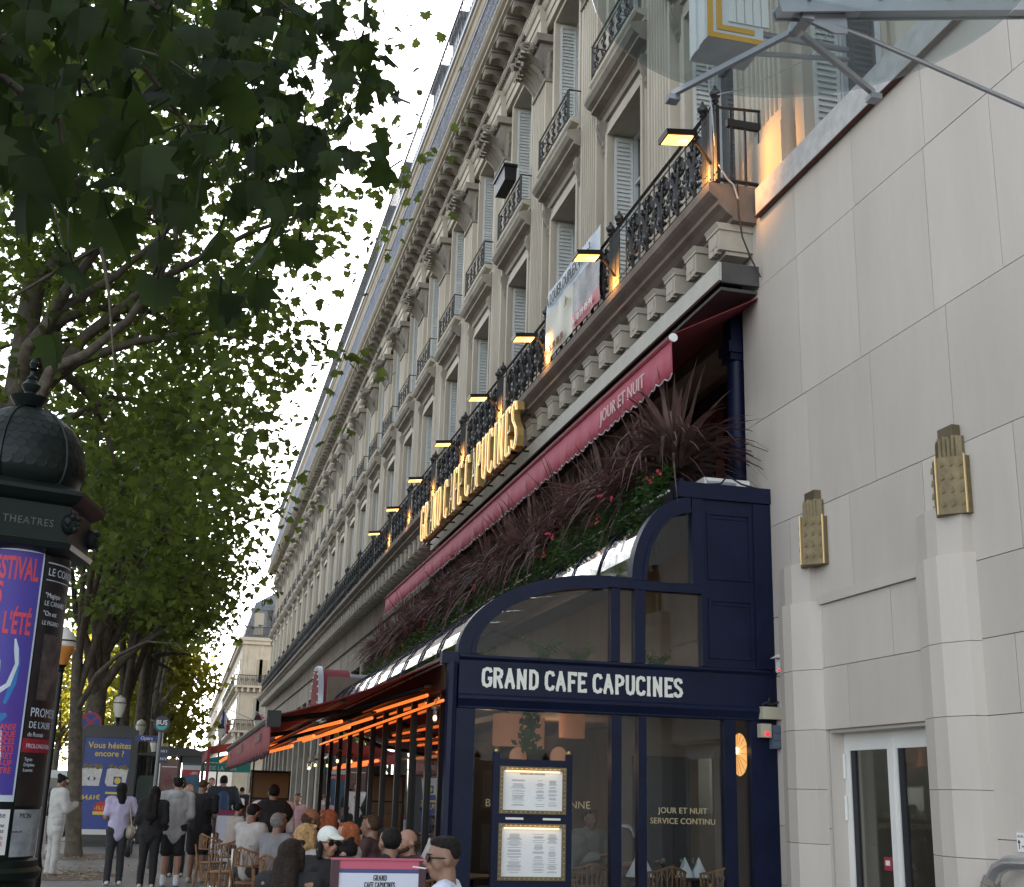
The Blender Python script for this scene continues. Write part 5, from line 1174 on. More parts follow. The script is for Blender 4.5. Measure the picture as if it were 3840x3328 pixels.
MB().prism([(-1.45, 2.5), (-1.45, 2.56), (-.7, 2.62), (-.7, 2.5)], 'y', 42, 44).build('roof_slab', anth, sh, smooth=False)
MB().prism([(.74, 2.52)]+[(-.0+.74*math.cos(R(k*9)), 2.52+.26*math.sin(R(k*9))) for k in range(21)], 'y', 41.9, 44).build('roof', anth, sh, ang=30)
m = MB()
for x in (-1.4, -.68, -.05, .66): m.box(x-.05, x+.05, 42, 42.1, 0, 2.52)
m.box(-1.4, -.68, 42, 42.06, .4, 1.0).box(-.05, .66, 42.0, 42.08, 2.3, 2.52).box(-.05, .66, 42, 42.08, 0, .6); m.build('frame', anth, sh, smooth=False)
MB().box(-1.35, -.73, 42.02, 42.03, 1.0, 2.5).build('pane', glass('shelter_glass', (.6, .65, .65), 1.5), sh, smooth=False)
MB().box(-.63, -.1, 42.02, 42.05, .6, 2.42).build('poster', mat('beauty_poster', (.26, .13, .105), .4, c2=(.10, .05, .05), sc=2.2), sh, smooth=False)
m = MB().box(-.6, -.13, 42.0, 42.019, 2.16, 2.19); m.build('poster_headline', whitep, sh, smooth=False)
m = MB().ell((-.36, 42.0, 1.80), (.09, .01, .03), 10, 6).ell((-.36, 42.0, 1.76), (.075, .012, .03), 10, 6); m.build('printed_lips', mat('lip_print', (.32, .05, .06), .5, var=.05), sh)
MB().ell((-.36, 42.01, 1.93), (.045, .012, .05), 8, 6).build('printed_nose', mat('nose_print', (.20, .09, .07), .5, var=.05), sh)
MB().box(.02, .6, 42.0, 42.03, .7, 2.3).build('poster', mat('poster_lake', (.03, .12, .22), .4, c2=(.02, .04, .07), sc=2), sh, smooth=False)
MB().box(.02, .6, 41.985, 41.999, 2.10, 2.24).build('white_band', mat('dim_white', (.5, .5, .48), .5), sh, smooth=False); MB().box(.02, .6, 41.985, 41.999, 1.92, 2.09).build('red_band', redp, sh, smooth=False)
text('-30%', .12, whitep, (.40, 41.98, 1.96), (1, 0, 0), (0, 0, 1), align='CENTER', parent=sh, ext=.001)
bx = T('utility_cabinet', 'dark green rounded street cabinet next to the bus shelter', 'cabinet', (-.95, 38, 0))
MB().prism([(-1.18, .1), (-.68, .1), (-.68, 1.75), (-.74, 1.86), (-1.12, 1.86), (-1.18, 1.75)], 'y', 38, 38.5).build('cabinet_body', mat('cabinet_green', (.03, .05, .04), .5, var=.1), bx, smooth=False); MB().box(-1.21, -.65, 37.97, 38.53, 0, .1).build('plinth', anth, bx, smooth=False)
# motor scooter
ms = T('motor_scooter', 'black motor scooter parked by the advertising panel', 'scooter', (-1.0, 31.5, 0)); X, Y = -1.0, 31.5
for dy in (-.55, .6):
    wh = MB().lathe([(.14, -.05), (.26, -.06), (.28, 0), (.26, .06), (.14, .05)], (0, 0, 0), 18); v = [(X+p[2], Y+dy+p[0], .28+p[1]) for p in wh.v]; MB().add(v, wh.f).build('wheel', black, ms)
m = MB(); m.cap((X, Y-.5, .62), (X, Y+.15, .60), .17, .15).cap((X, Y-.1, .35), (X, Y+.35, .32), .13, .12).cap((X, Y+.42, .4), (X, Y+.38, .95), .15, .13).cap((X, Y-.55, .45), (X, Y-.6, .62), .1, .1); m.build('body', mat('scooter_black', (.02, .021, .024), .2, var=.1), ms)
MB().cap((X, Y-.5, .80), (X, Y+.1, .76), .12, .12).build('saddle', ironblk, ms); MB().tube([(X-.32, Y+.3, 1.05), (X, Y+.36, 1.02), (X+.32, Y+.3, 1.05)], .02, 6).build('handlebar', ironblk, ms)
for s in (-1, 1): MB().ell((X+s*.34, Y+.32, 1.2), (.07, .02, .05), 8, 6).build('mirror', ironblk, ms)
MB().box(X-.09, X+.09, Y-.72, Y-.70, .48, .6).build('number_plate', whitep, ms, smooth=False); MB().ell((X, Y-.70, .68), (.07, .03, .03), 8, 6).build('tail_light', sgr, ms)
# white van on the road
vn = T('parked_van', 'white van with red tail lights on the road behind the trees', 'van', (-4.3, 46, -.14)); X0, X1, Y0 = -5.25, -3.35, 45.0
MB().prism([(Y0, .25), (Y0+5, .25), (Y0+5, .95), (Y0+4.2, 1.15), (Y0+3.6, 1.95), (Y0+.1, 2.0), (Y0, 1.9)], 'x', X0, X1).build('body', mat('van_white', (.62, .63, .65), .3, var=.03), vn, ang=30)
MB().box(X0+.2, X1-.2, Y0-.01, Y0-.001, 1.15, 1.75).build('rear_window', winpane, vn, smooth=False)
for x in (X0+.05, X1-.23): MB().box(x, x+.18, Y0-.03, Y0-.001, .75, 1.25).build('tail_light', redled, vn, smooth=False)
MB().box(X0, X1, Y0-.08, Y0-.0, .25, .45).build('bumper', anth, vn, smooth=False)
for x in (X0+.05, X1-.25):
    for y in (Y0+.9, Y0+4.1): wh = MB().lathe([(.2, -.1), (.33, -.1), (.33, .1), (.2, .1)], (0, 0, 0), 16); MB().add([(x+.1+p[2], y+p[0], .2+p[1]) for p in wh.v], wh.f).build('wheel', black, vn)
# flags
fl = T('tricolour_flag', 'blue white red flag hanging from the far stone building', 'flag', (2.6, 90, 5.5))
for k, c in enumerate(((.02, .06, .35), (.6, .6, .62), (.5, .03, .05))): MB().prism([(2.42+.17*k, 5.0+.1*k), (2.58+.17*k, 4.9+.1*k), (2.58+.17*k, 6.6-.25*k), (2.42+.17*k, 6.8-.25*k)], 'y', 90, 90.02).build('stripe', mat('flag%d' % k, c, .8, var=.1), fl, smooth=False)
MB().tube([(2.35, 90.01, 7.0), (4.5, 90.3, 6.2)], .03, 5).build('flagpole', whitep, fl)
pf = T('pink_flag', 'pink pennant under the near end of the long balcony', 'flag', (3.9, 71, 5.0)); MB().prism([(3.75, 4.3), (4.0, 4.2), (4.1, 4.9), (4.35, 5.25), (3.95, 5.5), (3.7, 5.6)], 'y', 71, 71.02).build('cloth', mat('pink_cloth', (.6, .12, .22), .8, var=.15), pf, smooth=False)
MB().tube([(3.7, 71.01, 5.65), (5.8, 71.2, 5.1)], .03, 5).build('flagpole', whitep, pf)
# ================================================================ far stone building beyond the side street
fbld = T('corner_building', 'pale stone corner building with slate mansard beyond the side street', 'building', (9, 125, 0)); XB, YB = 4.63, 122.0
fst = mat('far_limestone', (.50, .45, .375), .8, c2=(.40, .355, .29), sc=.8, bump=.1)
MB().box(XB, 20, YB, 260, 0, 15.2).build('wall', fst, fbld, smooth=False)
MB().box(XB-.45, 20.2, YB-.45, 260, 15.2, 15.5).box(XB-.3, 20, YB-.3, 260, 14.85, 15.2).box(XB-.12, 20, YB-.12, 260, 10.4, 10.7).build('cornice', fst, fbld, smooth=False)
MB().add([(XB, YB, 15.5), (20, YB, 15.5), (20, 260, 15.5), (XB, 260, 15.5), (XB+.9, YB+.9, 19.0), (19, YB+.9, 19), (19, 259, 19), (XB+.9, 259, 19), (XB+4, YB+4, 21.2), (17, YB+4, 21.2), (17, 250, 21.2), (XB+4, 250, 21.2)],
   [(0, 1, 5, 4), (0, 4, 7, 3), (1, 2, 6, 5), (2, 3, 7, 6), (4, 5, 9, 8), (4, 8, 11, 7), (5, 6, 10, 9), (8, 9, 10, 11)]).build('roof', slate, fbld, smooth=False)
def fwin(x0, x1, z0, z1, side=False, y=None):
    m = MB()
    if not side: m.box(x0, x1, YB-.08, YB-.004, z0, z1); p_ = MB().box(x0+.14, x1-.14, YB-.10, YB-.085, z0+.1, z1-.14)
    else: m.box(XB-.08, XB-.004, y, y+1.3, z0, z1); p_ = MB().box(XB-.1, XB-.085, y+.16, y+1.14, z0+.1, z1-.14)
    o = m.build('window', fst, fbld, smooth=False); p_.build('pane', mat('far_pane', (.22, .27, .30), .15, c2=(.35, .27, .15), sc=.5), o, smooth=False)
for x in (5.9, 8.4, 11):
    for z0, z1 in ((.5, 3.4), (4.3, 5.9), (7.2, 10), (11.2, 13.6)): fwin(x, x+1.3, z0, z1)
for y in range(124, 200, 4):
    for z0, z1 in ((4.3, 5.9), (7.2, 10), (11.2, 13.6)): fwin(0, 0, z0, z1, True, y)
for z in (6.6, 10.75):
    m = MB(); m.box(XB-.6, 20, YB-.6, YB-.004, z, z+.2).box(XB-.6, XB-.004, YB-.004, 258, z, z+.2)
    for x in np.arange(XB-.4, 12, .55): m.box(x, x+.2, YB-.5, YB-.004, z-.4, z)
    m.build('balcony', fst, fbld, smooth=False)
    m = MB(); m.tube([(20, YB-.56, z+1.15), (XB-.56, YB-.56, z+1.15), (XB-.56, 200, z+1.15)], .04, 4)
    for k in range(46):
        for p in ((XB-.56+.17*k, YB-.56), (XB-.56, YB-.5+.8*k)): m.box(p[0]-.02, p[0]+.02, p[1]-.02, p[1]+.02, z+.2, z+1.15)
        if k % 3 == 0: scroll(m, (XB-.4+.17*k, YB-.58, z+.7), .16, 1.2, 0, (1, 0, 0), .03, 8)
    m.build('balcony_railing', iron, fbld, smooth=False)
m = MB(); m.tube([(20, YB-.3, 16.5), (XB-.3, YB-.3, 16.5), (XB-.3, 200, 16.5)], .04, 4)
for k in range(60): m.box(XB-.32+.14*k, XB-.29+.14*k, YB-.32, YB-.29, 15.5, 16.5)
m.build('roof_railing', iron, fbld, smooth=False)
for x in (5.2, 7.2):
    o = MB().box(x, x+1.5, YB+.05, YB+1.2, 15.5, 18.2).box(x-.1, x+1.6, YB-.05, YB+1.2, 18.2, 18.4).build('dormer', slate, fbld, smooth=False); MB().box(x+.3, x+1.2, YB+.02, YB+.045, 15.8, 17.9).build('pane', MATS['far_pane'], o, smooth=False)
for x in (4.8, 6.3, 7.6): MB().box(x, x+.3, YB-.1, YB-.005, 0.2, 14.8).build('wall_pilaster', fst, fbld, smooth=False)
# ================================================================ plane trees
LEAF = np.array([(0, 0), (.20, -.06), (.50, -.02), (.40, .22), (.62, .46), (.36, .48), (.30, .78), (.12, .72), (0, 1.02), (-.12, .72), (-.30, .78), (-.36, .48), (-.62, .46), (-.40, .22), (-.50, -.02), (-.20, -.06)])
LEAF_S = np.array([(0, 0), (.5, .05), (.36, .42), (.28, .74), (0, 1.0), (-.28, .74), (-.36, .42), (-.5, .05)])
LEAF_T = np.array([(0, 0), (.48, .35), (0, 1.0), (-.48, .35)])
def leaf_mesh(name, P, size, shape, mtl, droop=.5):
    """many leaves as one mesh: a fan of flat lobed blades, folded a little along the midrib"""
    n = len(P); k = len(shape)
    az = rng.uniform(0, 2*np.pi, n); tip = rng.normal(-droop, .5, n); rl_ = rng.normal(0, .7, n)
    d = np.stack([np.cos(az)*np.cos(tip), np.sin(az)*np.cos(tip), np.sin(tip)], 1)
    s = np.stack([-np.sin(az), np.cos(az), 0*az], 1); nn = np.cross(d, s)
    s2 = s*np.cos(rl_)[:, None]+nn*np.sin(rl_)[:, None]; n2 = np.cross(d, s2)
    sz = size*rng.uniform(.6, 1.3, n); fold = rng.uniform(.1, .65, n); curl = rng.normal(.15, .22, n)
    V = P[:, None, :]+sz[:, None, None]*(shape[None, :, 1:2]*d[:, None, :]+shape[None, :, 0:1]*s2[:, None, :]-(np.abs(shape[None, :, 0:1])*fold[:, None, None]+shape[None, :, 1:2]**2*curl[:, None, None])*n2[:, None, :])
    V = V.reshape(-1, 3)
    me = bpy.data.meshes.new(name); me.vertices.add(n*k); me.vertices.foreach_set('co', V.ravel())
    me.loops.add(n*k); me.loops.foreach_set('vertex_index', np.arange(n*k, dtype=np.int32)); me.polygons.add(n)
    me.polygons.foreach_set('loop_start', np.arange(n, dtype=np.int32)*k); me.polygons.foreach_set('loop_total', np.full(n, k, dtype=np.int32))
    me.update(calc_edges=True); me.materials.append(mtl); return me
def crown_points(c, rad, ncl, per, clr, zmin=None):
    u = rng.normal(size=(ncl, 3)); u /= np.linalg.norm(u, axis=1)[:, None]
    q = np.array(c)+u*np.array(rad)*(rng.uniform(.25, 1.0, ncl)**.6)[:, None]
    P = (q[:, None, :]+rng.normal(size=(ncl, per, 3))*np.array([clr, clr, clr*.55])*rng.uniform(.6, 1.2, (ncl, 1, 1))).reshape(-1, 3)
    if zmin: P = P[P[:, 2] > zmin]
    P = P[(P[:, 0] < c[0]+rad[0]*.25) | (rng.uniform(size=len(P)) < .62)]
    return P, q
def ptree(x, y, h, r, c, rad, ncl, per, size, shape, label, clr=.62, mtl=None, lean=(0, 0), limbs_=6, extra=(), zmin=None, trunk_h=None, seed=0):
    rs = random.Random(seed+int(y*10)); t = T('plane_tree', label, 'tree', (x, y, 0), 'plane trees along the boulevard')
    P, q = crown_points(c, rad, ncl, per, clr, zmin)
    if extra: P = P[~((P[:, 1] < 18.6) & (P[:, 0] < -.3) & (P[:, 2] < 9.4))]
    m = MB(); th_ = trunk_h or h*.42; top = Vector((x+lean[0], y+lean[1], th_))
    tp = [Vector((x, y, -.05)), Vector((x+lean[0]*.1, y+lean[1]*.1, .3)), Vector((x+lean[0]*.5+rs.uniform(-.06, .06), y+lean[1]*.5, th_*.55)), top]
    m.tube(tp, [r*1.3, r*1.05, r*.9, r*.72], 12)
    idx = rs.sample(range(len(q)), min(limbs_, len(q)))
    for i in idx:
        e = Vector(q[i]); st = tp[2].lerp(top, rs.uniform(.3, 1)); L = (e-st).length; mid = st.lerp(e, .45)+Vector((rs.uniform(-.3, .3), rs.uniform(-.3, .3), .16*L))
        m.tube([st, st.lerp(mid, .5)+Vector((0, 0, .06*L)), mid, mid.lerp(e, .6)+Vector((rs.uniform(-.2, .2), 0, .04*L)), e], [r*.5, r*.38, r*.27, r*.16, .02], 7)
        for w_ in range(3):
            e2 = Vector(q[rs.randrange(len(q))]); 
            if (e2-mid).length < 3.2: m.tube([mid, mid.lerp(e2, .5)+Vector((0, 0, .15)), e2], [r*.18, r*.1, .012], 5)
    for pts, r0__, r1__ in extra: m.tube(pts, [r0__+(r1__-r0__)*k/(len(pts)-1) for k in range(len(pts))], 9)
    m.build('trunk', bark, t, ang=60)
    o = link('crown', leaf_mesh('crown', P, size, shape, mtl or leafm), t); o['kind'] = 'stuff'
    return t
limbA = [(-2.85, 19.6, 5.4), (-2.62, 18.5, 6.4), (-2.52, 18.5, 7.01), (-2.41, 18.5, 7.46), (-1.95, 18.5, 7.74), (-1.4, 18.5, 8.36), (-1.04, 18.5, 9.11), (-.84, 18.5, 9.72), (-.92, 18.5, 10.4)]
limbB = [(-2.98, 19.6, 7.3), (-2.85, 19, 7.94), (-2.47, 19, 8.59), (-1.73, 19, 9.22), (-1.27, 19, 9.79), (-.6, 18.8, 10.6)]
limbC = [(-2.95, 20.0, 6.6), (-2.58, 22, 7.62), (-1.79, 22, 8.16), (-1.17, 22, 8.16), (-.29, 22, 7.88), (.8, 21.5, 7.6)]
ptree(-3.0, 19.8, 17, .24, (-1.4, 18.6, 10.8), (3.7, 5.8, 5.6), 270, 62, .155, LEAF, 'big plane tree behind the advertising column with two thick rising limbs', .6, limbs_=9, extra=((limbA, .115, .035), (limbB, .105, .03), (limbC, .08, .015)), zmin=5.0, trunk_h=9.5)
ptree(-2.15, 30.8, 13, .17, (-1.3, 27.5, 8.8), (2.9, 4.6, 4.8), 165, 40, .17, LEAF_S, 'slender leaning plane tree in front of the advertising panel', .65, lean=(-.45, 0), zmin=5.1, trunk_h=4.6)
ptree(-2.62, 39.5, 15.5, .34, (-1.4, 37.5, 9.6), (3.0, 4.6, 5.0), 160, 42, .19, LEAF_S, 'stout plane tree with mottled trunk behind the advertising panel', .7, limbs_=8, zmin=6.2, trunk_h=5.4)
ptree(-2.05, 43.5, 15, .27, (-1.4, 43, 9.4), (2.4, 4.6, 5.2), 140, 42, .21, LEAF_S, 'plane tree with forked trunk behind the white lantern', .75, zmin=6.2, trunk_h=4.8)
k = 0
for x, y, xr, lab in ((-1.5, 46, 3.9, 'plane tree rising just behind the bus shelter'), (-1.6, 54, 4.0, 'plane tree beyond the bus shelter, second in the row'), (-1.5, 63, 4.0, 'plane tree beyond the bus shelter, third in the row'), (-1.6, 73, 4.0, 'plane tree halfway down the far row')):
    ptree(x, y, 14, .24, (x+.1, y, 9.0), (xr-1.7, 5, 5.2), 95, 46, .26, LEAF_T, lab, .85, zmin=.0+1.9+.105*y, seed=k); k += 1
for x, y, lab in ((-1.7, 83, 'plane tree with sunlit yellow leaves near the end of the row'), (-1.6, 94, 'last plane tree of the row, bright yellow in the sun')):
    ptree(x, y, 13, .24, (x-.2, y, 8.0), (2.6, 5, 5.0), 100, 60, .40, LEAF_T, lab, .95, mtl=leafy, zmin=3.4, seed=k); k += 1
for x, y, lab, mt in ((-13, 40, 'plane tree across the road behind the stout trunk', leafm), (-14, 56, 'yellow green plane tree across the road', leafy), (-13, 74, 'sunlit yellow plane tree across the road', leafy), (-9, 100, 'sunlit yellow plane tree far across the road', leafy), (-14, 24, 'plane tree across the road seen beside the advertising column', leafm), (-8, 118, 'yellow plane tree at the far end of the road', leafy)):
    ptree(x, y, 13, .26, (x, y, 8.2), (5, 5.5, 5.4), 75, 46, .42, LEAF_T, lab, 1.0, mtl=mt, zmin=2.6, seed=k); k += 1
# bough of a tree beside the camera: near leaves singly
bt_ = T('plane_tree', 'plane tree whose dark leafy bough hangs close overhead at the top left', 'tree', (-3.7, 4.6, 0), 'plane trees along the boulevard')
m = MB(); m.tube([(-3.7, 4.6, -.1), (-3.7, 4.7, 2.5), (-3.6, 4.8, 5.2), (-3.5, 5, 8)], [.34, .27, .22, .14], 12)
BG = [[(-3.6, 4.8, 4.9), (-2.4, 5.2, 5.6), (-1.3, 5.6, 5.5), (-.5, 5.9, 5.1), (-.1, 6.1, 4.7)], [(-3.6, 4.8, 5.3), (-2.4, 6.2, 6.3), (-1.0, 7.2, 6.6), (.1, 7.9, 6.3), (.55, 8.2, 5.9)], [(-3.6, 4.8, 4.4), (-2.2, 4.7, 4.8), (-1.3, 4.7, 4.5), (-.7, 4.7, 4.1)], [(-3.6, 4.8, 5.8), (-2.2, 6.8, 7.4), (-.6, 8.6, 8.0), (.5, 9.6, 8.0), (1.0, 10, 7.7)]]
for b_ in BG: m.tube(b_, [.06, .036, .024, .014, .005][:len(b_)], 7)
LP = []
for b_ in BG:
    for i in range(len(b_)-1):
        a_, c_ = Vector(b_[i]), Vector(b_[i+1])
        for k in range(62 if i else 20):
            f = rng.uniform(); p = a_.lerp(c_, f)+Vector((rng.normal(0, .30), rng.normal(0, .40), rng.normal(-.12, .30))); LP.append(p)
        for k in range(5):
            p = a_.lerp(c_, rng.uniform()); e = p+Vector((rng.normal(0, .3), rng.normal(0, .3), rng.normal(-.25, .25))); m.tube([p, p.lerp(e, .5)+Vector((0, 0, .06)), e], [.008, .006, .003], 4)
m.build('trunk', bark, bt_, ang=60)
def vis(p):
    d = p-Vector((0, 0, 1.58)); zf = d.dot(fw); return zf > .5 and abs(d.dot(rr)/zf) < .42 and abs(d.dot(uu)/zf) < .37
LP.sort(key=lambda p: (not vis(p), (p-Vector((0, 0, 1.58))).length))
def near_leaf(mtl, seed):
    """a single lobed leaf with folded halves, wavy edge, drooping tip and a stalk"""
    rs = random.Random(seed); m = MB(); half = [(0, 0), (.20, -.06), (.50, -.02), (.40, .22), (.62, .46), (.36, .48), (.30, .78), (.12, .72), (0, 1.02)]
    rib = [(0, 0), (0, .25), (0, .5), (0, .75), (0, 1.02)]; s = .2*rs.uniform(.7, 1.2); fold = rs.uniform(.1, .5); curl = rs.uniform(-.1, .4); wv = rs.uniform(0, 6)
    M3 = Matrix.Rotation(rs.uniform(0, 6.28), 3, 'Z') @ Matrix.Rotation(rs.gauss(-.95, .4), 3, 'X') @ Matrix.Rotation(rs.gauss(0, .6), 3, 'Y')
    def P(x, y, e=0): return M3 @ Vector((x, y, -fold*abs(x)-curl*y*y+.05*math.sin(9*x+7*y+wv)*(abs(x)+.1)+e))*s
    for sg in (-1, 1):
        V = [P(sg*x, y) for x, y in half]+[P(0, y, .02) for x, y in rib]; F = [(0, 1, 10), (1, 2, 3), (1, 3, 10), (3, 11, 10), (3, 4, 5), (3, 5, 11), (5, 12, 11), (5, 6, 7), (5, 7, 12), (7, 8, 12)]
        m.add(V, F if sg > 0 else [f[::-1] for f in F])
    m.tube([P(0, 0), P(0, -.2, .03), P(.03, -.42, .12)], .006*s*5, 4)
    return m.mesh('leaf', mtl, ang=70)
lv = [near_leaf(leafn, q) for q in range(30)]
autumn = leafmat('autumn_leaf', (.10, .03, .015), (.20, .05, .015), .3)

for k, p in enumerate(LP[:290]):
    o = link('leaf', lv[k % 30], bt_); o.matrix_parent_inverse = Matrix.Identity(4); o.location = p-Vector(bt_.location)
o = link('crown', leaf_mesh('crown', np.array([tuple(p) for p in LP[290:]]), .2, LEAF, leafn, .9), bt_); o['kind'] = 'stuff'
# ================================================================ people
def remesh(mb, name, m, parent, vox, sm=4, disp=0.0):
    me = mb.mesh(name, None, smooth=False); o = bpy.data.objects.new(name, me); col.objects.link(o)
    md_ = o.modifiers.new('r', 'REMESH'); md_.mode = 'VOXEL'; md_.voxel_size = vox; md_.adaptivity = 0
    s_ = o.modifiers.new('s', 'SMOOTH'); s_.iterations = sm; s_.factor = .5
    if disp:
        tx_ = bpy.data.textures.get('folds') or bpy.data.textures.new('folds', 'CLOUDS'); tx_.noise_scale = .11
        d_ = o.modifiers.new('d', 'DISPLACE'); d_.texture = tx_; d_.strength = disp; d_.mid_level = .5; d_.texture_coords = 'LOCAL'
    dg = bpy.context.evaluated_depsgraph_get(); me2 = bpy.data.meshes.new_from_object(o.evaluated_get(dg)); me2.name = name
    bpy.data.objects.remove(o); bpy.data.meshes.remove(me)
    me2.materials.clear(); me2.materials.append(m); me2.polygons.foreach_set('use_smooth', [True]*len(me2.polygons))
    return link(name, me2, parent)
hairc = {'black': (.012, .010, .010), 'brown': (.055, .030, .018), 'grey': (.19, .18, .17), 'blonde': (.36, .22, .10), 'red': (.26, .075, .03), 'dark': (.022, .015, .012)}
def person(label, loc, rz, H=1.72, sk='m', top=('tee', (.7, .7, .7)), bot=('trousers', (.03, .03, .035)), hair=('short', 'black'), shoes=(.5, .5, .5), pose='stand', arms='down', w=1.0, vox=.016, lean=0.0, head=(0, 0), group=None, beard=False, seat=.47, stride=.0, face=False):
    """rz turns the figure, which looks along its own +y; every body is one closed surface"""
    t = T('person', label, 'person', loc, group, local=True, rz=R(rz)); S = mat_s = skin(sk)
    sit = pose == 'sit'; h = H
    hz = seat+.09 if sit else .525*h
    hip = [Vector((s*.052*h*w, 0, hz)) for s in (-1, 1)]
    if sit: knee = [Vector((s*.075*h, .245*h, seat+.07)) for s in (-1, 1)]; ank = [Vector((s*.07*h, .23*h, .07)) for s in (-1, 1)]
    else:
        knee = [Vector((s*.055*h, stride*s*.5+.01, .285*h)) for s in (-1, 1)]; ank = [Vector((s*.06*h, stride*s-(.03 if stride else 0), .045*h+(.05 if stride and s < 0 else 0))) for s in (-1, 1)]
    def up(z, x=0, y=0):   # point on the leaning torso, z measured from the hips in body heights
        q = z*h; return Vector((x*h, y*h+q*math.sin(lean), hz+q*math.cos(lean)))
    neck = up(.315); sh = [up(.285, s*.108*w) for s in (-1, 1)]; chest = up(.22); belly = up(.08)
    hc = neck+Vector((0, .012*h+math.sin(lean)*.08*h, .079*h)); hy, hp = R(head[0]), R(head[1])
    HR = Matrix.Rotation(hy, 3, 'Z') @ Matrix.Rotation(hp, 3, 'X')
    def hd(x, y, z): return hc+HR @ Vector((x*h, y*h, z*h))
    A = {'down': ((.03, -.01, -.17), (.02, .035, -.15)), 'front': ((.025, -.005, -.165), (-.075, .12, .0)), 'phone': ((.03, .03, -.16), (-.06, .13, .055)), 'table': ((.03, .07, -.15), (-.06, .14, .03)), 'mouth': ((.03, .09, -.13), (-.07, .06, .125)), 'hip': ((.07, -.02, -.15), (-.03, .06, -.10)), 'back': ((.05, -.05, -.15), (-.04, .10, -.07))}
    aL, aR = arms if isinstance(arms, tuple) else (arms, arms)
    elb, wr = [], []
    for s, nm, i in ((-1, aL, 0), (1, aR, 1)):
        u_, f_ = A[nm]; e = sh[i]+Vector((s*u_[0]*h, u_[1]*h+.02*h*lean, u_[2]*h)); elb.append(e); wr.append(e+Vector((s*f_[0]*h, f_[1]*h, f_[2]*h)))
    def flat(mb, n0, f=.80):   # bodies are wider than deep
        for i in range(n0, len(mb.v)):
            x_, y_, z_ = mb.v[i]; yc = (z_-hz)*math.tan(lean); mb.v[i] = (x_, yc+(y_-yc)*f, z_)
    b = MB(); k = h/1.72
    # head with jaw, nose, brow, ears
    b.ell(hd(0, .002, .018), (.045*h, .054*h, .052*h), 14, 10, HR); b.cap(hd(0, .018, -.012), hd(0, .028, -.040), .036*h, .022*h); b.cap(hd(0, .050, .004), hd(0, .062, -.010), .007*h, .0105*h, 8); b.cap(hd(-.018, .046, .016), hd(.018, .046, .016), .010*h, .010*h, 8); b.cap(hd(-.010, .050, -.026), hd(.010, .050, -.026), .008*h, .008*h, 8)
    for s in (-1, 1): b.ell(hd(s*.046, -.004, .0), (.007*h, .014*h, .018*h), 8, 6, HR); b.cap(hd(s*.022, .036, -.004), hd(s*.026, .026, -.02), .015*h, .012*h, 8)
    b.cap(neck-Vector((0, 0, .02*h)), hd(0, -.008, -.03), .034*h*w, .031*h*w); b.cap(sh[0], sh[1], .042*h*w, .042*h*w)
    n0 = len(b.v); b.cap(up(.28, 0, .002), chest, .056*h*w, .082*h*w); b.cap(up(.2, -.03*w), up(.2, .03*w), .075*h*w, .075*h*w); b.cap(chest, belly, .085*h*w, .078*h*w); b.cap(hip[0], hip[1], .062*h*w, .062*h*w); b.cap(belly, (hip[0]+hip[1])/2, .076*h*w, .07*h*w); flat(b, n0)
    for i, s in ((0, -1), (1, 1)):
        b.cap(hip[i], knee[i], .052*h*w, .034*h*w).cap(knee[i], knee[i].lerp(ank[i], .35), .034*h*w, .035*h*w).cap(knee[i].lerp(ank[i], .3), ank[i], .035*h*w, .021*h)
        b.cap(ank[i]-Vector((0, .02*h, .02*h)), ank[i]+Vector((0, .085*h, -.028*h)), .02*h, .017*h)
        b.cap(sh[i], elb[i], .032*h*w, .025*h*w).cap(elb[i], wr[i], .025*h*w, .0165*h)
        d = (wr[i]-elb[i]).normalized(); sd = d.cross(Vector((0, 0, 1)) if abs(d.z) < .8 else Vector((0, 1, 0))).normalized(); nn_ = d.cross(sd)
        b.cap(wr[i], wr[i]+d*.045*h, .014*h, .017*h, 8)
        for f in range(4): q = wr[i]+d*.05*h+sd*(f-1.5)*.0095*h; q2 = q+d*(.026-.003*abs(f-1.3))*h; b.cap(q, q2, .0056*h, .0052*h, 6); b.cap(q2, q2+(d*.7+nn_*.7)*.018*h, .0052*h, .0042*h, 6)
        q = wr[i]+d*.02*h-sd*.014*h*s; b.cap(q, q+(d*.75-sd*s*.7)*.03*h, .0062*h, .005*h, 6)
    remesh(b, 'body', S, t, vox, 3)
    # clothing
    kind, c = top[0], top[1]; fm = fab(top[2] if len(top) > 2 else 'c%d' % (abs(hash(c)) % 99999), c); m = MB(); e_ = .012*h
    loose = {'tee': 1.0, 'shirt': 1.1, 'tank': .75, 'hoodie': 1.35, 'jacket': 1.3, 'vest': 1.15}[kind]*e_
    bt = {'hoodie': -.055, 'jacket': -.10}.get(kind, -.02)
    if sit: bt = -.0
    n0 = 0; m.cap(sh[0], sh[1], .045*h*w+loose*.6, .045*h*w+loose*.6); m.cap(up(.2, -.035*w), up(.2, .035*w), .078*h*w+loose, .078*h*w+loose); m.cap(chest, belly, .088*h*w+loose, .083*h*w+loose)
    m.cap(up(.06, -.022*w), up(.06, .022*w), .074*h*w+loose, .074*h*w+loose); m.cap(up(bt+.03, -.024*w), up(bt+.03, .024*w), .074*h*w+loose*1.0, .074*h*w+loose*1.0); m.cap(belly, up(bt), .082*h*w+loose, .078*h*w+loose*1.0); flat(m, 0, .84)
    if kind != 'tank': m.cap(up(.262, -.05*w), up(.262, .05*w), .062*h*w+loose*.5, .062*h*w+loose*.5)
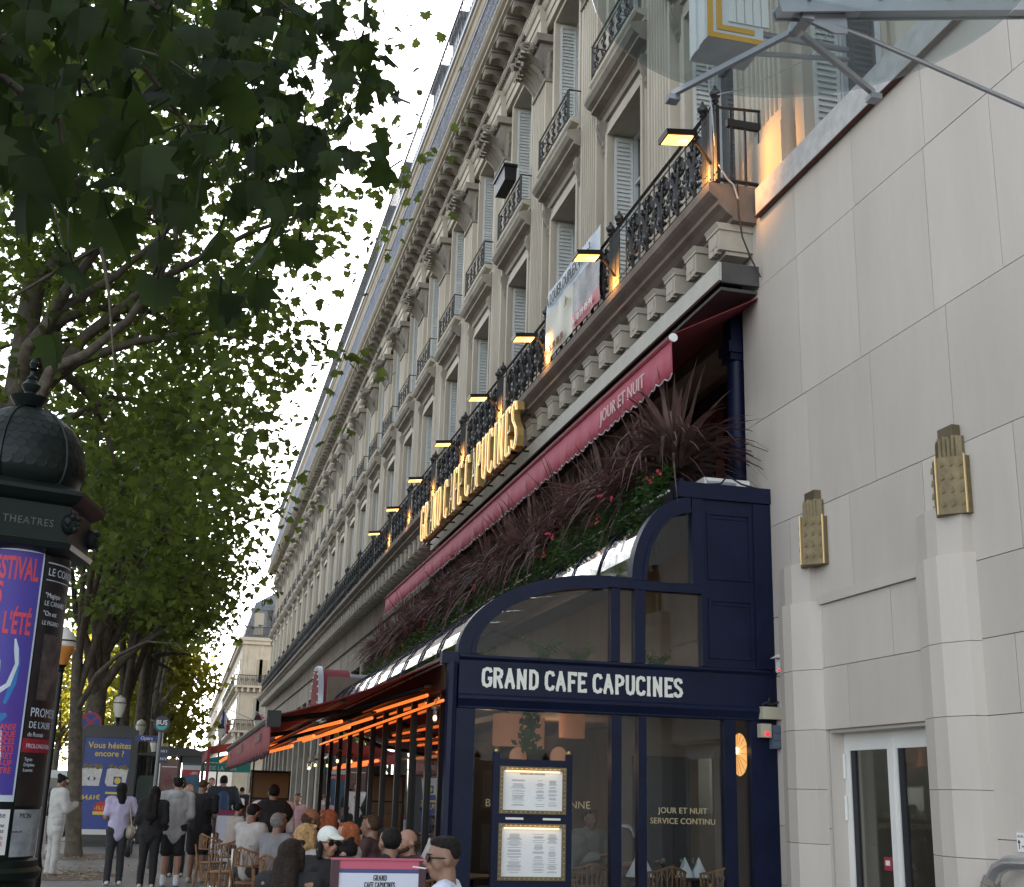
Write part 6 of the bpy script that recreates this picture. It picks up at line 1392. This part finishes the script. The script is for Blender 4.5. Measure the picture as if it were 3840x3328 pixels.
    if kind != 'tank':
        for i in (0, 1):
            fe = .7 if kind == 'tee' else 1
            m.cap(sh[i], sh[i].lerp(elb[i], fe), .036*h*w+loose*.7, .031*h*w+loose*.9)
            if kind in ('hoodie', 'jacket', 'shirt'): m.cap(elb[i], elb[i].lerp(wr[i], .93 if kind != 'shirt' else .9), .030*h*w+loose*.8, .021*h+loose*.8)
    if kind == 'hoodie': m.ell(up(.30, 0, -.052), (.075*h, .042*h, .045*h), 12, 8); m.cap(up(.325, -.05, -.01), up(.325, .05, -.01), .03*h, .03*h)
    if kind in ('shirt', 'jacket'): m.cap(up(.318, -.02), up(.318, .02), .036*h, .036*h)
    remesh(m, {'tee': 'shirt', 'tank': 'tank_top', 'hoodie': 'hooded_jacket', 'jacket': 'jacket', 'shirt': 'shirt', 'vest': 'shirt'}[kind], fm, t, vox, 3, .022 if kind != 'tank' else .006)
    kind, c = bot; fm = fab('c%d' % (abs(hash(c)) % 99999), c); m = MB()
    m.cap(hip[0], hip[1], .069*h*w, .069*h*w); m.cap((hip[0]+hip[1])/2, up(.05), .072*h*w, .076*h*w)
    if kind == 'skirt': m.cap(up(-.02), Vector((0, knee[0].y, knee[0].z+.06)), .085*h*w, .11*h*w)
    else:
        for i in (0, 1):
            m.cap(hip[i], knee[i] if kind == 'trousers' else hip[i].lerp(knee[i], .86), .060*h*w, (.043 if kind == 'trousers' else .058)*h*w)
            if kind == 'trousers': m.cap(knee[i], ank[i]+Vector((0, -.004*h, -.012*h)), .043*h*w, .035*h*w)
    remesh(m, kind, fm, t, vox, 3, .016)
    m = MB(); so_ = fab('shoe%d' % (abs(hash(shoes)) % 9999), shoes, .2)
    for i in (0, 1): m.cap(ank[i]-Vector((0, .024*h, .018*h)), ank[i]+Vector((0, .03*h, -.016*h)), .026*h, .026*h).cap(ank[i]+Vector((0, .02*h, -.024*h)), ank[i]+Vector((0, .095*h, -.03*h)), .024*h, .019*h)
    remesh(m, 'shoes', so_, t, vox, 2)
    # hair
    kind, cn_ = hair; hm = mat('hair_'+cn_, hairc[cn_], .65, var=.4, sc=40, bump=.6, bsc=60, spec=.15); m = MB()
    if kind not in ('bald', 'cap', 'cover'):
        if kind != 'fade': m.ell(hd(0, -.013, .022), (.0485*h, .0515*h, .0525*h), 14, 10, HR); m.cap(hd(-.026, .030, .056), hd(.026, .031, .054), .013*h, .013*h)
        else: m.ell(hd(0, -.004, .048), (.046*h, .051*h, .030*h), 14, 10, HR); m.ell(hd(0, .014, .058), (.036*h, .038*h, .018*h), 12, 8, HR); m.ell(hd(0, -.022, .030), (.0455*h, .034*h, .040*h), 12, 8, HR)
        if kind in ('bob', 'long'): 
            for s in (-1, 1): m.cap(hd(s*.045, -.005, .02), hd(s*.046, 0, -.05), .018*h, .016*h)
            m.cap(hd(0, -.03, .02), hd(0, -.035, -.045), .048*h, .044*h); m.cap(hd(-.03, -.03, -.04), hd(.03, -.03, -.04), .028*h, .028*h)
        if kind == 'long': m.cap(hd(-.02, -.04, -.03), up(.16, -.03, -.075), .04*h, .034*h).cap(hd(.02, -.04, -.03), up(.16, .03, -.075), .04*h, .034*h).cap(up(.16, 0, -.078), up(.10, 0, -.08), .036*h, .02*h)
        if kind == 'bun': m.ell(hd(0, -.055, .055), (.026*h, .026*h, .026*h))
        if kind == 'tousled':
            for q in range(16): a = q*.9; m.ell(hd(.042*math.cos(a), -.008+.042*math.sin(a), .045+.018*math.sin(q*2.3)), (.017*h, .017*h, .015*h), 7, 5)
        remesh(m, 'hair', hm, t, vox, 1, .008)
    elif kind == 'bald':
        m.cap(hd(-.044, -.02, .0), hd(-.02, -.046, .0), .014*h, .014*h).cap(hd(.044, -.02, 0), hd(.02, -.046, 0), .014*h, .014*h).cap(hd(-.02, -.046, 0), hd(.02, -.046, 0), .015*h, .015*h); remesh(m, 'hair', hm, t, vox, 1)
    elif kind == 'cap':
        m.cap(hd(0, -.04, -.02), up(.2, 0, -.07), .04*h, .035*h); m.cap(hd(-.044, 0, .0), hd(-.05, .01, -.06), .014*h, .016*h); m.cap(hd(.044, 0, 0), hd(.05, .01, -.06), .014*h, .016*h); remesh(m, 'hair', hm, t, vox, 1)
    else: m.ell(hd(0, -.008, .012), (.063*h, .064*h, .066*h), 14, 10, HR); m.cap(hd(0, -.02, -.03), up(.27, 0, -.02), .05*h, .06*h); remesh(m, 'headscarf', hm, t, vox, 2)
    if face:
        m = MB(); 
        for s in (-1, 1): m.ell(hd(s*.020, .0515, .006), (.0075*h, .003*h, .0042*h), 8, 6, HR)
        m.build('eyes', mat('eye_dark', (.02, .014, .012), .2, var=0), t); m = MB()
        for s in (-1, 1): m.cap(hd(s*.012, .0565, .0185), hd(s*.032, .049, .019), .0028*h, .002*h, 5)
        m.build('eyebrows', hm, t); MB().cap(hd(-.011, .0575, -.026), hd(.011, .0575, -.026), .0035*h, .0035*h, 6).build('lips', mat('lips', (.30, .09, .08), .4, var=0), t)
    if beard: m = MB(); m.cap(hd(-.034, .02, -.025), hd(0, .046, -.043), .014*h, .014*h).cap(hd(.034, .02, -.025), hd(0, .046, -.043), .014*h, .014*h); remesh(m, 'beard', hm, t, vox, 1)
    t['_h'] = h
    return t, dict(hd=hd, up=up, wr=wr, sh=sh, hip=hip, knee=knee, ank=ank, HR=HR, h=h, elb=elb)
def at(o, m, name, mt, **k): return m.build(name, mt, o, **k)
def glasses(t, j, mt=None):
    m = MB(); hd = j['hd']
    for s in (-1, 1): m.ell(hd(s*.021, .058, .005), (.018*j['h'], .004*j['h'], .013*j['h']), 10, 6, j['HR']); m.tube([hd(s*.038, .052, .009), hd(s*.049, -.002, .008)], .0022*j['h'], 4)
    m.tube([hd(-.006, .061, .008), hd(.006, .061, .008)], .0022*j['h'], 4); return m.build('sunglasses', ironblk, t)
G1 = 'people standing in the queue'
p, j = person('man in loose white linen suit with a hair bun looking at his phone', (-2.10, 24.8, 0), -62, 1.74, 'm', ('jacket', (.44, .435, .42)), ('trousers', (.42, .415, .40)), ('bun', 'black'), (.5, .42, .36), arms='phone', w=1.05, head=(0, -18), group=G1, vox=.02)
glasses(p, j); q = j['wr'][1]; MB().box(q.x-.05, q.x+.02, q.y+.03, q.y+.1, q.z+.04, q.z+.055).build('phone', ironblk, p, smooth=False)
person('dark haired person in black partly hidden behind the white suited man', (-2.55, 26.5, 0), -30, 1.72, 'm', ('tee', (.03, .03, .035)), ('trousers', (.45, .44, .42)), ('short', 'black'), group=G1, vox=.024)
p, j = person('woman in lilac shirt and black head covering with a beige shoulder bag', (-.92, 22.4, 0), 14, 1.63, 'm', ('tee', (.44, .40, .56)), ('trousers', (.022, .022, .026)), ('cover', 'black'), (.62, .62, .60), arms=('front', 'hip'), group=G1, vox=.018)
m = MB(); c_ = j['up'](.0, .115, -.02); m.ell(c_+Vector((0, 0, -.02)), (.085, .17, .12), 14, 10); bagm = mat('beige_leather', (.30, .245, .185), .5, var=.12, bump=.3, bsc=14); m.build('shoulder_bag', bagm, p)
MB().tube([c_+Vector((0, -.12, .06)), j['sh'][1]+Vector((-.04, -.10, -.05)), j['sh'][1]+Vector((-.05, 0, .075)), j['sh'][1]+Vector((-.03, .08, -.05)), c_+Vector((0, .12, .06))], .014, 5).build('bag_strap', bagm, p)
person('person dressed all in black with long black hair seen from behind', (-.38, 21.8, 0), -8, 1.60, 'm', ('shirt', (.008, .008, .009)), ('trousers', (.010, .010, .011)), ('long', 'black'), (.4, .38, .36), arms='front', group=G1, vox=.018)
p, j = person('young man in thin grey hooded jacket and black sports shorts', (-.02, 22.25, 0), 4, 1.75, 'l', ('hoodie', (.34, .345, .35)), ('shorts', (.010, .010, .012)), ('tousled', 'black'), (.55, .62, .66), arms='front', w=1.06, group=G1, vox=.016)
m = MB()
for s in (-1, 1):
    for d in (-.016, 0, .016):
        a_, b_ = j['hip'][(s+1)//2]+Vector((s*.104, d-.02, -.05)), j['hip'][(s+1)//2].lerp(j['knee'][(s+1)//2], .86)+Vector((s*.104, d-.02, -.0)); m.tube([a_, b_], .006, 4)
m.build('side_stripes', whitep, p)
m = MB()
for i in (0, 1): m.cap(j['ank'][i], j['ank'][i]+Vector((0, 0, .09)), .05, .046)
m.build('socks', mat('sock_white', (.62, .62, .62), .8, var=.05), p)
person('man in black T-shirt and long black shorts looking down', (.40, 23.1, 0), -16, 1.72, 'm', ('tee', (.010, .010, .012)), ('shorts', (.010, .011, .014)), ('short', 'brown'), (.34, .31, .27), arms='front', w=1.14, head=(-20, -22), group=G1, vox=.018)
person('short haired man in dark grey T-shirt standing behind the grey hooded jacket', (.05, 24.6, 0), 20, 1.74, 'm', ('tee', (.035, .035, .038)), ('trousers', (.02, .02, .022)), ('short', 'brown'), arms='front', w=1.1, group=G1, vox=.02)
G2 = 'people walking far down the pavement'
p, j = person('person in navy jacket with a blue backpack walking away', (.92, 28.5, 0), 2, 1.86, 'm', ('jacket', (.014, .018, .030)), ('trousers', (.02, .02, .024)), ('short', 'black'), arms='hip', w=1.12, group=G2, vox=.024, stride=.10)
m = MB(); m.cap(j['up'](.22, 0, -.10), j['up'](.06, 0, -.105), .135, .15); remesh(m, 'backpack', fab('backpack_blue', (.018, .045, .10)), p, .024)
p, j = person('man in white T-shirt with a strap walking towards the camera', (.78, 33.5, 0), 176, 1.84, 'l', ('tee', (.62, .63, .65)), ('shorts', (.02, .02, .022)), ('short', 'brown'), group=G2, vox=.028, stride=.12)
MB().tube([j['up'](.31, -.07, .03), j['up'](.2, -.02, .10), j['up'](.08, .06, .10)], .014, 4).build('strap', black, p)
p, j = person('woman in white top and short black skirt with a crossbody strap', (1.52, 36, 0), 12, 1.55, 'l', ('tee', (.60, .62, .66)), ('skirt', (.015, .015, .018)), ('long', 'black'), group=G2, vox=.028, stride=.12)
person('woman with long fair hair in dark vest facing the camera', (.25, 33, 0), 170, 1.66, 'l', ('tank', (.05, .05, .055)), ('trousers', (.05, .06, .09)), ('long', 'blonde'), group=G2, vox=.028)
p, j = person('woman in pink tank top and blue jeans carrying a white handbag', (2.35, 26.4, 0), 150, 1.52, 'l', ('tank', (.52, .33, .38)), ('trousers', (.10, .13, .19)), ('bun', 'brown'), (.6, .6, .58), arms=('hip', 'down'), group=G2, vox=.022, stride=.1, w=.92)
MB().ell(j['wr'][0]+Vector((0, 0, .1)), (.05, .12, .09), 10, 8).build('handbag', whitep, p)
cr = [((.02, .02, .024), 'black', 'dark shirt'), ((.6, .6, .62), 'brown', 'white shirt'), ((.3, .05, .05), 'black', 'red shirt'), ((.5, .5, .52), 'blonde', 'pale shirt'), ((.08, .10, .16), 'brown', 'blue shirt'), ((.55, .5, .45), 'dark', 'cream shirt')]
for k, (x, y) in enumerate(((1.9, 41), (1.15, 43.5), (2.3, 39.5), (.65, 46), (1.6, 50), (2.9, 52), (.3, 38.5), (2.35, 58), (1.3, 60), (3.1, 46), (.9, 54), (2.0, 65))):
    c_, hc_, nm_ = cr[k % 6]
    person('distant passer-by in %s on the pavement, %s' % (nm_, ('nearest of the far crowd', 'walking beside the green awning', 'close to the shop fronts', 'by the bus shelter', 'under the green awning', 'near the shop doors', 'right of the bus shelter', 'far beyond the green awning', 'deep in the far crowd', 'at the edge of the green awning', 'in the middle of the pavement', 'farthest of all')[k]), (x, y, 0), (0, 180, 20, 165)[k % 4], 1.64+.03*(k % 5), 'lm'[k % 2], ('tee', c_), ('trousers', (.03, .035, .05)), ('short', hc_), group='far crowd on the pavement', vox=.034, stride=.1)
p, j = person('waiter in white shirt and black waistcoat standing with his back turned', (1.24, 17.6, 0), -6, 1.66, 'm', ('shirt', (.52, .49, .50)), ('trousers', (.012, .012, .014)), ('short', 'black'), arms='front', w=1.1, vox=.016)
m = MB(); h_ = j['h']; m.cap(j['up'](.24, -.06), j['up'](.24, .06), .118*h_*.95, .118*h_*.95).cap(j['up'](.2), j['up'](.0), .128*h_, .126*h_).cap(j['up'](.0, -.03), j['up'](0, .03), .12*h_, .12*h_); remesh(m, 'waistcoat', fab('waistcoat', (.008, .008, .009)), p, .016)
# seated guests
G3 = 'guests seated at the pavement tables'
def guest(lab, x, y, rz, zt, **k):
    hgt = k.pop('H', 1.70); sh_ = zt-(.47+.09+.47*hgt); return person(lab, (x, y, 0), rz, hgt, pose='sit', seat=.47+sh_, group=G3, arms=k.pop('arms', 'table'), shoes=(.03, .03, .03), **k)
p, j = guest('young man in white T-shirt and sunglasses smoking beside the banner', 1.50, 7.2, 72, 1.35, sk='m', top=('tee', (.62, .66, .78), 'white_tee_smoker'), hair=('fade', 'black'), vox=.0085, head=(14, 0), arms=('table', 'down'), face=True)
glasses(p, j); hd = j['hd']; MB().tube([hd(0, .060, -.027), hd(-.004, .105, -.022)], .0042, 6).build('cigarette', whitep, p)
p, j = guest('woman in white cap and black top turning towards the blonde woman', 1.20, 10.5, 172, 1.30, sk='l', top=('tee', (.010, .010, .012), 'black_tee_cap'), hair=('cap', 'black'), vox=.010, head=(35, -4), H=1.64, arms=('table', 'phone'), face=True)
hd = j['hd']; m = MB(); m.ell(hd(0, -.006, .030), (.053*1.64, .058*1.64, .052*1.64), 16, 10, j['HR']); m.ell(hd(0, .066, .034), (.042*1.64, .042*1.64, .006*1.64), 14, 8, j['HR'] @ Matrix.Rotation(R(-14), 3, 'X')); remesh(m, 'cap', fab('cap_white', (.62, .66, .62), .05), p, .008); glasses(p, j)
for s in (-1, 1): MB().tube([hd(s*.05+.010*math.sin(a*.7), 0, -.030-.010*math.cos(a*.7)) for a in range(10)], .0035, 5).build('earring', brass_l, p)
guest('woman with long straight dark hair seen from behind in a sleeveless top', .80, 9.2, -28, 1.26, sk='m', top=('tank', (.012, .012, .014), 'tank_black'), hair=('long', 'dark'), vox=.010, head=(-10, 0), H=1.66)
guest('blonde woman looking right across the table', 1.10, 11.4, -55, 1.31, sk='l', top=('tee', (.30, .28, .27), 'grey_tee_blonde'), hair=('bob', 'blonde'), vox=.011, H=1.64, face=True)
guest('red haired woman in pale sleeveless blouse with a bob cut', 1.58, 12.2, 60, 1.31, sk='l', top=('tank', (.42, .36, .34), 'pale_blouse'), hair=('bob', 'red'), vox=.012, H=1.64)
guest('dark curly haired man bending his head low over the table', 1.62, 11.0, 55, 1.21, sk='l', top=('tee', (.02, .02, .024), 'dark_tee_a'), hair=('tousled', 'black'), vox=.011, lean=.3, head=(0, -30), face=True)
guest('dark haired man in black shirt seen from behind above the banner', 1.66, 10.2, 24, 1.32, sk='m', top=('shirt', (.012, .012, .015), 'dark_shirt_b'), hair=('short', 'black'), vox=.010, H=1.72)
guest('balding bearded man beside the dark blue corner post', 2.02, 11.4, 110, 1.28, sk='l', top=('tee', (.05, .02, .025), 'maroon_tee'), hair=('bald', 'brown'), vox=.011, beard=True, face=True)
guest('grey haired man in grey polo shirt looking right', 1.12, 15.0, -50, 1.33, sk='m', top=('tee', (.20, .20, .22), 'grey_polo'), hair=('short', 'grey'), vox=.013, face=True)
guest('bearded dark haired man in white T-shirt looking down', .93, 16.8, -48, 1.40, sk='m', top=('tee', (.40, .385, .37), 'offwhite_tee'), hair=('short', 'black'), vox=.014, beard=True, head=(0, -22))
guest('boy in pale pink T-shirt bending over the farthest table', .86, 21.3, -60, 1.36, sk='m', top=('tee', (.36, .31, .28), 'pink_tee_boy'), hair=('short', 'black'), vox=.018, H=1.5, lean=.2, head=(0, -20))
p, j = guest('man in brown baseball cap lit orange by the heaters', 1.34, 13.6, -70, 1.39, sk='d', top=('tee', (.16, .06, .03), 'brown_tee'), hair=('short', 'brown'), vox=.013)
hd = j['hd']; m = MB(); m.ell(hd(0, -.004, .034), (.052*1.7, .057*1.7, .046*1.7), 14, 8, j['HR']); m.ell(hd(0, .062, .03), (.04*1.7, .04*1.7, .006*1.7), 12, 6, j['HR']); remesh(m, 'cap', fab('cap_brown', (.22, .09, .04)), p, .012)
guest('person with auburn hair next to the brown cap', 1.62, 14.3, 40, 1.39, sk='d', top=('tee', (.14, .04, .03), 'auburn_tee'), hair=('bob', 'red'), vox=.014)
guest('brown haired guest close to the glass doors', 1.98, 13.4, 60, 1.36, sk='m', top=('tee', (.06, .03, .03), 'dim_tee'), hair=('short', 'brown'), vox=.014)
G4 = 'guests dining inside the terrace'
def inside(lab, x, y, rz, zt, **k):
    hgt = 1.68; sh_ = zt-(.47+.09+.47*hgt); return person(lab, (x, y, 0), rz, hgt, pose='sit', seat=.47+sh_, group=G4, arms='table', vox=.015, **k)
inside('woman with long dark hair sitting inside facing the window', 5.02, 13.9-.1, 180, 1.43, sk='l', top=('tank', (.10, .02, .02), 'dark_red_top'), hair=('long', 'black'), face=True)
inside('guest in pale grey sweater inside, left of the narrow pane', 4.30, 14.2, -30, 1.42, sk='m', top=('shirt', (.20, .19, .18), 'grey_knit_a'), hair=('short', 'black'))
inside('guest in grey sweater inside, behind the narrow pane', 4.66, 14.4, 200, 1.46, sk='m', top=('shirt', (.26, .25, .24), 'grey_knit_b'), hair=('short', 'black'))
inside('guest in white shirt bending inside behind the left edge of the large window', 2.95, 13.6, 30, 1.42, sk='l', top=('shirt', (.58, .57, .56), 'white_shirt_in'), hair=('short', 'brown'), lean=.4)
# ================================================================ tables, chairs, banner screens
def chair(label, loc, rz, group):
    t = T('rattan_chair', label, 'chair', loc, group, local=True, rz=rz)
    m = MB().lathe([(.20, .44), (.215, .455), (.20, .47)], (0, 0, 0), 16); m.build('seat', rattan, t)
    for sx in (-1, 1):
        MB().tube([(sx*.19, .17, 0), (sx*.18, .16, .45)], .015, 6).build('leg', rattan, t); MB().tube([(sx*.20, -.22, 0), (sx*.185, -.17, .45), (sx*.20, -.22, .72)], .015, 6).build('leg', rattan, t)
    m = MB(); arc_ = [(.21*math.cos(R(a)), -.05-.19*math.sin(R(a)), .88-.07*abs(math.cos(R(a)))) for a in range(0, 181, 15)]
    m.tube([(.205, -.05, .66)]+arc_+[(-.205, -.05, .66)], .015, 6); m.tube([(p[0], p[1], .66) for p in arc_], .011, 5)
    for k in range(1, 12, 1): m.tube([(arc_[k][0], arc_[k][1], .66), (arc_[k][0], arc_[k][1], arc_[k][2])], .008, 4)
    for k in range(0, 10, 2): m.tube([arc_[k], ((arc_[k][0]+arc_[k+2][0])/2, (arc_[k][1]+arc_[k+2][1])/2, .72), arc_[k+2]], .008, 4)
    m.build('backrest', rattan, t)
    m = MB()
    for a in range(0, 360, 20): m.tube([(.19*math.cos(R(a)), .19*math.sin(R(a)), .44), (.17*math.cos(R(a+8)), .17*math.sin(R(a+8)), .20)], .006, 4)
    m.tube([(.18*math.cos(R(a)), .18*math.sin(R(a)), .20) for a in range(0, 361, 30)], .012, 5); m.build('stretcher', rattan, t)
    return t
ch0 = chair('bamboo cafe chair in front of the white shirted man', (.98, 16.55, 0), R(-48), 'rattan chairs on the pavement')
for x, y, rz, lab in ((1.18, 14.8, -50, 'bamboo cafe chair under the grey polo man'), (.72, 18.6, 30, 'bamboo cafe chair behind the farthest seated man'), (.62, 20.9, -60, 'bamboo cafe chair under the boy'), (1.15, 22.6, 150, 'bamboo cafe chair beyond the farthest table'), (.55, 23.4, -20, 'bamboo cafe chair beside the black shorts man'), (.84, 9.3, -28, 'bamboo cafe chair under the long haired woman'), (1.22, 10.75, 172, 'bamboo cafe chair under the white capped woman'), (1.08, 11.7, -55, 'bamboo cafe chair under the blonde woman'), (1.7, 12.4, 60, 'bamboo cafe chair under the red haired woman'), (1.72, 10.0, 24, 'bamboo cafe chair under the man in black'), (2.15, 11.35, 110, 'bamboo cafe chair under the balding man'), (1.52, 7.1, 72, 'bamboo cafe chair under the smoker')): clone(ch0, (x, y, 0), R(rz), lab)
for x, y, rz, lab in ((5.06, 13.05, 0, 'cane chair back behind the left white napkins in the terrace'), (5.62, 13.0, 10, 'cane chair back behind the right white napkins in the terrace'), (4.28, 13.35, 0, 'cane chair inside at the grey sweater guest')):
    c_ = clone(ch0, (x, y, .03), R(rz), lab); c_['group'] = 'cane chairs inside the terrace'
def table(label, loc, group, r=.30):
    t = T('bistro_table', label, 'table', loc, group, local=True)
    MB().lathe([(r, .72), (r+.01, .735), (r, .75)], (0, 0, 0), 20).build('tabletop', mat('dark_tabletop', (.05, .035, .03), .25, var=.2), t); MB().lathe([(.03, .03), (.03, .72)], (0, 0, 0), 8).build('stem', ironblk, t); MB().lathe([(.22, 0), (.20, .03), (.04, .06)], (0, 0, 0), 16).build('foot', ironblk, t)
    return t
tb0 = table('small round cafe table farthest along the pavement, with a grey bucket', (1.0, 22.0, 0), 'round cafe tables on the pavement')
for x, y, lab in ((1.35, 17.0, 'round cafe table in front of the white shirted man'), (1.5, 15.3, 'round cafe table in front of the grey polo man'), (1.5, 11.5, 'round cafe table between the blonde and red haired women'), (1.15, 9.9, 'round cafe table in front of the white capped woman'), (1.95, 10.7, 'round cafe table in front of the balding man'), (.85, 7.4, 'round cafe table left of the smoker')): clone(tb0, (x, y, 0), 0, lab)
for x, y, lab in ((5.02, 13.42, 'table with napkins behind the left cane chair in the terrace'), (5.56, 13.4, 'table with napkins behind the right cane chair in the terrace'), (4.15, 13.6, 'table inside behind the menu board'), (3.0, 13.2, 'table inside at the left of the large window')):
    c_ = clone(tb0, (x, y, .03), 0, lab); c_['group'] = 'tables inside the terrace'
for i_, (x, y, r_) in enumerate(((4.92, 13.25, 1), (5.38, 13.25, 1), (5.55, 13.27, 1), (4.80, 13.22, .95))):
    t = T('napkin', ('white folded napkin standing between the cane chairs', 'white folded napkin, left of the right pair', 'white folded napkin, right of the right pair', 'white folded napkin at the left edge of the right window')[i_], 'napkin', (x, y, .78), 'folded napkins on the terrace tables')
    m = MB(); vs = [(x, y, .78+.21*r_)]
    for k in range(9): a = -2.2+4.4*k/8; vs.append((x+.11*math.sin(a), y-.08*math.cos(a), .782))
    m.add(vs, [(0, k, k+1) for k in range(1, 9)]); o = m.build('cloth', cloth_w, t, smooth=False); sm_ = o.modifiers.new('t', 'SOLIDIFY'); sm_.thickness = .004
def wine(x, y, z, label, red=True):
    t = T('wine_glass', label, 'glass', (x, y, z), 'glasses on the tables'); MB().lathe([(.032, z), (.006, z+.01), (.005, z+.09), (.03, z+.12), (.036, z+.15), (.028, z+.2)], (x, y, 0), 12).build('bowl', gterr, t)
    if red: MB().lathe([(.004, z+.10), (.028, z+.12), (.032, z+.14)], (x, y, 0), 10).build('wine', mat('red_wine', (.06, .005, .01), .1, var=0), t)
wine(5.12, 13.22, .78, 'wine glass with red wine behind the terrace window'); wine(5.46, 13.2, .78, 'empty wine glass between the right napkins', False); wine(5.3, 13.15, .78, 'small water glass left of the right napkins', False); wine(4.1, 13.4, .78, 'glass on the table behind the menu board', False); wine(1.12, 11.3, .75, 'half empty glass by the blonde woman', False); wine(1.75, 10.6, .75, 'glass behind the right post of the banner', False)
t = T('ice_bucket', 'grey bucket standing on the farthest pavement table', 'bucket', (.98, 21.9, .75)); MB().lathe([(.10, .752), (.12, .90), (.125, .91), (.11, .91), (.09, .78)], (.98, 21.9, 0), 16).build('bucket_body', zinc, t)
t = T('napkin', 'crumpled white napkin beside the grey bucket', 'napkin', (1.18, 21.85, .75)); MB().cap((1.14, 21.85, .83), (1.22, 21.8, .86), .07, .08).build('cloth', cloth_w, t)
for x, y, lab in ((.72, 9.0+7.6, 'thin steel barrier post near the bamboo chairs'), (.60, 22.0, 'thin steel barrier post by the farthest table')):
    t = T('barrier_post', lab, 'post', (x, y, 0), 'barrier posts along the tables'); MB().lathe([(.14, 0), (.13, .02), (.02, .04), (.018, .85)], (x, y, 0), 12).build('post', alu, t)
def screen(name, label, x0, x1, y, zt, near):
    t = T(name, label, 'banner', ((x0+x1)/2, y, 0), 'canvas screens round the pavement tables'); mw = mat('maroon_wood', (.055, .018, .026), .5, var=.2)
    for a, b in ((x0, x0+.055), (x1-.05, x1)): MB().box(a, b, y-.01, y+.04, .0, zt).build('post', mw, t, smooth=False)
    MB().box(x0+.055, x1-.05, y, y+.02, .12, zt-.085).build('canvas', mat('screen_canvas', (.60, .64, .74), .7, var=.04), t, smooth=False)
    MB().box(x0-.005, x1+.005, y-.013, y+.043, zt, zt+.012).box(x0+.055, x1-.05, y, y+.02, zt-.057, zt).build('pink_stripe', mat('stripe_pink', (.52, .11, .17) if near else (.42, .04, .06), .7, var=.05) if near else redp, t, smooth=False)
    MB().box(x0+.055, x1-.05, y+.0005, y+.02, zt-.0845, zt-.0575).build('blue_stripe', mat('stripe_blue', (.07, .08, .20), .7, var=.05), t, smooth=False)
    if near:
        for s_, cx, z, tt, h_ in (('GRAND', (x0+x1)/2+.01, zt-.132, .09, .032), ('CAFE CAPUCINES', (x0+x1)/2+.01, zt-.178, .21, .032)):
            for l in strokes(s_, h_, 1, 1, (cx-tt/2, y-.001, z), (1, 0, 0), (0, 0, 1), total=tt):
                if l:
                    mb = MB()
                    for i2, p_ in enumerate(l): ribbon(mb, p_, .0058, (0, -1, 0), .001+.0003*i2)
                    mb.build('letter', black, t, smooth=False)
        MB().box((x0+x1)/2-.016, (x0+x1)/2+.016, y-.002, y, zt-.198, zt-.194).build('dash', black, t, smooth=False)
screen('canvas_screen', 'white canvas screen lettered GRAND CAFE CAPUCINES with pink top and dark posts', 1.06, 1.72, 9.0, 1.125, True)
screen('canvas_screen', 'red topped canvas screen behind the boy at the far tables', .70, 1.32, 26, 1.14, False)
t = T('menu_easel', 'brown backed menu easel standing beyond the waiter', 'easel', (1.6, 23.5, 0))
MB().box(1.27, 1.90, 23.5, 23.54, 1.22, 1.86).build('panel', mat('cork_panel', (.16, .085, .03), .6, var=.1), t, smooth=False); MB().box(1.24, 1.27, 23.48, 23.56, 0, 1.9).box(1.90, 1.93, 23.48, 23.56, 0, 1.9).box(1.27, 1.9, 23.48, 23.56, 1.86, 1.9).box(1.27, 1.9, 23.48, 23.56, 1.40, 1.43).build('frame', ironblk, t, smooth=False)
MB().box(1.27, 1.9, 23.51, 23.53, .7, 1.2).build('panel', MATS['cork_panel'], t, smooth=False)
# helper keys are not part of the scene
for o in col.objects:
    for k_ in ('_root', '_local', '_h'):
        if k_ in o: del o[k_]
